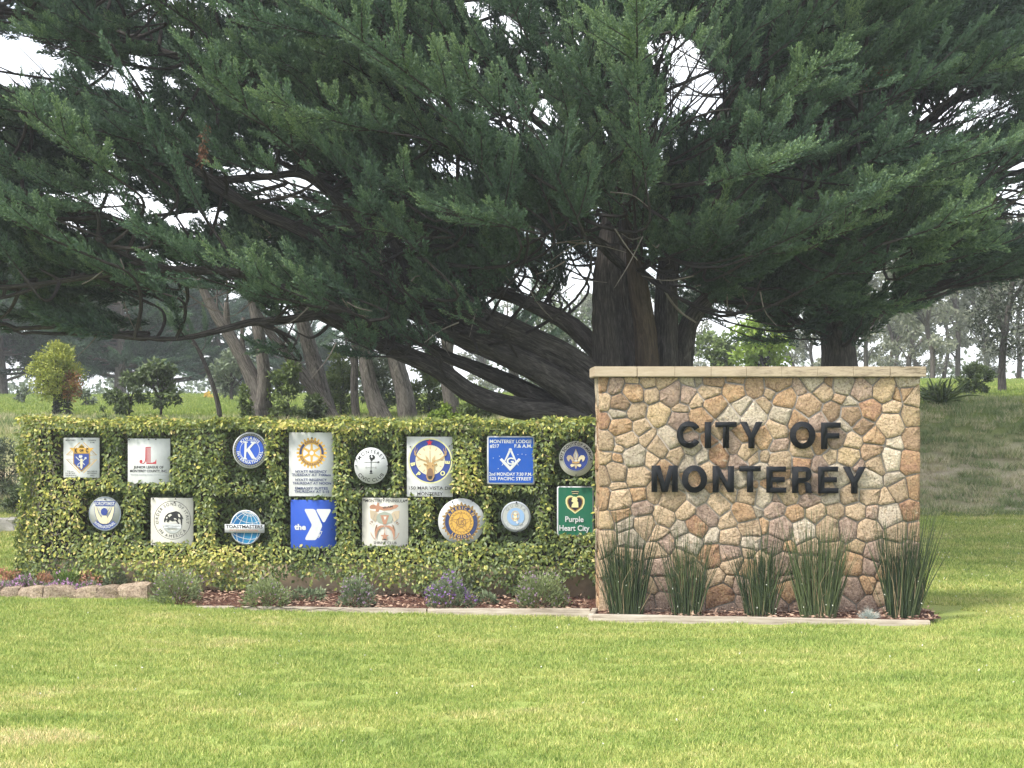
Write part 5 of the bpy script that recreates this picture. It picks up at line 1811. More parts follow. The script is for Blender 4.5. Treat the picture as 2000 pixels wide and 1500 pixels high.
def grow(nodes_, nrad, targets, centre, spacing=0.13, size=(0.42, 0.75), maxlen=4.2, bark=None, mb=None, seed=0, sweep=0.55, droop=0.0, fan=None):
    """a leafy branch from the nearest fitting limb point to each target, dressed with plumes"""
    PP, DD, SZ, TT = [], [], [], []
    used = np.zeros(len(nodes_))
    for T in targets:
        d = np.linalg.norm(nodes_ - T, axis=1)
        # start nearer the middle and lower than the tip
        pen = d + 1.2 * np.maximum(0, nodes_[:, 2] - T[2] + 0.1)
        i = int(np.argmin(pen + rng.uniform(0, 0.8, len(d)) + 0.5 * used))
        used[max(0, i - 1):i + 2] += 1
        A = nodes_[i]
        v = T - A
        L = np.linalg.norm(v)
        if L < 0.35:
            v = unit(np.array([T[0] - centre[0], T[1] - centre[1], 0.4])) * 0.9
            T = A + v
            L = 0.9
        if L > maxlen:
            A = T - v / L * maxlen
            L = maxlen
            v = T - A
        h = np.array([v[0], v[1], 0])
        outw = np.array([T[0] - centre[0], T[1] - centre[1], 0.0])
        outw = outw / (np.linalg.norm(outw) + 1e-6)
        ctrl = A + h * 0.55 + outw * 0.12 * L + np.array([0, 0, v[2] * (0.5 - sweep * 0.5) - droop * L])
        n = max(6, int(L / 0.12))
        t = np.linspace(0, 1, n)[:, None]
        P = A * (1 - t) ** 2 + 2 * ctrl * t * (1 - t) + T * t * t
        P = P + np.cumsum(rng.normal(0, 0.012, P.shape), 0)
        if mb is not None:
            tube(mb, P[::2], np.linspace(min(0.035, 0.012 * L + 0.008), 0.004, len(P[::2])), 4, cap=False, tone=0.5)
        tang = unit(np.gradient(P, axis=0))
        base_tone = rng.uniform(0.1, 0.75)
        st = rng.uniform(0.12, 0.32)
        m = max(3, int(L * (1 - st) / spacing))
        for k in range(m):
            u = st + (1 - st) * (k + rng.uniform(0.1, 0.9)) / m
            j = min(n - 1, int(u * (n - 1)))
            side = np.cross(tang[j], [0, 0, 1.0])
            side = side / (np.linalg.norm(side) + 1e-6)
            a = rng.uniform(-1, 1)
            sg = 1 if k % 2 else -1
            w = 0.85 * (1 - 0.55 * u)
            dd = tang[j] * 1.0 + side * sg * w * rng.uniform(0.4, 1.0) + np.array([0, 0, 0.15 + 0.25 * a])
            if fan is not None:
                dd = unit(dd) * 0.65 + fan(P[j]) * 0.75 + rng.normal(0, 0.16, 3)
            PP.append(P[j])
            DD.append(dd)
            SZ.append(rng.uniform(*size) * (0.75 + 0.5 * (1 - u) ** 0.5) * (1.0 if u < 0.9 else 0.85))
            TT.append(base_tone + 0.35 * (u - 0.5) + rng.normal(0, 0.1))
        for e in range(2):
            PP.append(P[-2])
            DD.append(tang[-1] + rng.normal(0, 0.15, 3) + [0, 0, 0.1] + (fan(P[-2]) if fan is not None else 0))
            SZ.append(rng.uniform(*size) * 1.1)
            TT.append(base_tone + 0.3)
    return np.array(PP), unit(np.array(DD)), np.array(SZ), np.clip(np.array(TT), 0, 1)

def fronds(nodes_, starts, fan, mb, lmin=0.9, lmax=2.6, noise_=0.28, s0=0.5):
    """long spreading sprays: a thin stem set with sprigs and a few side sprays"""
    PP, DD, SZ, TT = [], [], [], []
    def run(A, f, L, s_, tone, lvl):
        up = np.array([0, 0, 1.0])
        sd_ = unit(np.cross(f, up))
        cv = rng.normal(0, 0.10)
        n = max(5, int(L / 0.1))
        t = np.linspace(0, 1, n)[:, None]
        P = A + f * L * t + up * (0.10 * L * t * t) + sd_ * (cv * L * t * t)
        tang = unit(np.gradient(P, axis=0))
        tube(mb, P, np.linspace(0.008 + 0.005 * L, 0.003, n), 4, cap=False, tone=0.5)
        m = max(4, int(L / (0.085 if lvl == 0 else 0.075)))
        for k in range(m):
            u = (k + rng.uniform(0.2, 0.8)) / m
            if lvl == 0 and u < 0.12:
                continue
            j = min(n - 1, int(u * n))
            sg = 1 if k % 2 else -1
            a = rng.uniform(0.25, 0.75) * (1 - 0.35 * u)
            PP.append(P[j])
            DD.append(tang[j] + sd_ * sg * a + up * rng.normal(0.12, 0.16))
            SZ.append(s_ * (1 - 0.5 * u) * rng.uniform(0.8, 1.2))
            TT.append(tone + 0.30 * u + rng.normal(0, 0.07))
        PP.append(P[-1] - tang[-1] * 0.05)
        DD.append(tang[-1])
        SZ.append(s_ * 0.62)
        TT.append(tone + 0.4)
        if lvl == 0:
            q = int(2 + L * 1.7)
            for k in range(q):
                u = 0.15 + 0.7 * (k + rng.uniform(0, 1)) / q
                j = min(n - 1, int(u * n))
                sg = 1 if (k % 2) else -1
                f2 = unit(tang[j] + sd_ * sg * rng.uniform(0.45, 0.95) + up * rng.normal(0.12, 0.2))
                run(P[j], f2, (0.25 + 0.34 * L * (1 - u)) * rng.uniform(0.8, 1.2), s_ * 0.8, tone + rng.normal(0, 0.05), 1)
    used = np.zeros(len(nodes_))
    for A in starts:
        f = unit(fan(A) + rng.normal(0, noise_, 3))
        i = int(np.argmin(np.linalg.norm(nodes_ - A, axis=1) + rng.uniform(0, 0.6, len(nodes_)) + 0.5 * used))
        used[max(0, i - 1):i + 2] += 1
        B = nodes_[i]
        if np.linalg.norm(B - A) < 3:
            c_ = A - f * 0.35 * np.linalg.norm(A - B)
            t = np.linspace(0, 1, 8)[:, None]
            tube(mb, B * (1 - t) ** 2 + 2 * c_ * t * (1 - t) + A * t * t, np.linspace(0.03, 0.014, 8), 4, cap=False, tone=0.5)
        run(A, f, rng.uniform(lmin, lmax), s0, rng.uniform(0.15, 0.65), 0)
    return np.array(PP), unit(np.array(DD)), np.array(SZ), np.clip(np.array(TT), 0, 1)

def dress(t, PP, DD, SZ, TT, holes_=True, coll=None):
    mid = PP + DD * SZ[:, None] * 0.5
    k = np.ones(len(PP), bool)
    if holes_:
        k &= ~in_hole(mid, 1.3, 0.05)
        k &= ~bare_limb(mid)
        k &= ~in_hole(PP + DD * SZ[:, None] * 0.85, 1.1, 0.12)
    PP, DD, SZ, TT = PP[k], DD[k], SZ[k], TT[k]
    rot = eulers(DD, rng.normal(0, 0.5, len(DD)))
    sc = np.stack([SZ, SZ * rng.uniform(0.85, 1.15, len(SZ)), SZ * rng.uniform(0.85, 1.15, len(SZ))], 1)
    return scatter('crown', PP, rot, sc, rng.integers(0, 8, len(PP)), TT, coll or plumes, t, np.array(t.location))

# ------------------------------------------------------------------ the great cypress behind the wall
limbs = [
    ('trunk', m_bark, 40, 0.24, [(1228, 900, 21, 175), (1226, 800, 21, 140), (1218, 700, 21, 116), (1210, 620, 21, 104), (1205, 540, 21.1, 92), (1213, 400, 21.3, 72), (1225, 250, 21.6, 56), (1235, 100, 22, 42), (1240, -100, 22.3, 26), (1245, -260, 22.5, 12)]),
    ('trunk', m_barkl, 12, 0.12, [(1268, 860, 20.75, 60), (1264, 740, 20.55, 50), (1258, 640, 20.45, 45), (1243, 540, 20.3, 40), (1238, 480, 20.2, 34), (1222, 400, 19.9, 24), (1205, 320, 19.5, 12)]),
    ('trunk', m_bark, 12, 0.14, [(1296, 880, 21.3, 84), (1298, 760, 21.4, 60), (1300, 640, 21.5, 48), (1306, 520, 21.8, 40), (1340, 380, 22.2, 34), (1400, 250, 22.6, 30), (1455, 170, 23, 26), (1500, 80, 23.2, 20), (1540, -60, 23.4, 10)]),
    ('trunk', m_bark, 10, 0.12, [(1322, 880, 21.8, 48), (1334, 690, 21.9, 40), (1352, 620, 22, 34), (1405, 560, 22, 28), (1480, 470, 22, 20), (1570, 400, 22, 10)]),
    ('limb', m_bark, 14, 0.06, [(1215, 790, 20.9, 72), (1120, 712, 20.6, 60), (1050, 672, 20.3, 54), (960, 631, 20, 50), (870, 598, 19.8, 46), (800, 560, 19.6, 42), (745, 500, 19.5, 36), (690, 420, 19.4, 30), (625, 358, 19.3, 20), (545, 315, 19.2, 10)]),
    ('limb', m_bark, 14, 0.06, [(1215, 830, 20.5, 64), (1120, 768, 20.4, 56), (1050, 722, 20.2, 50), (960, 680, 20, 46), (850, 632, 19.6, 42), (760, 566, 19.4, 36), (700, 510, 19.2, 30), (600, 455, 19, 26), (500, 412, 18.9, 20), (405, 362, 18.7, 10)]),
    ('limb', m_bark, 12, 0.06, [(1215, 850, 20.5, 64), (1100, 808, 20.4, 44), (1000, 795, 20.2, 44), (920, 768, 20, 40), (850, 718, 19.7, 38), (760, 680, 19.4, 33), (680, 640, 19.2, 28), (600, 600, 19, 25), (530, 550, 18.8, 21), (440, 530, 18.6, 17), (330, 525, 18.4, 13), (250, 500, 18.2, 9), (190, 468, 18, 5)]),
    ('limb', m_bark, 12, 0.06, [(1205, 830, 20.8, 50), (1080, 788, 20.7, 40), (990, 745, 20.5, 34), (920, 715, 20.3, 27), (860, 690, 20.1, 22), (780, 640, 19.8, 14), (700, 590, 19.6, 8)]),
    ('limb', m_bark, 10, 0.1, [(1200, 720, 21.3, 46), (1120, 640, 21.4, 38), (1060, 605, 21.6, 32), (1000, 580, 21.8, 25), (930, 560, 22, 18), (850, 500, 22.3, 9)]),
    ('limb', m_bark, 9, 0.08, [(630, 612, 19.05, 22), (560, 625, 18.8, 17), (490, 630, 18.7, 15), (430, 645, 18.6, 13), (340, 662, 18.4, 9), (220, 655, 18.2, 4)]),
    ('limb', m_bark, 9, 0.08, [(840, 600, 19.7, 26), (790, 520, 19.5, 24), (755, 440, 19.3, 20), (700, 340, 19.1, 16), (600, 240, 18.8, 10), (500, 180, 18.5, 5)]),
    ('limb', m_bark, 9, 0.08, [(690, 425, 19.4, 18), (600, 345, 19.2, 16), (520, 345, 19.1, 14), (425, 350, 19, 11), (340, 300, 18.8, 5)]),
    ('limb', m_bark, 9, 0.1, [(1212, 420, 21.3, 25), (1120, 300, 21.2, 20), (1000, 200, 21, 15), (860, 120, 20.8, 11), (700, 60, 20.5, 7), (520, 0, 20, 5)]),
    ('limb', m_bark, 9, 0.08, [(430, 530, 18.6, 16), (330, 470, 18.5, 14), (200, 420, 18.4, 12), (60, 380, 18.3, 10), (-120, 330, 18.2, 8), (-300, 280, 18.1, 5)]),
    ('limb', m_bark, 9, 0.08, [(500, 412, 18.9, 18), (380, 330, 18.8, 16), (240, 270, 18.7, 14), (80, 230, 18.6, 11), (-120, 180, 18.5, 8), (-300, 120, 18.4, 5)]),
    ('limb', m_bark, 9, 0.08, [(600, 240, 18.8, 20), (450, 150, 18.8, 17), (280, 90, 18.7, 14), (90, 40, 18.6, 11), (-150, -30, 18.5, 7)]),
    ('limb', m_bark, 9, 0.08, [(330, 525, 18.4, 14), (180, 540, 18.3, 12), (20, 560, 18.2, 9), (-200, 560, 18.1, 6)]),
    ('limb', m_bark, 9, 0.1, [(1220, 300, 21.5, 21), (1120, 140, 21.8, 16), (1000, 30, 22, 11), (860, -60, 22.2, 6)]),
    ('limb', m_bark, 9, 0.1, [(1225, 480, 20.9, 21), (1290, 380, 20.2, 16), (1400, 300, 19.5, 12), (1540, 250, 18.9, 9), (1680, 230, 18.5, 5)]),
    ('limb', m_bark, 9, 0.1, [(1228, 450, 20.9, 19), (1220, 330, 19.8, 15), (1200, 200, 18.9, 11), (1160, 80, 18.3, 7), (1130, -60, 17.9, 5)]),
    ('limb', m_bark, 9, 0.1, [(1215, 520, 20.8, 19), (1120, 430, 19.7, 15), (1000, 340, 18.8, 11), (870, 200, 18.1, 7), (740, 80, 17.6, 5)]),
    ('limb', m_bark, 9, 0.1, [(1300, 520, 21.6, 19), (1390, 450, 21, 15), (1520, 400, 20.4, 11), (1680, 360, 20, 7), (1850, 330, 19.6, 5)]),
]
main = thing('cypress_tree', 'huge dark cypress behind the stone wall with long bare limbs sweeping left', 'tree', at(1235, 0, 21) * 1.0, 0, None)
main.location = (at(1235, 0, 21).x, 21.0, float(ground_z(1.8, 21.0)))
MO = np.array(main.location)
nd = []
for k, (nm, mt, sides, fl, rows) in enumerate(limbs):
    P, r_ = limb_pts(rows)
    mb = MB()
    tube(mb, P, r_, sides, fl, k)
    part(nm, mb.mesh(nm, mt, True, off=MO), main)
    nd.append(P[len(P) // 4:])
nd = np.concatenate(nd)
nd = nd[~((np.abs(nd[:, 0] - 1.9) < 1.1) & (nd[:, 2] < 4.1))]      # no shoots low on the bare trunks

UX = [-400, 0, 150, 300, 400, 500, 600, 680, 750, 850, 950, 1050, 1150, 1250, 1330, 1450, 1550, 1650, 1750, 1850, 2050, 2400]
UY = [640, 650, 655, 645, 600, 610, 640, 705, 690, 690, 600, 575, 560, 480, 550, 635, 660, 635, 565, 530, 470, 420]
def targets(n, x0, x1, top, y0, y1, lift=0):
    out = []
    while len(out) < n:
        px, py = rng.uniform(x0, x1), rng.uniform(top, 700)
        if py > np.interp(px, UX, UY) - lift:
            continue
        y = rng.uniform(y0, y1)
        P = np.array(at(px, py, y))
        if in_hole(P[None], 1.0)[0]:
            continue
        out.append(P)
    return np.array(out)
def fan_main(P):
    """sprays lift away from the trunk, steeply on the left, flatter on the right, and lean out towards the lawn"""
    dx = P[0] - 1.8
    f = np.array([np.clip(dx / 2.0, -1, 1), -0.35 - 0.06 * (21 - P[1]), 0.44 if dx < 0 else 0.27])
    return unit(f)
mbb = MB()
ctr = (1.8, 21.5)
parts_ = []
# outer skin towards the viewer, then the body of the crown behind it
tg = np.concatenate([targets(50, -250, 1900, -120, 17.6, 19.5, 25), targets(200, -350, 1950, -160, 19.0, 22.5, 0), targets(80, 100, 2000, -160, 22.5, 26, 30)])
parts_.append(grow(nd, None, tg, ctr, mb=mbb, spacing=0.14, size=(0.62, 1.15), fan=fan_main))
# inner foliage, the shade inside the crown put into its low tones
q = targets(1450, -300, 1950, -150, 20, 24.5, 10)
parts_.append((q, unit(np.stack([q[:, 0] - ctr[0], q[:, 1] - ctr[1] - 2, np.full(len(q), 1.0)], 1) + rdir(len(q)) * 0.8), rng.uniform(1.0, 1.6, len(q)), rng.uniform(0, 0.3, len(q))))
PP, DD, SZ, TT = [np.concatenate(q) for q in zip(*parts_)]
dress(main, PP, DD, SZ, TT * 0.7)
st = np.concatenate([targets(270, -300, 1850, -120, 17.0, 19.6, 20), targets(60, 1000, 1560, -60, 17.0, 19.2, 40), np.array([at(rng.uniform(740, 940), rng.uniform(190, 370), rng.uniform(18, 20.5)) for _ in range(16)]), np.array([at(rng.uniform(950, 1175), rng.uniform(470, 590), rng.uniform(21.8, 23.5)) for _ in range(28)]), np.array([at(rng.uniform(1170, 1420), rng.uniform(430, 530), rng.uniform(19.4, 20.3)) for _ in range(14)])])
PP, DD, SZ, TT = fronds(nd, st, fan_main, mbb)
low = []
while len(low) < 34:
    px, py = rng.uniform(560, 1000), rng.uniform(560, 705)
    low.append(np.array(at(px, py, rng.uniform(18.4, 19.2))))
more = fronds(nd, np.array(low), fan_main, mbb, 0.4, 0.85, 0.4, 0.42)
PP, DD, SZ, TT = (np.concatenate(z_) for z_ in zip((PP, DD, SZ, TT), more))
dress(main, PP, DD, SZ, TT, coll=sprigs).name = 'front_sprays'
part('branches', mbb.mesh('branches', m_bark, True, off=MO), main, kind='stuff')
# bare dead twigs under the crown
mbt = MB()
for rows in ([(1330, 480, 20.3, 3), (1370, 500, 20.2, 4), (1400, 530, 20.2, 4), (1425, 553, 20.2, 5)], [(1285, 540, 20.2, 3), (1305, 580, 20.1, 5), (1330, 610, 20.1, 5), (1360, 630, 20.1, 4)], [(1440, 480, 20, 4), (1455, 500, 20, 4), (1466, 520, 20, 3)], [(520, 525, 18.6, 7), (550, 522, 18.5, 6), (582, 512, 18.4, 4)],
             [(610, 600, 18.8, 4), (613, 590, 18.7, 4), (640, 592, 18.7, 4), (660, 600, 18.7, 3)], [(235, 505, 18, 3), (242, 525, 18, 3), (244, 540, 18, 2)], [(205, 525, 17.9, 3), (180, 545, 17.9, 3), (160, 555, 17.9, 2)], [(820, 230, 18, 4), (870, 250, 17.9, 4), (920, 268, 17.9, 3)], [(1290, 180, 18.4, 4), (1265, 170, 18.3, 3), (1240, 165, 18.3, 2)],
             [(1600, 440, 20, 4), (1640, 442, 20, 4), (1670, 450, 20, 3)], [(385, 500, 18, 3), (380, 480, 18, 3), (375, 470, 18, 2)], [(745, 480, 19, 3), (742, 500, 19, 4), (748, 520, 19, 2)]):
    P, r_ = limb_pts(rows, 10)
    tube(mbt, P, r_, 4, cap=False)
for k in range(60):
    px = rng.uniform(200, 1500)
    py = np.interp(px, UX, UY) - rng.uniform(10, 160)
    y = rng.uniform(18, 20)
    A = np.array(at(px, py, y))
    d = rng.normal(0, 1, 3) * [1, 0.5, 0.5] + [0, 0, -0.4]
    P = spline(np.array([A, A + d * 0.18 + rng.normal(0, 0.04, 3), A + d * 0.36]), 6)
    tube(mbt, P, np.linspace(0.011, 0.004, 6), 4, cap=False)
part('dead_twigs', mbt.mesh('dead_twigs', m_twigs, True, off=MO), main, kind='stuff')

# rust-coloured dead sprays caught in the crown
m_dead, nt = nodes('dead_cypress_spray')
finish(nt, ramp(nt, noise(nt, 12, wpos(nt)), [(0.35, (0.10, 0.05, 0.035)), (0.65, (0.24, 0.13, 0.085))]), 0.9, spec=0.1)
for rows in ([(1715, 138, 18.6), (1690, 160, 18.5), (1680, 185, 18.5)], [(1745, 140, 18.6), (1718, 142, 18.6), (1690, 150, 18.5)], [(398, 248, 17.2), (400, 280, 17.2), (395, 312, 17.2)]):
    A = np.array([at(*q) for q in rows])
    n = 260
    t = rng.uniform(0, 1, n)
    C = np.array([spline(A, 30)[int(u * 29)] for u in t]) + rng.normal(0, 0.025, (n, 3))
    V, T = kites(C, unit(A[-1] - A[0]) + rdir(n) * 0.8, rdir(n), 0.07, 0.02)
    part('dead_spray', mesh_np('dead_spray', V - MO, [T], m_dead), main, 'rust-brown dead spray', 'stuff')

# ------------------------------------------------------------------ second cypress, right of the wall
def tree_at(name, label, px, y, rows_list, mat, group=None, sides=10, flute=0.1, cat='tree'):
    x = at(px, 0, y).x
    t = thing(name, label, cat, (x, y, float(ground_z(x, y))), 0, group)
    nd_ = []
    for k, rows in enumerate(rows_list):
        P, r_ = limb_pts(rows)
        if k == 0:
            P = np.vstack([[P[0][0], P[0][1], t.location.z - 0.3], P]) if P[0][2] > t.location.z else P
            r_ = np.concatenate([[r_[0] * 1.15], r_]) if len(r_) < len(P) else r_
        mb = MB()
        tube(mb, P, r_, sides if k == 0 else 8, flute, int(px) + k)
        part('trunk' if k == 0 else 'limb', mb.mesh('limb', mat, True, off=np.array(t.location)), t)
        nd_.append(P[len(P) // 3:])
    return t, np.concatenate(nd_)
t2, n2 = tree_at('cypress_tree', 'dark cypress further back, its short trunk rising behind the right half of the stone wall', 1640, 28, [
    [(1642, 790, 28, 84), (1640, 720, 28, 72), (1635, 665, 28, 64), (1612, 595, 28, 44), (1565, 525, 28, 30), (1500, 470, 28, 16)],
    [(1640, 690, 28, 50), (1662, 610, 28.2, 44), (1690, 480, 28.4, 38), (1715, 360, 28.6, 30), (1745, 240, 28.8, 22), (1790, 100, 29, 12)],
    [(1655, 660, 28, 28), (1730, 600, 28, 18), (1800, 545, 28, 8)],
    [(1695, 460, 28.4, 28), (1770, 300, 28, 24), (1850, 205, 27.5, 18), (1960, 170, 27, 8)],
    [(1630, 640, 28, 20), (1570, 630, 28.2, 14), (1500, 620, 28.3, 8)],
    [(1700, 420, 28.4, 22), (1800, 380, 28, 16), (1920, 350, 27.6, 8)]], m_bark)
mbb = MB()
tg = np.concatenate([targets(120, 1380, 2200, -120, 24.5, 28, -30), targets(80, 1380, 2250, -120, 28, 32, -50)])
PP, DD, SZ, TT = grow(n2, None, tg, (6.5, 28.5), mb=mbb, size=(0.9, 1.5), spacing=0.17, maxlen=5, fan=lambda P: unit(np.array([np.clip((P[0] - 6.5) / 3, -1, 1), -0.3, 0.25])))
q = targets(420, 1380, 2200, -120, 27, 31, -40)
PP, DD, SZ, TT = (np.concatenate(z_) for z_ in ((PP, q), (DD, unit(np.stack([q[:, 0] - 6.5, q[:, 1] - 30, np.full(len(q), 1.0)], 1) + rdir(len(q)))), (SZ, rng.uniform(1.1, 1.7, len(q))), (TT, rng.uniform(0, 0.4, len(q)))))  # inner fill, low tones paint the shade inside this crown
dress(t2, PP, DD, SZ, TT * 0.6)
PP, DD, SZ, TT = fronds(n2, targets(130, 1400, 2150, -80, 24.5, 27, -35), lambda P: unit(np.array([np.clip((P[0] - 6.5) / 3, -1, 1), -0.3, 0.2])), mbb, 1.2, 3.0, 0.25, 0.62)
dress(t2, PP, DD, SZ, TT * 0.75, coll=sprigs).name = 'front_sprays'
part('branches', mbb.mesh('branches', m_bark, True, off=np.array(t2.location)), t2, kind='stuff')

# ------------------------------------------------------------------ grey trunks on the bank
GT = 'grey-barked trees on the bank behind the hedge'
def few(t, nodes_, n, cx, cy, rx, ry, y0, y1, size=(0.7, 1.1), tone=0.4):
    tg_ = []
    while len(tg_) < n:
        a = rng.normal(0, 0.5, 2)
        px, py = cx + a[0] * rx, cy + a[1] * ry
        P = np.array(at(px, py, rng.uniform(y0, y1)))
        if not in_hole(P[None])[0]:
            tg_.append(P)
    mb = MB()
    PP, DD, SZ, TT = grow(nodes_, None, np.array(tg_), (P[0], (y0 + y1) / 2), mb=mb, size=size, spacing=0.2, maxlen=4)
    dress(t, PP, DD, SZ, TT * tone * 2)
    part('branches', mb.mesh('branches', m_barkg, True, off=np.array(t.location)), t, kind='stuff')
for lb, px, y, rows, cx, cy in (
    ('grey leaning tree with a forked furrowed trunk, leftmost of the thick grey trunks', 518, 32, [
        [(520, 830, 32, 53), (508, 790, 32, 40), (490, 735, 32, 31), (455, 668, 32, 24), (420, 612, 32, 21), (385, 545, 32, 12)],
        [(512, 800, 31.9, 34), (514, 740, 31.9, 28), (510, 690, 31.9, 25), (500, 630, 31.9, 22), (485, 560, 32, 12)],
        [(488, 730, 32.1, 15), (474, 670, 32.1, 10), (476, 620, 32.1, 8)], [(470, 690, 32, 19), (445, 640, 32, 15), (442, 590, 32, 8)]], 430, 480),
    ('slim grey tree leaning left, crossing in front of a darker trunk', 645, 32.6, [
        [(650, 825, 32.6, 34), (622, 780, 32.6, 24), (590, 730, 32.6, 21), (560, 690, 32.6, 17), (520, 640, 32.6, 14), (490, 580, 32.6, 8)]], 520, 500),
    ('darker grey tree behind the slim leaning one, trunk bending up to the left', 640, 33.2, [
        [(645, 825, 33.2, 38), (628, 770, 33.2, 33), (615, 715, 33.2, 29), (600, 660, 33.2, 26), (588, 610, 33.2, 22), (580, 520, 33.2, 12)]], 600, 480),
    ('thin straight grey trunk just left of the two thick pale trunks', 695, 32.8, [
        [(697, 825, 32.8, 17), (692, 760, 32.8, 15), (693, 700, 32.8, 13), (690, 620, 32.8, 9)]], 690, 520),
    ('pale deeply furrowed trunk curving up behind the weathervane sign', 742, 32.2, [
        [(748, 825, 32.2, 38), (728, 775, 32.2, 29), (716, 720, 32.2, 26), (710, 660, 32.2, 24), (704, 590, 32.2, 17), (690, 500, 32.2, 9)]], 720, 470),
    ('pale furrowed trunk standing upright behind the elk sign, left of the long limb', 793, 32.4, [
        [(797, 825, 32.4, 36), (788, 765, 32.4, 31), (774, 710, 32.4, 29), (765, 650, 32.4, 28), (762, 580, 32.4, 22), (770, 480, 32.4, 10)]], 800, 440),
    ('grey trunk partly hidden by the lowest cypress limb, rightmost of the thick grey trunks', 888, 32, [
        [(893, 825, 32, 36), (880, 780, 32, 31), (872, 720, 32, 28), (876, 640, 32, 26), (882, 570, 32, 21), (890, 470, 32, 10)]], 900, 440),
    ('small grey forked tree seen through the gap under the great limb, near the stone wall', 1010, 36, [
        [(1012, 800, 36, 15), (1008, 740, 36, 13), (1000, 690, 36, 10), (992, 640, 36, 7)], [(1004, 735, 36, 10), (985, 700, 36, 8), (960, 690, 36, 4)]], 1000, 600)):
    t, nn = tree_at('grey_tree', lb, px, y, rows, m_barkg, GT, 14, 0.2)
    few(t, nn, 9, cx, cy, 110, 70, y - 1.5, y + 1.5, tone=0.35)
t, nn = tree_at('thin_tree', 'thin dark crooked sapling trunk leaning left, alone on the meadow', 430, 30.5, [[(431, 830, 30.5, 11), (426, 790, 30.5, 10), (415, 750, 30.5, 9), (400, 710, 30.5, 8), (386, 680, 30.5, 7), (372, 655, 30.5, 5)]], m_bark, None, 7, 0.08)
few(t, nn, 4, 350, 630, 50, 20, 30, 31, (0.4, 0.7))

# ------------------------------------------------------------------ leafy trees and shrubs made of many small leaves
def clump_leaves(n, centres, radii, ll, lw, hang=0.0, flat=1.0):
    """leaves spread through overlapping uneven clumps; returns V, T, tone"""
    k = rng.integers(0, len(centres), n)
    d = rdir(n)
    r = rng.uniform(0, 1, n) ** 0.4
    C = centres[k] + d * (radii[k] * r)[:, None] * np.array([1, 1, flat])
    D = unit(d * 0.5 + rdir(n) + np.array([0, 0, -hang]))
    V, T = kites(C, D, rdir(n) + np.array([0, 0, 0.5]), rng.uniform(0.6, 1.2, n) * ll, rng.uniform(0.7, 1.2, n) * lw)
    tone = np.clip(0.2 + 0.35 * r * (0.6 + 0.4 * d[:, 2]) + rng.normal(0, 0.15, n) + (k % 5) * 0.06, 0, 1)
    return V, T, np.repeat(tone, 4)

def shrub(name, label, cat, px, y, zb, wpx, hpx, n, ll, lw, mat, clumps=12, group=None, trunk=None, seed=0, hang=0.1, base=0.0, shape='round', tmat=None):
    """wpx, hpx: size in photo pixels at that depth; base: bare stem height as a part of the height"""
    x = at(px, 0, y).x
    zb = float(ground_z(x, y)) if zb is None else zb
    k_ = y / F
    w, h = wpx * k_ / 2, hpx * k_
    t = thing(name, label, cat, (x, y, zb), 0, group)
    cs, rs = [], []
    for i in range(clumps):
        v = rng.uniform(0, 1)
        if shape == 'drop':
            wr = math.sin(math.pi * min(1, (v * 0.86 + 0.14)) ** 0.75) ** 0.8
        elif shape == 'airy':
            wr = 0.4 + 0.6 * math.sin(math.pi * (0.15 + v * 0.8))
        else:
            wr = math.sqrt(max(0.05, 1 - (2 * v - 0.85) ** 2 * 0.8))
        a = rng.uniform(0, 6.28)
        q = rng.uniform(0.25, 0.8) * wr
        cs.append((w * q * math.cos(a), w * q * math.sin(a), h * (base + (1 - base) * (0.1 + 0.82 * v))))
        rs.append((0.30 if shape != 'airy' else 0.2) * min(w, h * 0.6) * rng.uniform(0.7, 1.3))
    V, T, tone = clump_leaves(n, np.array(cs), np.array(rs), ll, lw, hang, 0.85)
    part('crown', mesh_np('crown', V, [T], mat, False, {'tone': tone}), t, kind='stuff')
    mb, mb2 = MB(), MB()
    tr = trunk or 0.03
    top = np.array([0, 0, h * (base + 0.3 * (1 - base))])
    mid = top * 0.5 + np.array([rng.normal(0, 0.05 * w), 0, 0])
    tube(mb, spline(np.array([[0, 0, -0.2], mid, top]), 7), np.linspace(tr, tr * 0.6, 7), 7, 0.08, seed)
    for c in cs:
        c = np.array(c)
        tube(mb2, spline(np.array([top * rng.uniform(0.5, 1), (top + c) / 2 + [0, 0, -0.05 * h], c]), 6), np.linspace(tr * 0.5, tr * 0.12, 6), 4, cap=False)
    part('trunk', mb.mesh('trunk', tmat or m_bark, True), t)
    part('branches', mb2.mesh('branches', tmat or m_bark, True), t, kind='stuff')
    return t
def fol(nm, d, l, ns=1.2, trans=0.2):
    return leaf_mat(nm, d, l, ns=ns, trans=trans)
m_yel = fol('yellow_green_needles', (0.11, 0.17, 0.03), (0.42, 0.43, 0.085), 2.2)
m_rusty = fol('rusty_needles', (0.16, 0.08, 0.04), (0.38, 0.20, 0.08), 3)
m_olive = fol('dark_olive_leaves', (0.03, 0.05, 0.022), (0.12, 0.165, 0.06), 2)
m_mid = fol('mid_green_leaves', (0.05, 0.085, 0.025), (0.19, 0.25, 0.075), 1.2)
m_lime = fol('lime_green_leaves', (0.10, 0.17, 0.03), (0.30, 0.40, 0.06), 1.2)
m_euc = fol('grey_eucalyptus_leaves', (0.075, 0.09, 0.06), (0.25, 0.265, 0.18), 0.5)
m_dark = fol('very_dark_leaves', (0.014, 0.02, 0.014), (0.06, 0.075, 0.045), 1)
m_sage = fol('sage_leaves', (0.06, 0.085, 0.055), (0.18, 0.22, 0.13), 1)

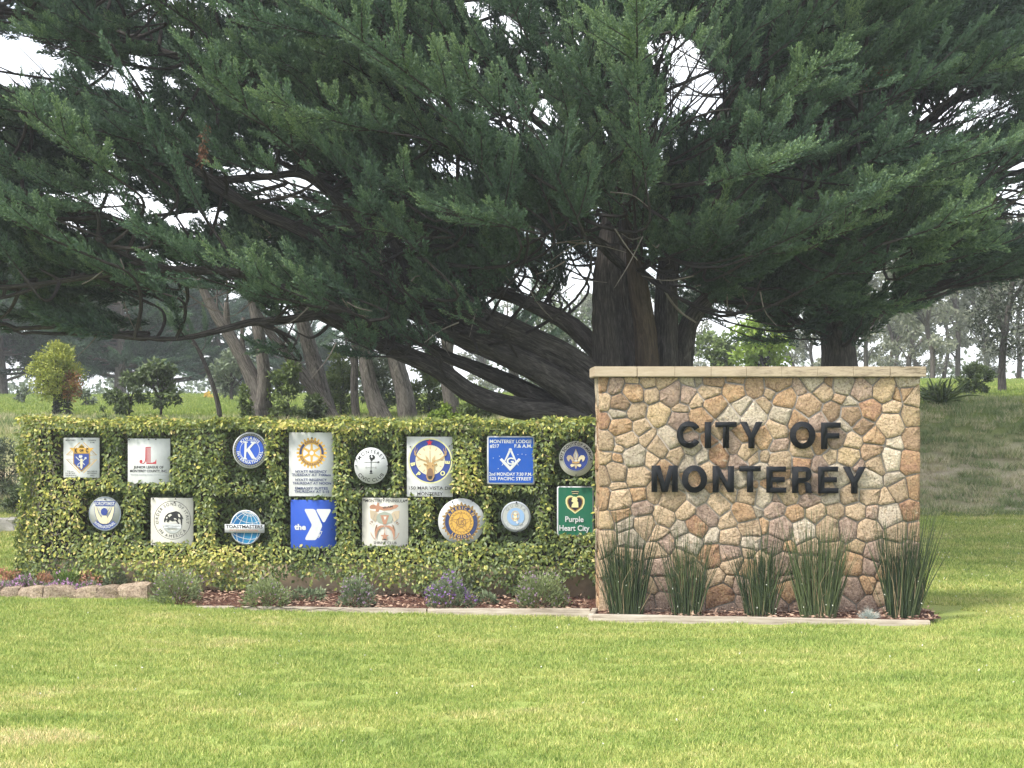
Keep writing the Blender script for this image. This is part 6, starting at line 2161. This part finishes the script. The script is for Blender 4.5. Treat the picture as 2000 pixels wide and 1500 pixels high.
# round yellow-green conifer with an ivy-clad stem
t = shrub('round_conifer', 'yellow-green drop-shaped conifer with a reddish side and thick dark stem, left of the meadow', 'tree', 112, 33, None, 122, 152, 9500, 0.085, 0.03, m_yel, 60, None, 0.09, 3, -0.4, 0.20, 'drop')
n = 500
d = rdir(n)
C = np.array([0.40, -0.25, 0.75]) + d * rng.uniform(0, 1, n)[:, None] ** 0.5 * np.array([0.25, 0.25, 0.36])
V, T = kites(C, d + rdir(n), rdir(n), 0.09, 0.035)
part('dead_foliage', mesh_np('dead_foliage', V, [T], m_rusty, False, {'tone': np.repeat(rng.uniform(0, 1, n), 4)}), t, 'reddish brown dead side of the crown', 'stuff')
n = 1500
a = rng.uniform(0, 6.28, n)
zz = rng.uniform(-0.6, 0.62, n)
rr_ = 0.17 + 0.03 * np.sin(zz * 9) + rng.normal(0, 0.02, n)
C = np.stack([np.cos(a) * rr_ + 0.12, np.sin(a) * rr_, zz], 1)
V, T = kites(C, rdir(n) + [0, 0, -0.5], C * [1, 1, 0] + rdir(n) * 0.2, 0.07, 0.04)
part('ivy', mesh_np('ivy', V, [T], m_dark, False, {'tone': np.repeat(rng.uniform(0, 0.6, n), 4)}), t, 'dark ivy wrapped round the stem', 'stuff')

shrub('meadow_shrub', 'larger dark leafy shrub on the meadow, right half of a pair', 'shrub', 312, 33, None, 110, 118, 1700, 0.14, 0.06, m_olive, 16, 'pair of shrubs on the meadow', 0.035, 5, 0.3, 0.22)
shrub('meadow_shrub', 'smaller dark leafy shrub on the meadow, left half of a pair', 'shrub', 252, 32.6, None, 86, 88, 1200, 0.14, 0.06, m_olive, 12, 'pair of shrubs on the meadow', 0.03, 6, 0.3, 0.12)
shrub('small_shrub', 'small sprig growing above the hedge top left of the shrub pair', 'shrub', 205, 31, None, 24, 40, 160, 0.1, 0.04, m_mid, 5, None, 0.01, 7)
GS = 'loose green undergrowth between the grey trunks'
for i, (lb, px, y, w, h, n, mt) in enumerate((
    ('slender leafy shrub left of the forked grey trunk', 478, 31.4, 26, 70, 260, m_mid),
    ('open leafy shrub between the forked trunk and the slim leaning trunk', 562, 31.8, 74, 110, 900, m_mid),
    ('low dark undergrowth at the foot of the slim leaning trunk', 612, 31.4, 50, 48, 500, m_olive),
    ('leafy undergrowth between the darker leaning trunk and the thin straight trunk', 668, 34, 80, 125, 1300, m_mid),
    ('bushy undergrowth behind the two pale furrowed trunks', 745, 35, 90, 130, 1500, m_sage),
    ('green undergrowth between the two rightmost grey trunks', 838, 34, 84, 120, 1500, m_mid),
    ('low green undergrowth under the lowest cypress limb', 930, 31.6, 110, 60, 1300, m_mid),
    ('yellowish low weeds on the bank beneath the fork of the lowest limbs', 868, 31.2, 70, 30, 500, m_lime))):
    shrub('undergrowth_shrub', lb, 'shrub', px, y, None, w * 1.1, h * 1.1, int(n * 2.2), 0.12, 0.05, mt, 20, GS, 0.02, 20 + i)
shrub('pale_meadow_tree', 'light green loose tree beyond the thin leaning sapling', 'tree', 452, 48, None, 120, 96, 1900, 0.2, 0.09, m_sage, 18, None, 0.06, 40, 0.2, 0.15)
shrub('meadow_bush', 'dry pale bush right of the yellow-green conifer', 'bush', 168, 40, None, 46, 36, 420, 0.12, 0.05, m_sage, 8, None, 0.02, 41)
shrub('meadow_bush', 'pale straw bush left of the yellow-green conifer', 'bush', 45, 44, None, 40, 40, 380, 0.12, 0.05, m_sage, 8, None, 0.02, 42)
shrub('yellow_bush', 'tiny yellow bush on the crest of the meadow', 'bush', 408, 52, None, 24, 14, 220, 0.1, 0.06, fol('yellow_petals', (0.45, 0.32, 0.06), (0.75, 0.55, 0.15)), 6, None, 0.01, 43)
shrub('clipped_mound', 'bright green rounded thicket on the bank seen under the great limb', 'thicket', 1090, 30.5, None, 210, 78, 5200, 0.09, 0.045, m_lime, 26, None, 0.02, 44)
shrub('grey_thicket', 'large grey-green wooded thicket behind the bright green mound', 'thicket', 1080, 46, None, 330, 190, 6000, 0.17, 0.08, m_sage, 40, None, 0.05, 45)
shrub('lime_tree', 'bright yellow-green tree between the two cypress trunks, above the stone wall', 'tree', 1490, 45, None, 150, 145, 2600, 0.2, 0.1, m_lime, 22, None, 0.08, 46, 0.1, 0.2)
shrub('olive_tree', 'dull green tree in the gap beside the great cypress trunk', 'tree', 1400, 48, None, 110, 110, 1800, 0.2, 0.09, m_mid, 18, None, 0.08, 47, 0.1, 0.1)

# spiky aloe and round bush on the right rise
t = thing('aloe_clump', 'clump of long arching spiky leaves beside the right end of the wall cap', 'aloe', (at(1833, 0, 31).x, 31, float(ground_z(at(1833, 0, 31).x, 31)) - 0.05))
mb = MB()
for k in range(150):
    a = rng.uniform(0, 6.28)
    e = rng.uniform(0.15, 1.3)
    L = rng.uniform(0.4, 0.72)
    o = np.array([rng.normal(0, 0.14), rng.normal(0, 0.14), rng.uniform(0, 0.28)])
    d = np.array([math.cos(a) * math.cos(e), math.sin(a) * math.cos(e), math.sin(e)])
    P = spline(np.array([o, o + d * L * 0.55, o + d * L + [0, 0, -0.16 * L]]), 5)
    tube(mb, P, np.array([0.020, 0.024, 0.019, 0.011, 0.002]), 4, cap=False, tone=rng.uniform(0, 1))
part('leaves', mb.mesh('leaves', m_mid, True), t, kind='stuff')
shrub('round_bush', 'dark dense round bush on the bright green rise at the right', 'bush', 1904, 36, None, 84, 62, 3600, 0.085, 0.04, m_olive, 22, None, 0.03, 50, -0.2, 0.12)

# dark broadleaf tree at the right edge
x = at(1962, 0, 38).x
t = thing('broadleaf_tree', 'dark small-leaved tree at the right edge with a thin trunk', 'tree', (x, 38, float(ground_z(x, 38))))
TO_ = np.array(t.location)
for k, rows in enumerate(([(1958, 775, 38, 18), (1957, 720, 38, 15), (1962, 660, 38, 13), (1972, 590, 38, 11), (1985, 500, 38, 8), (1990, 420, 38, 4)], [(1962, 660, 38, 9), (1945, 600, 38, 7), (1930, 560, 38, 4)], [(1970, 600, 38, 8), (2000, 550, 38, 6), (2030, 500, 38, 4)])):
    P, r_ = limb_pts(rows)
    mb = MB()
    tube(mb, P, r_, 8, 0.08, k)
    part('trunk' if k == 0 else 'limb', mb.mesh('limb', m_bark, True, off=TO_), t)
cs = np.array([at(*q) for q in ((1925, 640, 37.5), (1945, 600, 37), (1985, 560, 38), (2010, 620, 38), (1965, 500, 37), (2000, 440, 38), (2040, 520, 38), (1930, 540, 38.5), (1990, 680, 38), (1945, 660, 38), (2060, 600, 38), (1975, 590, 37), (1915, 600, 37.6), (2020, 480, 37.6), (1960, 445, 38.2))]) - TO_
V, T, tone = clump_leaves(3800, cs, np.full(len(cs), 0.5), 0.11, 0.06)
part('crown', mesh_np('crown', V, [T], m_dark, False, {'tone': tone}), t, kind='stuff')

# ------------------------------------------------------------------ tall grey eucalyptus row, far right
GE = 'tall thin eucalyptus trees far behind the right side'
m_barkp = bark_mat('pale_smooth_bark', (0.035, 0.03, 0.026), (0.08, 0.07, 0.06), (0.14, 0.12, 0.105), 0.6)
def euc_parts(seed, h, spread, nleaf):
    r_ = np.random.default_rng(seed)
    mb, mb2 = MB(), MB()
    P = [np.array([0, 0, -0.5])]
    for i in range(1, 7):
        P.append(np.array([r_.normal(0, 0.10) * i, r_.normal(0, 0.1) * i, h * i / 6.3]))
    tube(mb, spline(np.array(P), 18), np.linspace(0.17, 0.04, 18), 7, 0.08, seed)
    cs, rs = [], []
    for k in range(15):
        u = r_.uniform(0.22, 1.0)
        j = P[min(6, int(u * 6))]
        a = r_.uniform(0, 6.28)
        L = spread * r_.uniform(0.4, 1) * (1.15 - 0.5 * abs(u - 0.6))
        e = j + np.array([math.cos(a) * L, math.sin(a) * L, L * r_.uniform(0.5, 1.2)])
        m_ = (j + e) / 2 + [0, 0, 0.2 * L]
        Q_ = spline(np.array([j, m_, e]), 7)
        tube(mb2, Q_, np.linspace(0.06, 0.015, 7), 5, cap=False)
        for g_ in (0.55, 0.8, 1.0):
            cs.append(Q_[int(g_ * 6)] + r_.normal(0, 0.25, 3))
            rs.append(r_.uniform(0.3, 0.75) * spread * 0.42)
    V, T, tone = clump_leaves(nleaf, np.array(cs), np.array(rs), 0.30, 0.12, 0.5, 0.8)
    return mb.mesh('trunk', m_barkp, True), mb2.mesh('branches', m_barkp, True), mesh_np('crown', V, [T], m_euc, False, {'tone': tone})
EU = [euc_parts(s_, h_, sp_, n_) for s_, h_, sp_, n_ in ((1, 10.2, 2.2, 3600), (2, 8.8, 1.9, 3000), (3, 9.2, 2.6, 4600))]
def far_tree(kind, label, px, y, s=1.0, rz=0.0, group=GE, name='eucalyptus_tree', cat='tree', z=None):
    x = at(px, 0, y).x
    t = thing(name, label, cat, (x, y, float(ground_z(x, y)) if z is None else z), rz, group)
    t.scale = (s, s, s)
    part('trunk', EU[kind][0], t)
    part('branches', EU[kind][1], t, kind='stuff')
    part('crown', EU[kind][2], t, kind='stuff')
    return t
for i, (lb, px, y, k, s) in enumerate((
    ('thin eucalyptus just right of the second cypress trunk', 1690, 72, 1, 0.82), ('eucalyptus with a crooked trunk, second right of the second cypress', 1738, 78, 0, 0.80), ('slim eucalyptus left of the tallest straight trunk', 1775, 70, 1, 0.88),
    ('straight dark eucalyptus trunk rising over the right end of the wall cap', 1820, 66, 0, 0.82), ('broad pale green eucalyptus crown above the round bush', 1872, 74, 2, 1.0), ('eucalyptus behind the round bush, between pale crown and dark broadleaf tree', 1918, 80, 2, 0.9),
    ('eucalyptus at the far right edge behind the dark broadleaf tree', 1985, 76, 2, 0.95), ('small far eucalyptus behind the lime green tree', 1545, 88, 1, 0.85), ('far eucalyptus seen left of the second cypress trunk', 1590, 82, 0, 0.75), ('slender eucalyptus just left of the straight dark trunk', 1795, 84, 1, 0.95), ('eucalyptus behind the aloe clump', 1845, 88, 0, 0.95), ('eucalyptus right of the round bush, far back', 1945, 90, 1, 1.0), ('eucalyptus seen above the middle of the wall cap end', 1755, 92, 2, 1.0), ('eucalyptus close behind the second cypress trunk', 1668, 86, 2, 0.9), ('eucalyptus beyond the frame edge at right', 2040, 70, 2, 1.0),
    ('far eucalyptus seen in the gap right of the great cypress trunk', 1330, 90, 2, 0.9), ('far eucalyptus crown above the grey-green thicket', 1120, 95, 2, 0.95), ('far eucalyptus seen beyond the great limb, left of the grey-green thicket', 950, 92, 0, 0.9))):
    far_tree(k, lb, px, y, s, i * 1.3)

# ------------------------------------------------------------------ far dark cypresses beyond the meadow, left
GC = 'distant layered cypresses beyond the meadow'
def far_cypress(label, px, y, top, w, n, seed):
    x = at(px, 0, y).x
    z0 = float(ground_z(x, y))
    t = thing('distant_cypress', label, 'tree', (x, y, z0), 0, GC)
    h = EYE - (top - HZ) / F * y - z0
    wr = w * y / F / 2
    mb, mb2 = MB(), MB()
    lean = rng.normal(0, 0.3)
    tube(mb, spline(np.array([[0, 0, -0.6], [lean * 0.3, 0, h * 0.4], [lean, 0, h * 0.92]]), 9), np.linspace(0.3, 0.06, 9), 7, 0.08, seed)
    PP, DD, SZ, TT = [], [], [], []
    for k in range(n):
        u = rng.uniform(0.08, 1) ** 0.85
        a = rng.uniform(0, 6.28)
        L = wr * (1.1 - 0.55 * u) * rng.uniform(0.5, 1)
        s_ = np.array([lean * u, 0, h * u * 0.85])
        e_ = s_ + np.array([math.cos(a) * L, math.sin(a) * L, L * rng.uniform(0.05, 0.35)])
        tube(mb2, spline(np.array([s_, (s_ + e_) / 2 + [0, 0, -0.05 * L], e_]), 5), np.linspace(0.07, 0.02, 5), 4, cap=False)
        for q in range(10):
            g_ = rng.uniform(0.35, 1.05)
            PP.append(s_ * (1 - g_) + e_ * g_ + rng.normal(0, 0.12, 3))
            DD.append(unit(e_ - s_) + rng.normal(0, 0.5, 3) * [1, 1, 0.5])
            SZ.append(rng.uniform(1.2, 2.2))
            TT.append(rng.uniform(0, 0.5))
    part('trunk', mb.mesh('trunk', m_barkg, True), t)
    part('branches', mb2.mesh('branches', m_barkg, True), t, kind='stuff')
    PP = np.array(PP)
    DD = unit(np.array(DD))
    SZ = np.array(SZ)
    scatter('crown', PP, eulers(DD, rng.normal(0, 0.4, len(DD))), SZ, rng.integers(0, 8, len(PP)), np.array(TT), plumes, t)
for i, (lb, px, y, top, w, n) in enumerate((
    ('distant dark cypress at the far left edge of the meadow', 5, 62, 500, 260, 42), ('distant spreading cypress behind the yellow-green conifer', 130, 66, 470, 280, 44), ('distant dense dark cypress right of the yellow-green conifer', 235, 60, 520, 250, 46),
    ('distant cypress behind the shrub pair on the meadow', 330, 68, 520, 250, 40), ('distant cypress glimpsed between the sapling and the forked trunk', 430, 74, 560, 220, 30), ('distant low flat cypress seen between the leaning grey trunks', 575, 70, 640, 200, 24), ('distant cypress beyond the left edge of the view', -130, 64, 480, 280, 40))):
    far_cypress(lb, px, y, top, w, n, i)

# low woods on the horizon
n = 16000
px = rng.uniform(-500, 2500, n)
y = rng.uniform(98, 125, n)
u = rng.uniform(0, 1, n) ** 1.5
hh = (2.1 + 1.3 * np.sin(px * 0.011) * np.sin(px * 0.027 + 1) + 0.7 * np.sin(px * 0.06)) * u
C = np.stack([(px - 1000) / F * y, y, ground_z((px - 1000) / F * y, y) + 1.0 + hh], 1)
V, T = kites(C, rdir(n), rdir(n), rng.uniform(0.3, 0.6, n), rng.uniform(0.2, 0.35, n))
o = link('distant_woods', mesh_np('distant_woods', V, [T], m_sage, False, {'tone': np.repeat(rng.uniform(0, 0.7, n), 4)}))
o['kind'] = 'stuff'

# pale rock and low blue-green scrub at the foot of the left bank
x = at(4, 0, 22).x
o = link('pale_rock', rock_mesh('pale_rock', 0.55, 0.4, 0.26, 77, 3, 0.1, plain('pale_rock_face', (0.42, 0.40, 0.36), 0.9, 0.15, 8)))
o.location = (x, 22, float(ground_z(x, 22)) + 0.08)
tag(o, 'pale grey rock on the lawn past the left end of the hedge', 'rock')
GB = 'scrub on the left bank'
shrub('bank_scrub', 'blue-green scrub on the left bank beside the end of the hedge', 'scrub', 8, 26, None, 120, 120, 2600, 0.09, 0.03, m_sage, 22, GB, 0.02, 60)
shrub('bank_scrub', 'scrub on the left bank beyond the edge of the view', 'scrub', -95, 26.5, None, 130, 110, 2000, 0.09, 0.03, m_sage, 20, GB, 0.02, 61)
shrub('bank_scrub', 'low dark scrub at the bottom of the left bank behind the hedge', 'scrub', 45, 24.6, None, 90, 60, 1200, 0.08, 0.03, m_olive, 14, GB, 0.02, 62)

# ------------------------------------------------------------------ grass
def grass_patch(seed, size, n, h0, h1, w):
    r_ = np.random.default_rng(seed)
    C = np.stack([r_.uniform(-size / 2, size / 2, n), r_.uniform(-size / 2, size / 2, n), np.full(n, -0.006)], 1)
    D = np.stack([r_.normal(0, 0.55, n), r_.normal(0, 0.55, n), np.ones(n)], 1)
    Nn = np.stack([r_.normal(0, 1, n), r_.normal(0, 1, n), np.full(n, 0.5)], 1)
    V, T = kites(C, D, Nn, r_.uniform(h0, h1, n), r_.uniform(0.7, 1.3, n) * w, belly=0.35)
    return mesh_np('turf', V, [T], None, False, {'tip': np.repeat(r_.uniform(0, 1, n), 4)})
m_grass, nt = nodes('lawn_grass_blades')
p = wpos(nt)
tip = N(nt, 'ShaderNodeAttribute', {'attribute_name': 'tip', 'attribute_type': 'GEOMETRY'}).outputs['Fac']
col = mix(nt, 1.0, lawn_colour(nt, p), ramp(nt, tip, [(0.0, (0.42, 0.52, 0.4)), (0.45, (0.9, 0.95, 0.85)), (0.85, (1.3, 1.2, 1.25)), (1.0, (1.8, 1.4, 2.0))]), 'MULTIPLY')
finish(nt, col, 0.55, trans=0.3, spec=0.25)
m_bankg, nt = nodes('bank_grass_blades')
p = wpos(nt)
tip = N(nt, 'ShaderNodeAttribute', {'attribute_name': 'tip', 'attribute_type': 'GEOMETRY'}).outputs['Fac']
inst = N(nt, 'ShaderNodeAttribute', {'attribute_name': 'tone', 'attribute_type': 'INSTANCER'}).outputs['Fac']
f = mth(nt, 'ADD', mth(nt, 'MULTIPLY', tip, 0.45), mth(nt, 'MULTIPLY', inst, 0.6))
finish(nt, ramp(nt, f, [(0.1, (0.14, 0.20, 0.08)), (0.4, (0.27, 0.32, 0.14)), (0.58, (0.46, 0.43, 0.25)), (0.9, (0.64, 0.56, 0.41))]), 0.7, trans=0.2, spec=0.1)

def turf_ok(x, y):
    k = 1000 + x / y * F
    bed1 = (x > -3.5) & (x < 0.95) & (y > 15.28 - 0.109 * (x + 3.05) - 0.02)
    bed2 = (x > 0.80) & (x < 4.24) & (y > 14.43 - 0.071 * (x - 0.82) - 0.02)
    bed3 = (x >= 4.2) & (y > 14.28 + (x - 4.2) * 0.95) & (y < 15.7) & (x < 4.9)
    bed4 = (x < -3.4) & (x > -7.5) & (y > 15.90 + 0.1 * np.sin(x * 3)) & (y < 16.9)
    hed = (y > hedge_y(x) - 0.05) & (y < hedge_y(x) + 0.62) & (x > -5.95) & (x < 1)
    wal = (x > 0.8) & (x < 4.35) & (y < 15.75) & (y > 14.5)
    return ~(bed1 & (y < hedge_y(x) + 0.5)) & ~(bed2 & (y < 15.6)) & ~bed3 & ~bed4 & ~hed & ~wal
def turf(name, coll, x0f, y0, y1, step, smin, smax, tone_f=None, jit=0.5):
    P = []
    y = y0
    while y < y1:
        xw = y * 1000 / F + x0f
        xs = np.arange(-xw, xw, step)
        P.append(np.stack([xs + rng.uniform(-jit, jit, len(xs)) * step, y + rng.uniform(-jit, jit, len(xs)) * step], 1))
        y += step
    P = np.concatenate(P)
    P = P[turf_ok(P[:, 0], P[:, 1])]
    n = len(P)
    z = ground_z(P[:, 0], P[:, 1])
    rot = np.zeros((n, 3))
    rot[:, 2] = rng.uniform(0, 6.28, n)
    s = rng.uniform(smin, smax, n)
    tone = rng.uniform(0, 1, n) if tone_f is None else tone_f(P)
    return scatter(name, np.stack([P[:, 0], P[:, 1], z], 1), rot, s, rng.integers(0, len(coll.objects), n), tone, coll)
def with_mat(ms, m):
    for q in ms:
        q.materials.append(m)
    return ms
m_meadow, nt = nodes('meadow_grass_blades')
p = wpos(nt)
tip = N(nt, 'ShaderNodeAttribute', {'attribute_name': 'tip', 'attribute_type': 'GEOMETRY'}).outputs['Fac']
finish(nt, mix(nt, 1.0, lawn_colour(nt, p), ramp(nt, tip, [(0.0, (0.35, 0.42, 0.3)), (0.6, (0.6, 0.68, 0.55)), (1.0, (0.95, 0.9, 0.85))]), 'MULTIPLY'), 0.6, trans=0.25, spec=0.2)
meadow_turf = proto_collection('meadow_turf', with_mat([grass_patch(160 + i, 0.5, 330, 0.03, 0.07, 0.010) for i in range(4)], m_meadow))
near_turf = proto_collection('turf_near', with_mat([grass_patch(100 + i, 0.26, 300, 0.025, 0.060, 0.0062) for i in range(5)], m_grass))
far_turf = proto_collection('turf_far', with_mat([grass_patch(120 + i, 0.5, 330, 0.03, 0.065, 0.010) for i in range(4)], m_grass))
bank_turf = proto_collection('bank_tuft', with_mat([grass_patch(140 + i, 0.4, 110, 0.06, 0.22, 0.012) for i in range(4)], m_bankg))
turf('lawn_grass', near_turf, 0.4, 8.0, 16.8, 0.19, 0.85, 1.15)
turf('lawn_grass', far_turf, 0.5, 16.8, 25.2, 0.34, 0.85, 1.2)
def bank_tone(P):
    q = sstep(24.2, 26, P[:, 1]) * sstep(28.6, 26.4, P[:, 1])
    return np.clip(0.25 + 0.45 * q * (0.5 + 0.9 * wob(P[:, 0] * 2, P[:, 1] * 2) * 3) + rng.normal(0, 0.3, len(P)), 0, 1)
turf('bank_grass', bank_turf, 0.5, 24.6, 32.5, 0.30, 0.6, 1.2, bank_tone)
turf('meadow_grass', meadow_turf, 1.0, 31.5, 60.0, 0.75, 1.6, 2.4)

# clover heads in the grass
n = 330
P = np.stack([np.where(rng.uniform(size=n) < 0.55, rng.uniform(4.2, 9.5, n), rng.uniform(-6, 6, n)), rng.uniform(9, 24, n)], 1)
P[:, 1] = np.where(P[:, 0] > 4.2, rng.uniform(14.5, 24, n), rng.uniform(9, 15.2, n) ** 1.0)
P = P[turf_ok(P[:, 0], P[:, 1])]
P = np.delete(P, np.where((P[:, 0] < 4.2) & (rng.uniform(size=len(P)) < 0.55))[0], 0)
C = np.stack([P[:, 0], P[:, 1], ground_z(P[:, 0], P[:, 1]) + 0.035], 1)
V, T = kites(np.repeat(C, 5, 0), rdir(5 * len(C)), rdir(5 * len(C)), 0.011, 0.011)
o = link('clover_flowers', mesh_np('clover_flowers', V, [T], m_speck))
o['kind'] = 'stuff'

# ------------------------------------------------------------------ thin sea haze in the air
m_haze, nt = nodes('sea_haze')
pv = N(nt, 'ShaderNodeVolumePrincipled', None, Density=0.0012, Anisotropy=0.2)
pv.inputs['Color'].default_value = (0.93, 0.96, 1.0, 1)
nt.links.new(pv.outputs[0], nt.nodes.new('ShaderNodeOutputMaterial').inputs['Volume'])
mb = MB()
mb.box((-3100, -400, -1.4), (3100, 3650, 14.5))
o = link('haze', mb.mesh('haze', m_haze))
o['kind'] = 'stuff'
